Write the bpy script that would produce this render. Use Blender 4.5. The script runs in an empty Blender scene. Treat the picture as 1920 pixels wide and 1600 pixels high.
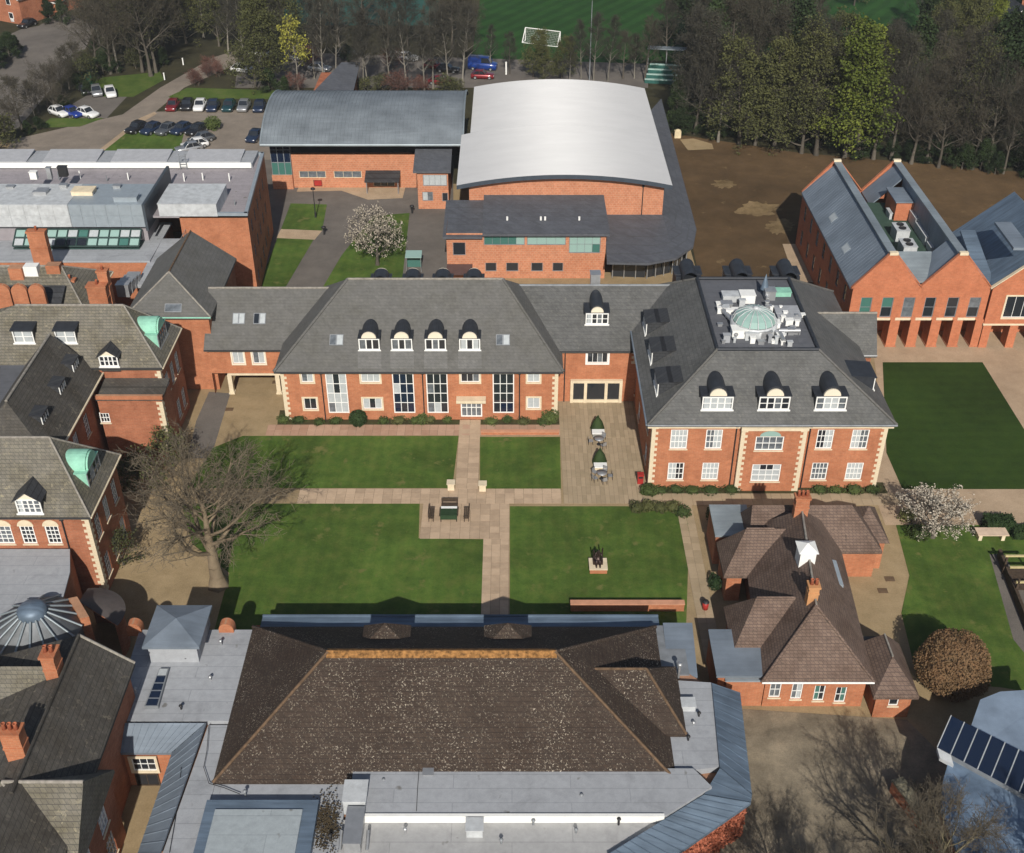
import bpy, math, random
from mathutils import Vector, Matrix
sc = bpy.context.scene
col = sc.collection
RND = random.Random(11)
rad = math.radians

# ---------------------------------------------------------------- camera, sky, sun, exposure
FPX, HC, PITCH = 2190.0, 66.0, rad(34.4)
CP, SP = math.cos(PITCH), math.sin(PITCH)
cd = bpy.data.cameras.new('camera')
cd.sensor_width = 36.0
cd.sensor_fit = 'HORIZONTAL'
cd.lens = 36.0 * FPX / 1920.0
cd.clip_start = 1.0
cd.clip_end = 3000.0
cam = bpy.data.objects.new('camera', cd)
col.objects.link(cam)
cam.location = (0, 0, HC)
cam.rotation_euler = (math.pi / 2 - PITCH, 0, 0)
sc.camera = cam

SUN_EL = rad(35.0)
SUN_AZ = rad(177.9)                      # where the sun stands: behind the camera, a touch to the right
sd = Vector((math.sin(SUN_AZ) * math.cos(SUN_EL), math.cos(SUN_AZ) * math.cos(SUN_EL), math.sin(SUN_EL)))
w = bpy.data.worlds.new('World')
sc.world = w
w.use_nodes = True
wn = w.node_tree
bg = wn.nodes['Background']
sky = wn.nodes.new('ShaderNodeTexSky')
sky.sky_type = 'NISHITA'
sky.sun_disc = False
sky.sun_elevation = SUN_EL
sky.sun_rotation = SUN_AZ
sky.air_density = 1.0
sky.dust_density = 1.5
wn.links.new(sky.outputs[0], bg.inputs[0])
bg.inputs[1].default_value = 0.07
sl = bpy.data.lights.new('sun', 'SUN')
sl.energy = 4.8
sl.angle = rad(0.55)
sl.color = (1.0, 0.95, 0.87)
so = bpy.data.objects.new('sun', sl)
col.objects.link(so)
so.rotation_euler = (-sd).to_track_quat('-Z', 'Y').to_euler()
so.location = (40, -60, 90)
sc.cycles.use_adaptive_sampling = True
sc.cycles.adaptive_threshold = 0.025
sc.cycles.max_bounces = 4
sc.cycles.diffuse_bounces = 2
sc.cycles.glossy_bounces = 2
sc.cycles.transmission_bounces = 1
sc.cycles.volume_bounces = 0
sc.view_settings.view_transform = 'Standard'
sc.view_settings.look = 'None'
sc.view_settings.exposure = -0.06
sc.view_settings.gamma = 1.0
sc.view_settings.use_curve_mapping = False

# ---------------------------------------------------------------- measuring helpers
def at(px, py, z=0.0):
    u = (px - 960) / FPX
    v = (py - 800) / FPX
    t = (z - HC) / (-SP - v * CP)
    return Vector((t * u, t * (CP - v * SP), z))

def zat(py, Y):
    v = (py - 800) / FPX
    return HC + Y / (CP - v * SP) * (-SP - v * CP)

def fx(px, Y, z):
    return (px - 960) * (Y * CP + (HC - z) * SP) / FPX

def on_slope(px, py, Y0, z0, tanp):
    """where the sight line meets the plane z = z0 + (Y - Y0) * tanp"""
    u = (px - 960) / FPX
    v = (py - 800) / FPX
    dy, dz = CP - v * SP, -SP - v * CP
    t = (z0 - HC - Y0 * tanp) / (dz - dy * tanp)
    return Vector((t * u, t * dy, HC + t * dz))

def rect(px0, px1, py0, py1, Y):
    """a window measured on the upright plane at Y: centre x, sill z, width, height"""
    z0, z1 = zat(py1, Y), zat(py0, Y)
    zm = (z0 + z1) / 2
    a, b = fx(px0, Y, zm), fx(px1, Y, zm)
    return ((a + b) / 2, z0, b - a, z1 - z0)

# ---------------------------------------------------------------- mesh builder and object helpers
class MB:
    def __init__(s):
        s.v, s.f, s.m, s.sm = [], [], [], []
    def add(s, vs, fs, mi=0, smooth=False):
        o = len(s.v)
        s.v.extend([tuple(p) for p in vs])
        for f in fs:
            s.f.append(tuple(i + o for i in f))
            s.m.append(mi)
            s.sm.append(smooth)
        return s
    def box(s, x0, x1, y0, y1, z0, z1, mi=0):
        return s.add([(x0, y0, z0), (x1, y0, z0), (x1, y1, z0), (x0, y1, z0), (x0, y0, z1), (x1, y0, z1), (x1, y1, z1), (x0, y1, z1)],
                     [(0, 3, 2, 1), (4, 5, 6, 7), (0, 1, 5, 4), (1, 2, 6, 5), (2, 3, 7, 6), (3, 0, 4, 7)], mi)
    def poly(s, pts, mi=0):
        return s.add(pts, [tuple(range(len(pts)))], mi)
    def prism(s, pts, z0, z1, mi=0, top=True, bottom=True):
        n = len(pts)
        if sum(pts[i][0] * pts[(i + 1) % n][1] - pts[(i + 1) % n][0] * pts[i][1] for i in range(n)) < 0:
            pts = pts[::-1]
        vs = [(p[0], p[1], z0) for p in pts] + [(p[0], p[1], z1) for p in pts]
        fs = [(i, (i + 1) % n, n + (i + 1) % n, n + i) for i in range(n)]
        if top: fs.append(tuple(range(n, 2 * n)))
        if bottom: fs.append(tuple(range(n - 1, -1, -1)))
        return s.add(vs, fs, mi)
    def slab(s, pts, th, mi=0):
        """a sheet through 3-D points with thickness th below"""
        n = len(pts)
        vs = [tuple(p) for p in pts] + [(p[0], p[1], p[2] - th) for p in pts]
        fs = [tuple(range(n)), tuple(range(2 * n - 1, n - 1, -1))] + [((i + 1) % n, i, n + i, n + (i + 1) % n) for i in range(n)]
        return s.add(vs, fs, mi)
    def tube(s, p, q, r0, r1=None, n=6, mi=0, caps=True, smooth=True):
        p, q = Vector(p), Vector(q)
        r1 = r0 if r1 is None else r1
        d = q - p
        if d.length < 1e-6: return s
        d.normalize()
        a = d.orthogonal().normalized()
        b = d.cross(a)
        vs = []
        for c, r in ((p, r0), (q, r1)):
            for i in range(n):
                t = 2 * math.pi * i / n
                vs.append(c + a * (r * math.cos(t)) + b * (r * math.sin(t)))
        fs = [(i, (i + 1) % n, n + (i + 1) % n, n + i) for i in range(n)]
        s.add(vs, fs, mi, smooth)
        if caps:
            s.add(vs[:n], [tuple(range(n - 1, -1, -1))], mi)
            s.add(vs[n:], [tuple(range(n))], mi)
        return s
    def lathe(s, prof, n=16, mi=0, cx=0, cy=0, a0=0, a1=2 * math.pi, smooth=True):
        full = abs(a1 - a0 - 2 * math.pi) < 1e-6
        k = n if full else n + 1
        vs = []
        for r, z in prof:
            for i in range(k):
                t = a0 + (a1 - a0) * i / n
                vs.append((cx + r * math.cos(t), cy + r * math.sin(t), z))
        fs = []
        for j in range(len(prof) - 1):
            for i in range(n):
                i2 = (i + 1) % k
                fs.append((j * k + i, j * k + i2, (j + 1) * k + i2, (j + 1) * k + i))
        return s.add(vs, fs, mi, smooth)
    def ball(s, c, rx, ry, rz, nu=10, nv=6, mi=0, jit=0, rnd=RND):
        vs = [(c[0], c[1], c[2] - rz)]
        for j in range(1, nv):
            ph = -math.pi / 2 + math.pi * j / nv
            for i in range(nu):
                t = 2 * math.pi * i / nu
                k = 1 + rnd.uniform(-jit, jit)
                vs.append((c[0] + rx * k * math.cos(ph) * math.cos(t), c[1] + ry * k * math.cos(ph) * math.sin(t), c[2] + rz * k * math.sin(ph)))
        vs.append((c[0], c[1], c[2] + rz))
        top = len(vs) - 1
        fs = [(0, 1 + (i + 1) % nu, 1 + i) for i in range(nu)]
        for j in range(nv - 2):
            for i in range(nu):
                a, b = 1 + j * nu + i, 1 + j * nu + (i + 1) % nu
                fs.append((a, b, b + nu, a + nu))
        o = 1 + (nv - 2) * nu
        fs += [(o + i, o + (i + 1) % nu, top) for i in range(nu)]
        return s.add(vs, fs, mi, True)
    def mesh(s, name, off=(0, 0, 0)):
        m = bpy.data.meshes.new(name)
        ox, oy, oz = off
        m.from_pydata([(x - ox, y - oy, z - oz) for x, y, z in s.v], [], s.f)
        m.polygons.foreach_set('material_index', s.m)
        m.polygons.foreach_set('use_smooth', s.sm)
        m.update()
        return m

WL = {}
def tag(o, label=None, cat=None, group=None, kind=None):
    if label: o['label'] = label
    if cat: o['category'] = cat
    if group: o['group'] = group
    if kind: o['kind'] = kind
    return o

def thing(name, label, cat, loc=(0, 0, 0), group=None, rotz=0.0):
    o = bpy.data.objects.new(name, None)
    o.empty_display_size = 0.3
    col.objects.link(o)
    o.location = loc
    o.rotation_euler = (0, 0, rotz)
    WL[o] = Vector(loc)
    return tag(o, label, cat, group)

def setmats(me, mats):
    for m in (mats if isinstance(mats, (list, tuple)) else [mats]):
        me.materials.append(m)

def part(mb, name, mats, parent=None, kind=None, local=False):
    """mesh given in world metres (or in the parent's own frame if local) linked under its parent"""
    off = WL[parent] if (parent is not None and not local) else (0, 0, 0)
    me = mb.mesh(name, off)
    setmats(me, mats)
    o = bpy.data.objects.new(name, me)
    col.objects.link(o)
    if parent is not None:
        o.parent = parent
        WL[o] = WL[parent]
    else:
        WL[o] = Vector((0, 0, 0))
    if kind: o['kind'] = kind
    return o

def inst(me, name, parent, loc, rotz=0.0, world=True, mat=None, scale=None):
    """an object that shares mesh data"""
    o = bpy.data.objects.new(name, me)
    col.objects.link(o)
    if parent is not None: o.parent = parent
    base = WL[parent] if (parent is not None and world) else Vector((0, 0, 0))
    o.location = Vector(loc) - base
    o.rotation_euler = (0, 0, rotz)
    if scale is not None: o.scale = scale
    WL[o] = Vector(loc)
    if mat is not None:
        o.material_slots[0].link = 'OBJECT'
        o.material_slots[0].material = mat
    return o

def single(mb, name, mats, label, cat, loc, group=None, kind=None):
    """a thing that is one mesh; mesh in world metres, origin moved to loc"""
    me = mb.mesh(name, loc)
    setmats(me, mats)
    o = bpy.data.objects.new(name, me)
    col.objects.link(o)
    o.location = loc
    WL[o] = Vector(loc)
    return tag(o, label, cat, group, kind)

# ---------------------------------------------------------------- materials
def newmat(name, rough=0.8, metal=0.0, spec=0.3):
    m = bpy.data.materials.new(name)
    m.use_nodes = True
    nt = m.node_tree
    b = nt.nodes['Principled BSDF']
    b.inputs['Roughness'].default_value = rough
    b.inputs['Metallic'].default_value = metal
    b.inputs['Specular IOR Level'].default_value = spec
    return m, nt, b

def N(nt, t, **kw):
    n = nt.nodes.new(t)
    for k, v in kw.items(): setattr(n, k, v)
    return n

def coords(nt, scale=(1, 1, 1), kind='Object'):
    tc = N(nt, 'ShaderNodeTexCoord')
    mp = N(nt, 'ShaderNodeMapping')
    mp.inputs['Scale'].default_value = scale
    nt.links.new(tc.outputs[kind], mp.inputs['Vector'])
    return mp.outputs[0]

def worldpos(nt, scale=(1, 1, 1), rotz=0.0):
    g = N(nt, 'ShaderNodeNewGeometry')
    mp = N(nt, 'ShaderNodeMapping')
    mp.inputs['Scale'].default_value = scale
    mp.inputs['Rotation'].default_value = (0, 0, rotz)
    nt.links.new(g.outputs['Position'], mp.inputs['Vector'])
    return mp.outputs[0]

def noise(nt, vec, scale, detail=4, rough=0.6, dist=0.0):
    n = N(nt, 'ShaderNodeTexNoise')
    n.inputs['Scale'].default_value = scale
    n.inputs['Detail'].default_value = detail
    n.inputs['Roughness'].default_value = rough
    n.inputs['Distortion'].default_value = dist
    nt.links.new(vec, n.inputs['Vector'])
    return n.outputs['Fac']

def ramp(nt, fac, stops):
    r = N(nt, 'ShaderNodeValToRGB')
    e = r.color_ramp.elements
    while len(e) < len(stops): e.new(0.5)
    for i, (p, c) in enumerate(stops):
        e[i].position = p
        e[i].color = (c[0], c[1], c[2], 1) if isinstance(c, (tuple, list)) else (c, c, c, 1)
    nt.links.new(fac, r.inputs[0])
    return r.outputs[0]

def mixc(nt, fac, a, b, blend='MIX'):
    m = N(nt, 'ShaderNodeMix', data_type='RGBA', blend_type=blend)
    for sock, val in ((m.inputs[0], fac), (m.inputs[6], a), (m.inputs[7], b)):
        if isinstance(val, (int, float)): sock.default_value = val
        elif isinstance(val, (tuple, list)): sock.default_value = (val[0], val[1], val[2], 1)
        else: nt.links.new(val, sock)
    return m.outputs[2]

def math_n(nt, op, a, b=0.0):
    m = N(nt, 'ShaderNodeMath', operation=op)
    for i, val in enumerate((a, b)):
        if isinstance(val, (int, float)): m.inputs[i].default_value = val
        else: nt.links.new(val, m.inputs[i])
    return m.outputs[0]

def bump(nt, b, height, strength=0.3, dist=0.05):
    n = N(nt, 'ShaderNodeBump')
    n.inputs['Strength'].default_value = strength
    n.inputs['Distance'].default_value = dist
    nt.links.new(height, n.inputs['Height'])
    nt.links.new(n.outputs[0], b.inputs['Normal'])

def flat(name, c, rough=0.7, metal=0.0, spec=0.3, var=0.15, scale=1.5, bumpy=0.0):
    """plain paint, stone or metal with a slight mottle"""
    m, nt, b = newmat(name, rough, metal, spec)
    v = coords(nt)
    f = noise(nt, v, scale, 5)
    lo = tuple(x * (1 - var) for x in c)
    hi = tuple(min(1, x * (1 + var)) for x in c)
    nt.links.new(ramp(nt, f, [(0.3, lo), (0.7, hi)]), b.inputs['Base Color'])
    if bumpy: bump(nt, b, noise(nt, v, scale * 6, 4), bumpy, 0.05)
    return m

def membrane(name, c, seam=1.1):
    """flat roofing felt: welded seams, ponding stains, streaks of dirt"""
    m, nt, b = newmat(name, 0.85, 0.0, 0.3)
    v = worldpos(nt)
    f = noise(nt, v, 0.35, 6, 0.65, 0.8)
    col_ = ramp(nt, f, [(0.30, tuple(x * 0.80 for x in c)), (0.46, c), (0.60, tuple(x * 1.06 for x in c)), (0.72, tuple(x * 0.88 for x in c))])
    br = N(nt, 'ShaderNodeTexBrick')
    br.inputs['Scale'].default_value = 1.0
    br.inputs['Brick Width'].default_value = 7.5
    br.inputs['Row Height'].default_value = seam
    br.inputs['Mortar Size'].default_value = 0.03
    br.inputs['Color1'].default_value = (1, 1, 1, 1)
    br.inputs['Color2'].default_value = (0.93, 0.93, 0.93, 1)
    br.inputs['Mortar'].default_value = (0.78, 0.78, 0.78, 1)
    nt.links.new(v, br.inputs['Vector'])
    col_ = mixc(nt, 1.0, col_, br.outputs['Color'], 'MULTIPLY')
    g = noise(nt, v, 2.2, 6, 0.75)
    col_ = mixc(nt, 1.0, col_, ramp(nt, g, [(0.3, 0.86), (0.7, 1.06)]), 'MULTIPLY')
    sp = noise(nt, v, 1.1, 2, 0.5)
    col_ = mixc(nt, ramp(nt, sp, [(0.70, 0.0), (0.78, 0.7)]), col_, (0.10, 0.09, 0.07))
    nt.links.new(col_, b.inputs['Base Color'])
    bump(nt, b, g, 0.15, 0.03)
    return m

def wallvec(nt):
    """u along the wall, v up"""
    tc = N(nt, 'ShaderNodeTexCoord')
    sx = N(nt, 'ShaderNodeSeparateXYZ')
    nt.links.new(tc.outputs['Object'], sx.inputs[0])
    u = math_n(nt, 'ADD', sx.outputs[0], sx.outputs[1])
    cb = N(nt, 'ShaderNodeCombineXYZ')
    nt.links.new(u, cb.inputs[0])
    nt.links.new(sx.outputs[2], cb.inputs[1])
    return cb.outputs[0], tc.outputs['Object']

def courses(name, c1, c2, mortar, bw, rh, ms, rough=0.85, stain=(0.6, 0.55, 0.5), stain_amt=0.5, spots=None, bstr=0.4, spotscale=6.0, stain_scale=0.35):
    """bricks, slates or tiles: courses run level, each piece its own shade, with weathering over it"""
    m, nt, b = newmat(name, rough, 0.0, 0.25)
    v, obj = wallvec(nt)
    br = N(nt, 'ShaderNodeTexBrick')
    br.inputs['Scale'].default_value = 1.0
    br.inputs['Brick Width'].default_value = bw
    br.inputs['Row Height'].default_value = rh
    br.inputs['Mortar Size'].default_value = ms
    br.inputs['Mortar Smooth'].default_value = 0.3
    br.inputs['Bias'].default_value = 0.0
    br.inputs['Color1'].default_value = (*c1, 1)
    br.inputs['Color2'].default_value = (*c2, 1)
    br.inputs['Mortar'].default_value = (*mortar, 1)
    nt.links.new(v, br.inputs['Vector'])
    st = noise(nt, obj, stain_scale, 6, 0.65)
    c = mixc(nt, math_n(nt, 'MULTIPLY', ramp(nt, st, [(0.42, 0.0), (0.68, 1.0)]), stain_amt), br.outputs['Color'], stain, 'MULTIPLY')
    mid_ = noise(nt, obj, 1.1, 5, 0.7, 0.5)
    c = mixc(nt, 1.0, c, ramp(nt, mid_, [(0.3, 0.86), (0.5, 1.0), (0.72, 1.10)]), 'MULTIPLY')
    fine = noise(nt, obj, 3.2, 5, 0.7)
    c = mixc(nt, 1.0, c, ramp(nt, fine, [(0.25, 0.84), (0.75, 1.14)]), 'MULTIPLY')
    if spots:
        sp = noise(nt, obj, spotscale, 3, 0.75)
        big = noise(nt, obj, 0.25, 3, 0.6)
        big2 = noise(nt, obj, 0.9, 4, 0.7)
        f = math_n(nt, 'MULTIPLY', math_n(nt, 'MULTIPLY', ramp(nt, sp, [(0.575, 0.0), (0.66, 1.0)]), ramp(nt, big, [(0.35, 0.15), (0.62, 1.0)])), ramp(nt, big2, [(0.36, 0.25), (0.58, 1.0)]))
        c = mixc(nt, f, c, spots)
    nt.links.new(c, b.inputs['Base Color'])
    bump(nt, b, br.outputs['Fac'], -bstr, 0.03)
    return m

def metal_sheet(name, c, rough=0.45, metal=0.6, streak=0.25, axis=(0.25, 3.0, 0.25)):
    m, nt, b = newmat(name, rough, metal, 0.5)
    v = coords(nt, axis)
    f = noise(nt, v, 1.0, 5, 0.6)
    v2 = coords(nt)
    g = noise(nt, v2, 0.3, 5, 0.6)
    c0 = ramp(nt, f, [(0.3, tuple(x * (1 - streak) for x in c)), (0.7, tuple(min(1, x * (1 + streak)) for x in c))])
    nt.links.new(mixc(nt, 1.0, c0, ramp(nt, g, [(0.3, 0.75), (0.7, 1.15)]), 'MULTIPLY'), b.inputs['Base Color'])
    nt.links.new(ramp(nt, g, [(0.2, rough * 0.8), (0.8, min(1, rough * 1.3))]), b.inputs['Roughness'])
    return m

def ground(name, stops, scale, rough=0.95, scale2=0.08, amt2=0.35, bstr=0.3, stripes=None, speck=None):
    """soil, turf, tarmac, gravel: three sizes of mottling"""
    m, nt, b = newmat(name, rough, 0.0, 0.15)
    v = worldpos(nt)
    f = noise(nt, v, scale, 8, 0.7)
    c = ramp(nt, f, stops)
    g = noise(nt, v, scale2, 5, 0.6, 0.6)
    c = mixc(nt, amt2, c, ramp(nt, g, [(0.3, 0.55), (0.7, 1.3)]), 'MULTIPLY')
    h = noise(nt, v, 9.0, 3, 0.7)
    c = mixc(nt, 0.6, c, ramp(nt, h, [(0.25, 0.7), (0.75, 1.25)]), 'MULTIPLY')
    if stripes:
        sv = worldpos(nt, (1, 1, 1), stripes[0])
        wv = N(nt, 'ShaderNodeTexWave', wave_type='BANDS', bands_direction='X')
        wv.inputs['Scale'].default_value = stripes[1]
        wv.inputs['Distortion'].default_value = 1.2
        wv.inputs['Detail'].default_value = 2.0
        nt.links.new(sv, wv.inputs['Vector'])
        c = mixc(nt, stripes[2], c, ramp(nt, wv.outputs['Fac'], [(0.3, 0.75), (0.7, 1.25)]), 'MULTIPLY')
    if speck:
        sp = noise(nt, v, speck[1], 5, 0.65)
        c = mixc(nt, ramp(nt, sp, [(speck[2], 0.0), (speck[2] + 0.08, 1.0)]), c, speck[0])
    nt.links.new(c, b.inputs['Base Color'])
    bump(nt, b, h, bstr, 0.06)
    return m

def varied(name, c1, c2, rough=0.8, trans=0.0, spec=0.2):
    """each object, and each patch of it, in a shade of its own: leaves, twigs, slabs"""
    m, nt, b = newmat(name, rough, 0.0, spec)
    oi = N(nt, 'ShaderNodeObjectInfo')
    v = worldpos(nt)
    f = noise(nt, v, 1.3, 4, 0.7)
    s = math_n(nt, 'ADD', math_n(nt, 'MULTIPLY', f, 0.75), math_n(nt, 'MULTIPLY', oi.outputs['Random'], 0.4))
    nt.links.new(ramp(nt, s, [(0.3, c1), (0.8, c2)]), b.inputs['Base Color'])
    return m

def glass(name, c, rough=0.08):
    m, nt, b = newmat(name, rough, 0.0, 0.8)
    b.inputs['Base Color'].default_value = (*c, 1)
    return m

BRICK = courses('orange_brick', (0.475, 0.183, 0.09), (0.425, 0.152, 0.074), (0.43, 0.235, 0.14), 0.45, 0.15, 0.014, stain=(0.66, 0.6, 0.57), stain_amt=0.7)
BRICK_NEW = courses('new_orange_brick', (0.50, 0.172, 0.084), (0.455, 0.145, 0.07), (0.43, 0.21, 0.125), 0.45, 0.15, 0.014, stain=(0.76, 0.7, 0.66), stain_amt=0.5)
BRICK_PALE = courses('pale_banded_brick', (0.52, 0.222, 0.122), (0.465, 0.182, 0.098), (0.5, 0.3, 0.2), 0.45, 0.3, 0.02, stain=(0.8, 0.74, 0.7), stain_amt=0.45)
BRICK_OLD = courses('old_red_brick', (0.43, 0.155, 0.08), (0.36, 0.12, 0.062), (0.37, 0.2, 0.125), 0.45, 0.15, 0.02, stain=(0.5, 0.45, 0.42), stain_amt=0.6)
SLATE = courses('grey_slate', (0.135, 0.132, 0.124), (0.118, 0.116, 0.11), (0.098, 0.096, 0.092), 0.4, 0.22, 0.014, stain=(0.78, 0.77, 0.7), stain_amt=0.6, bstr=0.15, rough=0.7)
SLATE_MOT = courses('mottled_slate', (0.130, 0.130, 0.125), (0.104, 0.105, 0.103), (0.082, 0.082, 0.082), 0.35, 0.22, 0.014, bstr=0.15, stain=(0.7, 0.7, 0.68), stain_amt=0.7, rough=0.7, spots=(0.165, 0.16, 0.14), spotscale=3.0)
SLATE_DARK = courses('dark_slate', (0.055, 0.058, 0.062), (0.04, 0.042, 0.047), (0.02, 0.02, 0.022), 0.5, 0.3, 0.02, stain_amt=0.4, rough=0.6)
SLATE_LICH = courses('lichened_slate', (0.19, 0.175, 0.14), (0.15, 0.138, 0.115), (0.09, 0.085, 0.075), 0.35, 0.22, 0.02, stain=(0.65, 0.62, 0.5), stain_amt=0.8, spots=(0.30, 0.265, 0.18), spotscale=2.6)
SLATE_BROWN = courses('brown_grey_slate', (0.095, 0.088, 0.077), (0.077, 0.071, 0.063), (0.055, 0.051, 0.046), 0.35, 0.22, 0.02, stain=(0.6, 0.55, 0.48), stain_amt=0.8, spots=(0.17, 0.15, 0.115), spotscale=2.4)
TILE = courses('lichen_spotted_brown_tile', (0.060, 0.042, 0.031), (0.046, 0.033, 0.025), (0.030, 0.022, 0.018), 0.3, 0.2, 0.016, stain=(0.72, 0.66, 0.64), stain_amt=0.8, spots=(0.52, 0.46, 0.37), spotscale=8.0)
TILE_PINK = courses('pinkish_brown_tile', (0.19, 0.134, 0.104), (0.15, 0.104, 0.082), (0.085, 0.06, 0.05), 0.3, 0.2, 0.02, stain=(0.55, 0.5, 0.46), stain_amt=0.75, spots=(0.075, 0.055, 0.045), spotscale=1.7)
TILE_RIDGE = flat('orange_lichen_ridge_tile', (0.25, 0.125, 0.042), 0.95, var=0.75, scale=4.0, bumpy=0.6)
RIDGE = flat('pale_ridge_tile', (0.25, 0.23, 0.2), 0.9, var=0.3, scale=3.0)
HIPTILE = flat('rusty_hip_tile', (0.125, 0.08, 0.048), 0.9, var=0.4, scale=3.0)
STONE = flat('cream_stone', (0.66, 0.56, 0.40), 0.8, var=0.12)
WHITE = flat('white_paint', (0.80, 0.80, 0.77), 0.5, var=0.05)
CREAM = flat('cream_paint', (0.74, 0.66, 0.52), 0.6, var=0.06)
LEAD = flat('dark_lead', (0.03, 0.034, 0.042), 0.55, 0.1, 0.4, var=0.25)
LEADGREY = flat('grey_lead', (0.22, 0.235, 0.25), 0.6, 0.2, 0.4, var=0.2)
ZINC = metal_sheet('blue_grey_zinc', (0.205, 0.245, 0.292), 0.55, 0.25, 0.10)
ZINCPALE = metal_sheet('pale_zinc', (0.30, 0.345, 0.37), 0.5, 0.4, 0.10)
ZINCDEEP = metal_sheet('weathered_blue_zinc', (0.14, 0.19, 0.25), 0.5, 0.3, 0.25)
COPPER = flat('green_copper', (0.27, 0.55, 0.42), 0.7, 0.1, 0.3, var=0.15)
MEMB = membrane('pale_grey_roof_membrane', (0.345, 0.36, 0.382))
MEMBPINK = membrane('lavender_roof_membrane', (0.31, 0.285, 0.30))
MEMBDARK = membrane('dark_roof_membrane', (0.115, 0.12, 0.135))
STEEL = flat('galvanised_steel', (0.42, 0.43, 0.44), 0.45, 0.6, 0.5, var=0.12)
WHITEBOX = flat('pale_metal_casing', (0.50, 0.52, 0.53), 0.5, 0.1, 0.4, var=0.18)
PANELBLUE = flat('blue_grey_cladding_panel', (0.30, 0.345, 0.38), 0.5, 0.2, 0.4, var=0.1)
DARK = flat('dark_interior', (0.02, 0.02, 0.022), 0.9, var=0.2)
BLACK = flat('black_paint', (0.025, 0.025, 0.027), 0.5, var=0.1)
WOOD = flat('weathered_dark_wood', (0.065, 0.045, 0.03), 0.8, var=0.3, scale=4)
WOODPALE = flat('pale_timber', (0.5, 0.42, 0.22), 0.7, var=0.15, scale=4)
GLASS = glass('dark_glass', (0.02, 0.024, 0.03))
GLASSBLUE = glass('blue_tinted_glass', (0.010, 0.018, 0.040))
GLASSGREEN = glass('green_tinted_glass', (0.06, 0.16, 0.135), 0.12)
GLASSTEAL = glass('teal_pale_glass', (0.28, 0.42, 0.38), 0.15)
BLIND = flat('window_with_pale_blind', (0.42, 0.45, 0.46), 0.25, 0.0, 0.6, var=0.1, scale=3)
GLASSMID = flat('grey_glass', (0.12, 0.135, 0.15), 0.12, 0.0, 0.8, var=0.4, scale=2)
REDPAINT = flat('red_paint', (0.35, 0.03, 0.025), 0.45, var=0.1)
POT = flat('terracotta', (0.38, 0.12, 0.06), 0.85, var=0.2)
BRONZE = flat('dark_bronze', (0.05, 0.032, 0.028), 0.4, 0.6, 0.5, var=0.3, scale=5)

GRASS = ground('lawn_grass', [(0.3, (0.050, 0.096, 0.017)), (0.5, (0.074, 0.124, 0.022)), (0.70, (0.110, 0.142, 0.032))], 0.7, stripes=(0.02, 0.28, 0.14), amt2=0.85, scale2=0.13, speck=((0.14, 0.145, 0.045), 0.45, 0.60))
GRASSSHADE = ground('shade_toned_lawn_grass', [(0.3, (0.021, 0.045, 0.008)), (0.7, (0.034, 0.062, 0.010))], 0.7, stripes=(1.57, 0.22, 0.16), amt2=0.6)  # turf colour darkened to hold the shade over the right lawn
GRASSROUGH = ground('rough_grass', [(0.3, (0.045, 0.085, 0.018)), (0.55, (0.085, 0.125, 0.025)), (0.75, (0.13, 0.135, 0.05))], 0.35)
PITCHGRASS = ground('sports_pitch_grass', [(0.3, (0.014, 0.052, 0.011)), (0.7, (0.026, 0.078, 0.016))], 0.2, stripes=(0.55, 0.1, 0.5))
PITCHTEAL = ground('teal_sports_surface', [(0.3, (0.02, 0.075, 0.065)), (0.7, (0.03, 0.095, 0.08))], 0.2)
PAVE = ground('buff_paving', [(0.3, (0.36, 0.265, 0.175)), (0.7, (0.48, 0.36, 0.245))], 0.5, rough=0.9, bstr=0.1)
GRAVEL = ground('tan_gravel', [(0.3, (0.27, 0.20, 0.11)), (0.7, (0.38, 0.285, 0.165))], 0.6)
TARMAC = ground('worn_tarmac', [(0.3, (0.125, 0.112, 0.10)), (0.7, (0.185, 0.165, 0.145))], 0.3)
TARMACWARM = ground('warm_grey_drive', [(0.3, (0.195, 0.165, 0.135)), (0.7, (0.285, 0.24, 0.195))], 0.3)
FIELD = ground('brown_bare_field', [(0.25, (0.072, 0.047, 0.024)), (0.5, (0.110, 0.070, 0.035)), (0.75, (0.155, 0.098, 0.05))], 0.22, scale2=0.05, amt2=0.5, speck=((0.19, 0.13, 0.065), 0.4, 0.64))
SOIL = ground('woodland_floor', [(0.3, (0.03, 0.028, 0.016)), (0.6, (0.055, 0.05, 0.026)), (0.8, (0.06, 0.075, 0.025))], 0.3)
SOILBED = ground('planting_bed_soil', [(0.3, (0.05, 0.04, 0.022)), (0.7, (0.075, 0.08, 0.03))], 0.8)
SLAB = varied('paving_slab', (0.36, 0.265, 0.18), (0.52, 0.385, 0.265), 0.9)
SLABTAN = varied('tan_yard_slab', (0.30, 0.235, 0.15), (0.40, 0.31, 0.205), 0.9)
ZINCBARREL = metal_sheet('grey_barrel_roof_sheet', (0.185, 0.212, 0.235), 0.6, 0.15, 0.10)
YARDGREY = ground('mottled_brown_yard', [(0.25, (0.13, 0.108, 0.078)), (0.5, (0.23, 0.193, 0.138)), (0.75, (0.36, 0.295, 0.205))], 0.45, amt2=0.7, scale2=0.2)  # grey-brown yard tone with strong random mottling
JOINT = ground('mortar_joint', [(0.3, (0.17, 0.13, 0.09)), (0.7, (0.22, 0.165, 0.11))], 0.8)
# ---------------------------------------------------------------- building components
MESHES = {}
def cached(key, make, mats):
    if key not in MESHES:
        me = make().mesh(str(key[0]))
        setmats(me, mats)
        MESHES[key] = me
    return MESHES[key]

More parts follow.
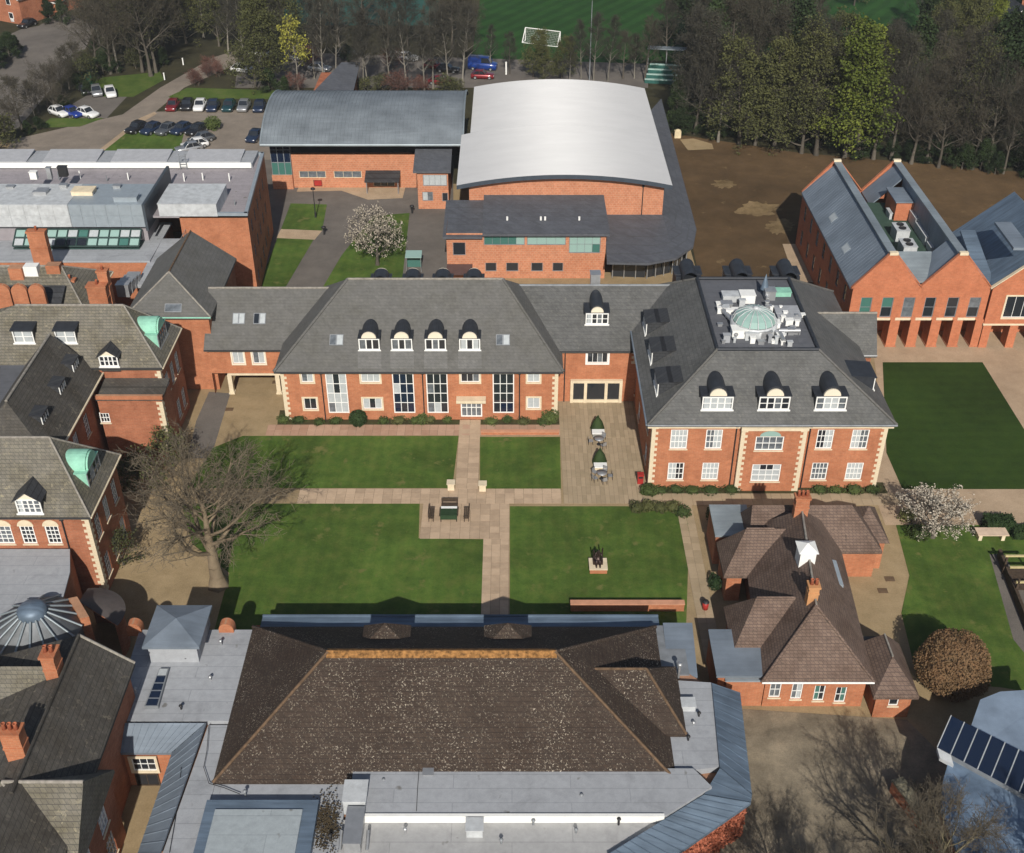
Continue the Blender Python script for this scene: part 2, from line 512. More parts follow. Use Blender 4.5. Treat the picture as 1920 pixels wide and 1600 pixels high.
def window(parent, x, y, z, w, h, nx=2, ny=2, rot=0.0, frame=WHITE, recess=0.1, panes=None, t=0.07, surround=None, sill=True, split=0.42, fillets=None, name='window'):
    """frame and glazing bars as the part; panes, sill and surround under it. Faces local -y."""
    w, h = round(w, 2), round(h, 2)
    iw, ih = w - 2 * t, h - 2 * t
    def frame_mb():
        m = MB()
        m.box(-w / 2, w / 2, -0.04, 0.05, h - t, h)
        m.box(-w / 2, w / 2, -0.04, 0.05, 0, t)
        m.box(-w / 2, -w / 2 + t, -0.04, 0.05, t, h - t)
        m.box(w / 2 - t, w / 2, -0.04, 0.05, t, h - t)
        b = t * 0.62
        for i in range(1, nx):
            cx = -w / 2 + t + iw * i / nx
            m.box(cx - b / 2, cx + b / 2, -0.03, 0.045, t, h - t)
        for j in range(1, ny):
            cz = t + ih * j / ny
            for i in range(nx):
                xa = -w / 2 + t + iw * i / nx + (b / 2 if i else 0)
                xb = -w / 2 + t + iw * (i + 1) / nx - (b / 2 if i < nx - 1 else 0)
                m.box(xa, xb, -0.025, 0.042, cz - b / 2, cz + b / 2)
        return m
    me = cached(('window_frame', w, h, nx, ny, t, frame.name), frame_mb, frame)
    d = Vector((-math.sin(rot), math.cos(rot), 0)) * recess
    o = inst(me, name, parent, Vector((x, y, z)) + d, rot)
    def pick():
        if panes is not None:
            return panes if not isinstance(panes, (list, tuple)) else RND.choice(panes)
        return RND.choice([GLASS, GLASS, GLASSMID, GLASSMID, BLIND])
    cw, ch = iw / nx, ih / ny
    if cw >= split and nx * ny <= 16:
        base = pick()
        for i in range(nx):
            for j in range(ny):
                pm = cached(('pane', round(cw, 3), round(ch, 3)), lambda: MB().box(-cw / 2 + 0.012, cw / 2 - 0.012, 0.012, 0.022, -ch / 2 + 0.012, ch / 2 - 0.012), GLASS)
                mt = base if RND.random() < 0.7 else pick()
                inst(pm, 'pane', o, (-w / 2 + t + cw * (i + 0.5), 0, t + ch * (j + 0.5)), world=False, mat=mt)
    else:
        for i in range(2 if nx % 2 == 0 else 1):
            k = 2 if nx % 2 == 0 else 1
            pw = iw / k
            pm = cached(('pane', round(pw, 3), round(ih, 3)), lambda: MB().box(-pw / 2 + 0.012, pw / 2 - 0.012, 0.012, 0.022, -ih / 2 + 0.012, ih / 2 - 0.012), GLASS)
            inst(pm, 'pane', o, (-w / 2 + t + pw * (i + 0.5), 0, t + ih / 2), world=False, mat=pick())
    if surround is not None:
        s = 0.17
        sm = cached(('surround', w, h, surround.name), lambda: MB().box(-w / 2 - s, w / 2 + s, -0.15, -0.045, -s, -0.003).box(-w / 2 - s, w / 2 + s, -0.15, -0.045, h + 0.003, h + s)
                    .box(-w / 2 - s, -w / 2 - 0.003, -0.15, -0.045, -0.003, h + 0.003).box(w / 2 + 0.003, w / 2 + s, -0.15, -0.045, -0.003, h + 0.003), surround)
        inst(sm, 'surround', o, (0, 0, 0), world=False)
    elif sill:
        sm = cached(('sill', w), lambda: MB().box(-w / 2 - 0.08, w / 2 + 0.08, -recess - 0.08, -0.045, -0.1, -0.004), STONE)
        inst(sm, 'sill', o, (0, 0, 0), world=False)
    return o

def facade(mb, A, B, z0, z1, wins=(), recess=0.14, mi=0):
    """upright wall from A to B (outside on the right of A->B) with real openings; wins = (u, z, w, h)"""
    A, B = Vector(A[:2]), Vector(B[:2])
    L = (B - A).length
    d = (B - A) / L
    n = Vector((d.y, -d.x))
    op = []
    for (u, z, w, h) in wins:
        op.append((max(0.01, u - w / 2), min(L - 0.01, u + w / 2), max(z0, z), min(z1 - 0.01, z + h)))
    us = sorted({0.0, L} | {round(v, 4) for o in op for v in o[:2]})
    zs = sorted({z0, z1} | {round(v, 4) for o in op for v in o[2:]})
    P = lambda u, z, r=0.0: (A.x + d.x * u - n.x * r, A.y + d.y * u - n.y * r, z)
    for i in range(len(us) - 1):
        for j in range(len(zs) - 1):
            um, zm = (us[i] + us[i + 1]) / 2, (zs[j] + zs[j + 1]) / 2
            if any(o[0] < um < o[1] and o[2] < zm < o[3] for o in op): continue
            mb.poly([P(us[i], zs[j]), P(us[i + 1], zs[j]), P(us[i + 1], zs[j + 1]), P(us[i], zs[j + 1])], mi)
    for a, b, c, e in op:
        mb.poly([P(a, c), P(b, c), P(b, c, recess), P(a, c, recess)], mi)
        mb.poly([P(a, e, recess), P(b, e, recess), P(b, e), P(a, e)], mi)
        mb.poly([P(a, c), P(a, c, recess), P(a, e, recess), P(a, e)], mi)
        mb.poly([P(b, c, recess), P(b, c), P(b, e), P(b, e, recess)], mi)
        mb.poly([P(a, c, recess), P(b, c, recess), P(b, e, recess), P(a, e, recess)], mi)

def south_wall(root, mb, x0, x1, y, z0, z1, wins, **kw):
    """a wall facing the camera; wins = [(xc, z, w, h, options)] builds wall openings and the windows in them"""
    facade(mb, (x0, y), (x1, y), z0, z1, [(a[0] - x0, a[1], a[2], a[3]) for a in wins])
    for a in wins:
        o = dict(kw)
        if len(a) > 4: o.update(a[4])
        window(root, a[0], y, a[1], a[2], a[3], **o)

def side_wall(root, mb, A, B, z0, z1, wins, **kw):
    A2, B2 = Vector(A[:2]), Vector(B[:2])
    d = (B2 - A2).normalized()
    rot = math.atan2(d.y, d.x)
    facade(mb, A, B, z0, z1, [a[:4] for a in wins])
    for a in wins:
        o = dict(kw)
        if len(a) > 4: o.update(a[4])
        p = A2 + d * a[0]
        window(root, p.x, p.y, a[1], a[2], a[3], rot=rot, **o)

def roof4(mb, x0, x1, y0, y1, ze, R1, R2, th=0.25, mi=0):
    """hipped or gabled roof on a rectangle; R1, R2 ridge ends"""
    c = [(x0, y0, ze), (x1, y0, ze), (x1, y1, ze), (x0, y1, ze)]
    if abs(R1[1] - R2[1]) < 1e-6:
        if R1[0] > R2[0]: R1, R2 = R2, R1
        mb.poly([c[0], c[1], R2, R1], mi); mb.poly([c[1], c[2], R2], mi)
        mb.poly([c[2], c[3], R1, R2], mi); mb.poly([c[3], c[0], R1], mi)
    else:
        if R1[1] > R2[1]: R1, R2 = R2, R1
        mb.poly([c[0], c[1], R1], mi); mb.poly([c[1], c[2], R2, R1], mi)
        mb.poly([c[2], c[3], R2], mi); mb.poly([c[3], c[0], R1, R2], mi)
    b = [(p[0], p[1], ze - th) for p in c]
    for i in range(4):
        j = (i + 1) % 4
        mb.poly([b[i], b[j], c[j], c[i]], mi)
    mb.poly(b[::-1], mi)

def cap(roof, mat, *segs, r=0.13, name='ridge_cap'):
    for p, q in segs:
        m = MB()
        m.tube(p, q, r, r, 6)
        part(m, name, mat, roof)

def gutter(roof, p, q, mat=BLACK, r=0.08):
    m = MB()
    m.tube(p, q, r, r, 6)
    part(m, 'gutter', mat, roof)

def downpipe(root, x, y, z0, z1, mat=BLACK):
    m = MB()
    m.tube((x, y, z0), (x, y, z1), 0.06, 0.06, 6)
    m.box(x - 0.14, x + 0.14, y - 0.1, y + 0.1, z1 - 0.25, z1)
    part(m, 'downpipe', mat, root)

def quoins(root, x, y, z0, z1, nx=1, ny=-1, h=0.3, mat=STONE, w=(0.55, 0.32)):
    """corner stones stepping long and short; nx, ny say which way the corner faces"""
    k = 0
    z = z0 + 0.05
    while z + h < z1:
        a, b = (w[0], w[1]) if k % 2 == 0 else (w[1], w[0])
        def mk(a=a, b=b):
            m = MB()
            x0, x1 = (-a, 0.03) if nx > 0 else (-0.03, a)
            y0, y1 = (-0.03, b) if ny < 0 else (-b, 0.03)
            return m.box(x0, x1, y0, y1, 0, h - 0.02)
        me = cached(('quoin', nx, ny, a, b, h, mat.name), mk, mat)
        if k % 2 == 0 or True:
            inst(me, 'quoin', root, (x, y, z))
        z += h
        k += 1

def chimney(root, x, y, z0, z1, w=0.9, d=0.9, pots=2, mat=BRICK, potmat=POT, corbel=True):
    m = MB()
    m.box(x - w / 2, x + w / 2, y - d / 2, y + d / 2, z0, z1)
    if corbel:
        m.box(x - w / 2 - 0.08, x + w / 2 + 0.08, y - d / 2 - 0.08, y + d / 2 + 0.08, z1 + 0.002, z1 + 0.18)
        m.box(x - w / 2 - 0.04, x + w / 2 + 0.04, y - d / 2 - 0.04, y + d / 2 + 0.04, z0 + (z1 - z0) * 0.72, z0 + (z1 - z0) * 0.72 + 0.14)
    o = part(m, 'chimney', mat, root)
    for i in range(pots):
        px = x + (i - (pots - 1) / 2) * (w / max(pots, 1)) * 0.9
        p = MB()
        p.lathe([(0.0, z1 + 0.182), (0.15, z1 + 0.182), (0.12, z1 + 0.6), (0.15, z1 + 0.65), (0.1, z1 + 0.66), (0.1, z1 + 0.4)], 8, 0, px, y)
        part(p, 'chimney_pot', potmat, o)
    return o

def half_disc(m, r, y0, y1, z, n=10, mi=0, h=None):
    h = h or r
    pts = [(r * math.cos(math.pi * i / n), h * math.sin(math.pi * i / n)) for i in range(n + 1)]
    f = [(x, y0, z + q) for x, q in pts]
    b = [(x, y1, z + q) for x, q in pts]
    m.poly(f[::-1][::-1], mi)
    for i in range(n):
        m.poly([f[i + 1], f[i], b[i], b[i + 1]], mi)
    m.poly([f[0], f[n], b[n], b[0]], mi)

def dormer(root, p, w, h, depth, style, rot=0.0, nx=3, ny=2, panes=None, roofmat=LEAD, cheek=LEAD, front=WHITE, ped=CREAM):
    """body (cheeks and roof) as the part; window front, panes and pediment below it. Local -y is the front."""
    m = MB()
    W = w / 2
    if style == 'arch':
        r = w * 0.40
        m.box(-W, W, 0.02, depth, -0.6, h)
        half_disc(m, r, 0.12, depth + r * 0.9, h - 0.02, 12, h=r * 0.95)
        m.box(-W - 0.08, W + 0.08, -0.06, depth * 0.9, h, h + 0.06)
    elif style == 'wide':
        r = w * 0.30
        m.box(-W, W, 0.02, depth, -0.7, h)
        m.box(-W - 0.14, W + 0.14, 0.0, depth * 0.8, h, h + 0.1)
        half_disc(m, r, 0.1, depth + r * 1.3, h + 0.08, 12, h=r * 1.15)
    elif style == 'gable':
        m.box(-W, W, 0.02, depth, -0.6, h)
        e, rise = 0.18, w * 0.42
        dd = depth + rise * 0.9
        for sgn in (-1, 1):
            m.slab([(sgn * (W + e), -0.25, h - 0.08), (sgn * (W + e), dd, h - 0.08), (0, dd, h + rise), (0, -0.25, h + rise)][::sgn], 0.1)
    elif style == 'box':
        m.box(-W, W, 0.02, depth, -0.7, h)
        m.slab([(-W - 0.12, -0.2, h + 0.1), (W + 0.12, -0.2, h + 0.1), (W + 0.12, depth + 1.0, h + 0.35), (-W - 0.12, depth + 1.0, h + 0.35)], 0.14)
    elif style == 'mono':
        m.box(-W, W, 0.02, depth, -0.5, h)
        m.slab([(-W - 0.1, -0.15, h + 0.05), (W + 0.1, -0.15, h + 0.05), (W + 0.1, depth + 0.6, h + 0.3), (-W - 0.1, depth + 0.6, h + 0.3)], 0.1)
    me = m.mesh('dormer')
    setmats(me, roofmat)
    o = inst(me, 'dormer', root, p, rot)
    f = MB()
    t, b = 0.11, 0.05
    iw, ih = w - 2 * t, h - 2 * t
    f.box(-W, W, -0.06, 0.018, h - t, h - 0.003).box(-W, W, -0.06, 0.018, 0, t).box(-W, -W + t, -0.06, 0.018, t, h - t).box(W - t, W, -0.06, 0.018, t, h - t)
    f.box(-W - 0.1, W + 0.1, -0.16, -0.062, -0.1, 0.03)
    for i in range(1, nx):
        cx = -W + t + iw * i / nx
        bb = 0.06
        f.box(cx - bb, cx + bb, -0.05, 0.017, t, h - t)
    for j in range(1, ny):
        cz = t + ih * j / ny
        for i in range(nx):
            xa = -W + t + iw * i / nx + (0.06 if i else 0)
            xb = -W + t + iw * (i + 1) / nx - (0.06 if i < nx - 1 else 0)
            f.box(xa, xb, -0.045, 0.016, cz - b / 2, cz + b / 2)
    part(f, 'window_front', front, o, local=True)
    cw = iw / nx
    for i in range(nx):
        g = MB()
        g.box(-W + t + cw * i + 0.06, -W + t + cw * (i + 1) - 0.06, 0.0, 0.012, t, h - t)
        pm = (panes if not isinstance(panes, (list, tuple)) else RND.choice(panes)) if panes is not None else RND.choice([GLASS, GLASS, GLASSMID, BLIND])
        part(g, 'pane', pm, o, local=True)
    if style in ('arch', 'wide'):
        g = MB()
        r = w * (0.35 if style == 'arch' else 0.275)
        half_disc(g, r, -0.05, 0.1, h + (0.06 if style == 'arch' else 0.1), 12, h=r * 0.92)
        part(g, 'pediment', ped, o, local=True)
    if style == 'gable':
        g = MB()
        g.add([(-W, -0.02, h), (W, -0.02, h), (0, -0.02, h + w * 0.38), (-W, 0.1, h), (W, 0.1, h), (0, 0.1, h + w * 0.38)], [(0, 1, 2), (5, 4, 3)])
        part(g, 'gable_board', ped, o, local=True)
    return o

def rooflight(root, px, py, w, h, Y0, z0, tanp, panes=GLASSMID, n=2):
    p = on_slope(px, py, Y0, z0, tanp)
    a = math.atan(tanp)
    m = MB()
    m.box(-w / 2, w / 2, -h / 2, h / 2, -0.1, 0.09)
    me = m.mesh('rooflight')
    setmats(me, LEADGREY)
    o = inst(me, 'rooflight', root, p)
    o.rotation_euler = (a, 0, 0)
    pw = w / n
    for i in range(n):
        g = MB()
        x = -w / 2 + pw * (i + 0.5)
        g.box(x - pw / 2 + 0.07, x + pw / 2 - 0.07, -h / 2 + 0.08, h / 2 - 0.08, 0.092, 0.11)
        part(g, 'pane', panes if not isinstance(panes, (list, tuple)) else panes[i % len(panes)], o, local=True)
    return o

def seams(mb, p00, p10, p01, p11, n, r=0.03, hgt=0.05):
    """standing seams running from edge p00-p10 up to edge p01-p11"""
    p00, p10, p01, p11 = map(Vector, (p00, p10, p01, p11))
    for i in range(n + 1):
        t = i / n
        a = p00.lerp(p10, t)
        b = p01.lerp(p11, t)
        mb.tube(a + Vector((0, 0, hgt * 0.4)), b + Vector((0, 0, hgt * 0.4)), r, r, 4, caps=False, smooth=False)

def rooftop_box(root, x0, x1, y0, y1, z0, z1, mat, name='plant_box'):
    m = MB()
    b = 0.06
    m.box(x0, x1, y0, y1, z0, z1 - 0.05)
    m.box(x0 - b, x1 + b, y0 - b, y1 + b, z1 - 0.048, z1)
    return part(m, name, mat, root)
# ---------------------------------------------------------------- ground, lawns, paths, roads
def sheet(name, px, z, mat, label, cat, world=False):
    pts = [Vector((p[0], p[1], z)) if world else at(p[0], p[1], 0) for p in px]
    m = MB()
    pts = [(p[0], p[1], z) for p in pts]
    n = len(pts)
    if sum(pts[i][0] * pts[(i + 1) % n][1] - pts[(i + 1) % n][0] * pts[i][1] for i in range(n)) < 0:
        pts = pts[::-1]
    m.poly(pts)
    o = part(m, name, mat)
    return tag(o, label, cat, kind='structure')

sheet('ground', [(-900, -300), (900, -300), (900, 1600), (-900, 1600)], 0.0, SOIL, 'dark leaf-strewn earth between the trees and buildings', 'ground', True)
sheet('campus_ground', [(0, 1600), (0, 262), (515, 258), (520, 345), (1262, 345), (1310, 525), (1480, 525), (1930, 640), (1930, 1600)], 0.004, GRAVEL, 'tan gravel ground of the school grounds', 'ground')
sheet('courtyard', [(490, 262), (850, 262), (850, 560), (440, 560)], 0.008, TARMAC, 'grey tarmac court between the barrel-roofed halls and the long block', 'courtyard')
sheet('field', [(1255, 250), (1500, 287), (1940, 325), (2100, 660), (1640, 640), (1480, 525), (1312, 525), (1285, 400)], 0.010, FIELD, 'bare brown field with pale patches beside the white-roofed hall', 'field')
def blob(name, px, py, rx, ry, z, mat, label, seed):
    r = random.Random(seed)
    pts = []
    for i in range(36):
        a = 2 * math.pi * i / 36
        k = r.uniform(0.7, 1.2)
        pts.append((px + rx * k * math.cos(a), py + ry * k * math.sin(a)))
    sheet(name, pts, z, mat, label, 'ground')
PATCH = ground('trodden_sandy_earth', [(0.35, (0.12, 0.08, 0.04)), (0.5, (0.20, 0.14, 0.07)), (0.65, (0.27, 0.19, 0.10))], 0.5, amt2=0.6)
blob('bare_patch', 1358, 345, 22, 9, 0.014, PATCH, 'small pale sandy patch in the brown field beside the white-roofed hall', 1)
blob('bare_patch', 1420, 392, 40, 14, 0.014, PATCH, 'pale trodden patch in the middle of the brown field', 2)
blob('bare_patch', 1462, 425, 26, 14, 0.018, PATCH, 'pale trodden patch beside the dark wall of the gabled building', 3)
sheet('sandy_mound', [(1275, 262), (1300, 260), (1335, 270), (1338, 280), (1290, 282)], 0.016, GRAVEL, 'pale sandy patch at the wood edge of the brown field', 'ground')
sheet('sports_pitch', [(at(880, 140).x, at(880, 140).y), (at(1500, 140).x, at(880, 140).y), (240, 520), (-15, 520), (at(900, 0).x, at(900, 0).y)], 0.006, PITCHGRASS, 'dark green mown playing field beyond the trees', 'pitch', True)
sheet('far_field', [(70, 215), (130, 215), (200, 420), (60, 420)], 0.008, PITCHGRASS, 'dark green field behind the wood on the right', 'pitch', True)
sheet('teal_court', [(530, 48), (830, 48), (820, -30), (540, -30)], 0.007, PITCHTEAL, 'teal sports court behind the bare trees', 'court')
sheet('woodland_car_park', [(440, 165), (1215, 165), (1215, 120), (450, 95)], 0.009, TARMAC, 'shaded tarmac car park under the bare trees', 'car park')

sheet('road', [(-30, 262), (35, 240), (160, 92), (178, 52), (120, 20), (-60, 130)], 0.012, TARMAC, 'grey public road running past the left edge', 'road')
sheet('side_road', [(-60, 100), (40, 55), (120, 40), (150, 62), (60, 110), (-40, 150)], 0.016, TARMAC, 'grey tarmac turning by the white van at the top left', 'road')
sheet('driveway', [(0, 300), (25, 262), (230, 215), (300, 165), (400, 108), (452, 92), (450, 118), (345, 165), (215, 275), (200, 300)], 0.016, TARMACWARM, 'warm grey drive curving up past the parked cars', 'driveway')
sheet('car_park', [(255, 232), (290, 210), (520, 205), (520, 300), (380, 300)], 0.018, TARMACWARM, 'staff car park with two rows of cars', 'car park')
sheet('parking_bay', [(120, 205), (165, 178), (238, 182), (200, 222), (130, 222)], 0.020, TARMAC, 'small tarmac parking bay beside the drive', 'car park')
sheet('verge', [(72, 240), (95, 222), (150, 222), (195, 222), (150, 238)], 0.024, GRASSROUGH, 'grass verge in front of the white and blue cars', 'grass')
sheet('verge', [(195, 182), (150, 150), (300, 135), (308, 150), (250, 182)], 0.022, GRASSROUGH, 'bright grass bank below the tall trees by the drive', 'grass')
sheet('verge', [(315, 182), (352, 165), (520, 170), (520, 186), (330, 186)], 0.022, GRASSROUGH, 'grass strip behind the back row of parked cars', 'grass')
sheet('verge', [(182, 292), (252, 238), (345, 250), (335, 292)], 0.024, GRASS, 'green grass triangle in front of the dark parked cars', 'grass')
sheet('kerb_path', [(172, 292), (262, 222), (290, 210), (294, 214), (252, 238), (184, 292)], 0.028, PAVE, 'pale footpath along the edge of the drive', 'path')

sheet('lawn', [(455, 818), (860, 818), (848, 916), (350, 916), (400, 840)], 0.03, GRASS, 'lawn directly below the tall white windows of the long block', 'lawn')
sheet('lawn', [(340, 945), (787, 945), (785, 1010), (908, 1012), (900, 1190), (400, 1190), (430, 1075), (360, 1020)], 0.03, GRASS, 'large lawn beside the spreading bare tree', 'lawn')
sheet('lawn', [(900, 820), (1050, 820), (1052, 920), (900, 920)], 0.03, GRASS, 'small square lawn beside the cafe yard', 'lawn')
sheet('lawn', [(956, 950), (1294, 950), (1286, 1190), (956, 1190)], 0.03, GRASS, 'lawn with the sculpture on a brick plinth', 'lawn')
sheet('tree_ground', [(205, 870), (470, 860), (360, 1020), (430, 1078), (395, 1180), (215, 1180)], 0.012, GRAVEL, 'bare brown earth under the spreading tree', 'ground')
sheet('drive_strip', [(392, 735), (432, 738), (395, 860), (350, 860), (368, 790)], 0.02, TARMAC, 'grey tarmac strip beside the old brick house', 'path')
sheet('forecourt', [(1630, 600), (1960, 600), (2050, 985), (1660, 985), (1640, 930), (1655, 800)], 0.02, PAVE, 'buff paved forecourt in front of the arcaded brick building', 'forecourt')
sheet('lawn', [(1655, 680), (1842, 680), (1990, 918), (1692, 918), (1662, 850)], 0.04, GRASSSHADE, 'shade-toned green striped lawn on the right by the paved forecourt', 'lawn')
sheet('lawn', [(1680, 985), (1960, 985), (1990, 1310), (1880, 1290), (1720, 1275), (1690, 1150), (1705, 1080)], 0.03, GRASS, 'garden lawn beside the round clipped bush', 'lawn')
sheet('gravel_yard', [(1392, 1330), (1700, 1350), (1770, 1420), (1790, 1700), (1200, 1700), (1405, 1510)], 0.03, YARDGREY, 'shaded mottled brown yard below the cottage at bottom right', 'yard')
sheet('garden_path', [(1855, 1040), (1882, 1040), (1990, 1230), (1990, 1310), (1900, 1200)], 0.034, TARMAC, 'dark worn path across the garden on the right', 'path')
sheet('court_lawn', [(545, 382), (613, 384), (604, 433), (527, 430)], 0.03, GRASS, 'small lawn by the lamp post in the tarmac court', 'lawn')
sheet('court_lawn', [(520, 447), (588, 450), (532, 545), (482, 545)], 0.03, GRASS, 'small lawn beside the red brick end wall', 'lawn')
sheet('court_lawn', [(700, 405), (768, 400), (752, 545), (602, 545), (640, 480)], 0.03, GRASS, 'lawn beneath the white blossom tree', 'lawn')
sheet('court_path', [(527, 430), (604, 433), (590, 450), (518, 447)], 0.024, PAVE, 'pale paved strip between the two small court lawns', 'path')
sheet('court_terrace', [(560, 352), (760, 352), (755, 372), (690, 375), (640, 358), (556, 360)], 0.024, PAVE, 'pale paved terrace in front of the grey barrel-roofed hall', 'terrace')
sheet('side_strip', [(1467, 458), (1497, 458), (1528, 530), (1492, 530)], 0.03, PAVE, 'pale concrete strip beside the gabled brick building', 'path')

def paved(name, x0, x1, y0, y1, z, mat, joint, sx, sy, label, cat, stagger=0.5):
    m = MB()
    m.poly([(x0, y0, z), (x1, y0, z), (x1, y1, z), (x0, y1, z)])
    o = part(m, name, joint)
    tag(o, label, cat, kind='structure')
    nx, ny = max(1, round((x1 - x0) / sx)), max(1, round((y1 - y0) / sy))
    ax, ay = (x1 - x0) / nx, (y1 - y0) / ny
    me = MB().box(-ax / 2 + 0.012, ax / 2 - 0.012, -ay / 2 + 0.012, ay / 2 - 0.012, -0.01, 0.012).mesh('slab')
    setmats(me, mat)
    for j in range(ny):
        for i in range(nx):
            s = inst(me, 'slab', o, (x0 + ax * (i + 0.5), y0 + ay * (j + 0.5), z + 0.006 + RND.uniform(-0.003, 0.003)), RND.uniform(-0.004, 0.004))
    return o

yA, yB = at(0, 945).y, at(0, 917).y
xL, xC0, xC1 = at(560, 930).x, at(849, 930).x, at(1052, 930).x
paved('path', at(560, 930).x, at(1052, 930).x, yA, yB, 0.024, SLAB, JOINT, 0.85, 0.8, 'cross path of buff slabs between the lawns', 'path')
paved('path', at(858, 850).x, at(899, 850).x, yB, at(0, 788).y, 0.024, SLAB, JOINT, 0.85, 0.8, 'slab path leading up to the front entrance', 'path')
paved('patio', at(790, 980).x, at(955, 980).x, at(0, 1011).y, yA, 0.024, SLAB, JOINT, 0.85, 0.85, 'slab patio with the wooden table and benches', 'patio')
paved('path', at(904, 1080).x, at(954, 1080).x, at(0, 1190).y, at(0, 1011).y, 0.024, SLAB, JOINT, 0.85, 0.8, 'slab path between the two lower lawns', 'path')
paved('path', at(500, 808).x, at(1050, 808).x, at(0, 817).y, at(0, 797).y, 0.020, varied('reddish_slab', (0.36, 0.22, 0.15), (0.47, 0.31, 0.22), 0.9), JOINT, 0.8, 0.8, 'reddish slab path along the planting bed of the long block', 'path')
paved('yard', at(1052, 850).x, at(1200, 850).x, at(0, 945).y, at(0, 753).y, 0.020, SLABTAN, JOINT, 0.42, 1.3, 'tan slabbed cafe yard between the long block and the grand hall', 'yard')
paved('path', at(1294, 1090).x, at(1326, 1090).x, at(0, 1245).y, at(0, 948).y, 0.020, SLABTAN, JOINT, 0.7, 0.9, 'narrow slab path beside the brown-tiled cottage', 'path')
paved('path', at(1205, 938).x, at(1690, 938).x, at(0, 948).y, at(0, 926).y, 0.022, SLABTAN, JOINT, 0.9, 0.9, 'slab path in front of the grand hall', 'path')
sheet('bed', [(520, 797), (1050, 797), (1050, 770), (525, 770)], 0.03, SOILBED, 'planting bed at the foot of the long block', 'flower bed')
sheet('bed', [(1205, 926), (1665, 926), (1655, 905), (1210, 905)], 0.03, SOILBED, 'planting bed at the foot of the grand hall', 'flower bed')

def low_wall(px0, px1, py, h, th, label, mat=BRICK):
    a, b = at(px0, py), at(px1, py)
    m = MB()
    m.box(a.x, b.x, a.y, a.y + th, 0, h)
    r = thing('brick_wall', label, 'wall', ((a.x + b.x) / 2, a.y, 0))
    part(m, 'wall', mat, r)
    c = MB()
    c.box(a.x - 0.04, b.x + 0.04, a.y - 0.05, a.y + th + 0.05, h + 0.002, h + 0.08)
    part(c, 'coping', flat('brick_coping', (0.52, 0.26, 0.16), 0.85), r)
low_wall(1070, 1282, 1147, 0.75, 0.45, 'low red brick wall at the foot of the sculpture lawn', BRICK)
low_wall(902, 1048, 816, 0.35, 0.3, 'low brick edging wall above the small square lawn', BRICK)

# ---------------------------------------------------------------- the long block in the middle
YM = 97.6
SLATE_LIGHT = courses('paler_slate', (0.160, 0.157, 0.150), (0.142, 0.140, 0.134), (0.115, 0.113, 0.11), 0.4, 0.22, 0.014, bstr=0.15, stain=(0.8, 0.8, 0.76), stain_amt=0.5, rough=0.7)
xm0, xm1 = fx(533, YM, 2), fx(1045, YM, 2)
ZME = 5.75
mid = thing('long_brick_block', 'long two-storey brick block with tall white windows and grey slate hipped roof', 'building', ((xm0 + xm1) / 2, YM, 0))
mb = MB()
W3 = dict(nx=3, ny=1, surround=STONE)
W2 = dict(nx=2, ny=1, surround=STONE)
TALL = dict(nx=3, ny=4, t=0.1, sill=False, panes=[GLASS, GLASS, GLASSBLUE, GLASSMID, BLIND])
wins = []
for r_, o_ in [((565, 587, 700, 717), W2), ((570, 594, 747, 768), W2), ((677, 712, 700, 717), W3), ((681, 716, 747, 767), W3),
               ((864, 899, 700, 717), W3), ((989, 1012, 700, 717), dict(W2, panes=BLIND)), ((989, 1012, 746, 766), dict(W2, panes=BLIND)),
               ((613, 652, 701, 775), TALL), ((737, 777, 701, 775), TALL), ((800, 840, 701, 775), TALL), ((924, 964, 701, 775), TALL)]:
    wins.append((*rect(*r_, YM), o_))
wins.append((*rect(864, 904, 748, 782, YM), dict(nx=4, ny=2, t=0.12, sill=False, panes=[GLASS, GLASSMID], name='entrance_door')))
south_wall(mid, mb, xm0, xm1, YM, 0, ZME, wins)
facade(mb, (xm1, YM), (xm1, YM + 15), 0, ZME)
facade(mb, (xm0, YM + 15), (xm0, YM), 0, ZME)
facade(mb, (xm1, YM + 15), (xm0, YM + 15), 0, ZME)
part(mb, 'wall', BRICK, mid)
ZR, YR = 12.1, 104.9
rl, rr = at(651, 526, ZR).x, at(943, 526, ZR).x
mb = MB()
ex0, ex1, ey0, ey1 = xm0 - 0.5, xm1 + 0.5, YM - 0.55, 2 * YR - YM + 0.55
roof4(mb, ex0, ex1, ey0, ey1, ZME + 0.28, (rl, YR, ZR), (rr, YR, ZR))
mr = part(mb, 'roof', SLATE, mid)
cap(mr, RIDGE, ((rl, YR, ZR), (rr, YR, ZR)))
cap(mr, SLATE, ((ex0, ey0, ZME + .3), (rl, YR, ZR)), ((ex1, ey0, ZME + .3), (rr, YR, ZR)), r=0.16, name='hip_cap')
gutter(mr, (ex0, ey0 - 0.06, ZME + 0.2), (ex1, ey0 - 0.06, ZME + 0.2))
TM = (ZR - ZME - 0.28) / (YR - ey0)
for px in (693, 754, 817, 881):
    p = on_slope(px, 656, ey0, ZME + 0.28, TM)
    dormer(mid, p, 2.05, 1.25, 2.4, 'arch', nx=3, ny=1)
for px in (693, 754, 817, 881):     # lead aprons below the dormers
    p = on_slope(px, 658, ey0, ZME + 0.28, TM)
    q = on_slope(px, 692, ey0, ZME + 0.28, TM)
    part(MB().slab([(q.x - 1.15, q.y, q.z + 0.05), (q.x + 1.15, q.y, q.z + 0.05), (p.x + 1.15, p.y, p.z + 0.05), (p.x - 1.15, p.y, p.z + 0.05)], 0.04), 'slate_apron', SLATE_LIGHT, mid)
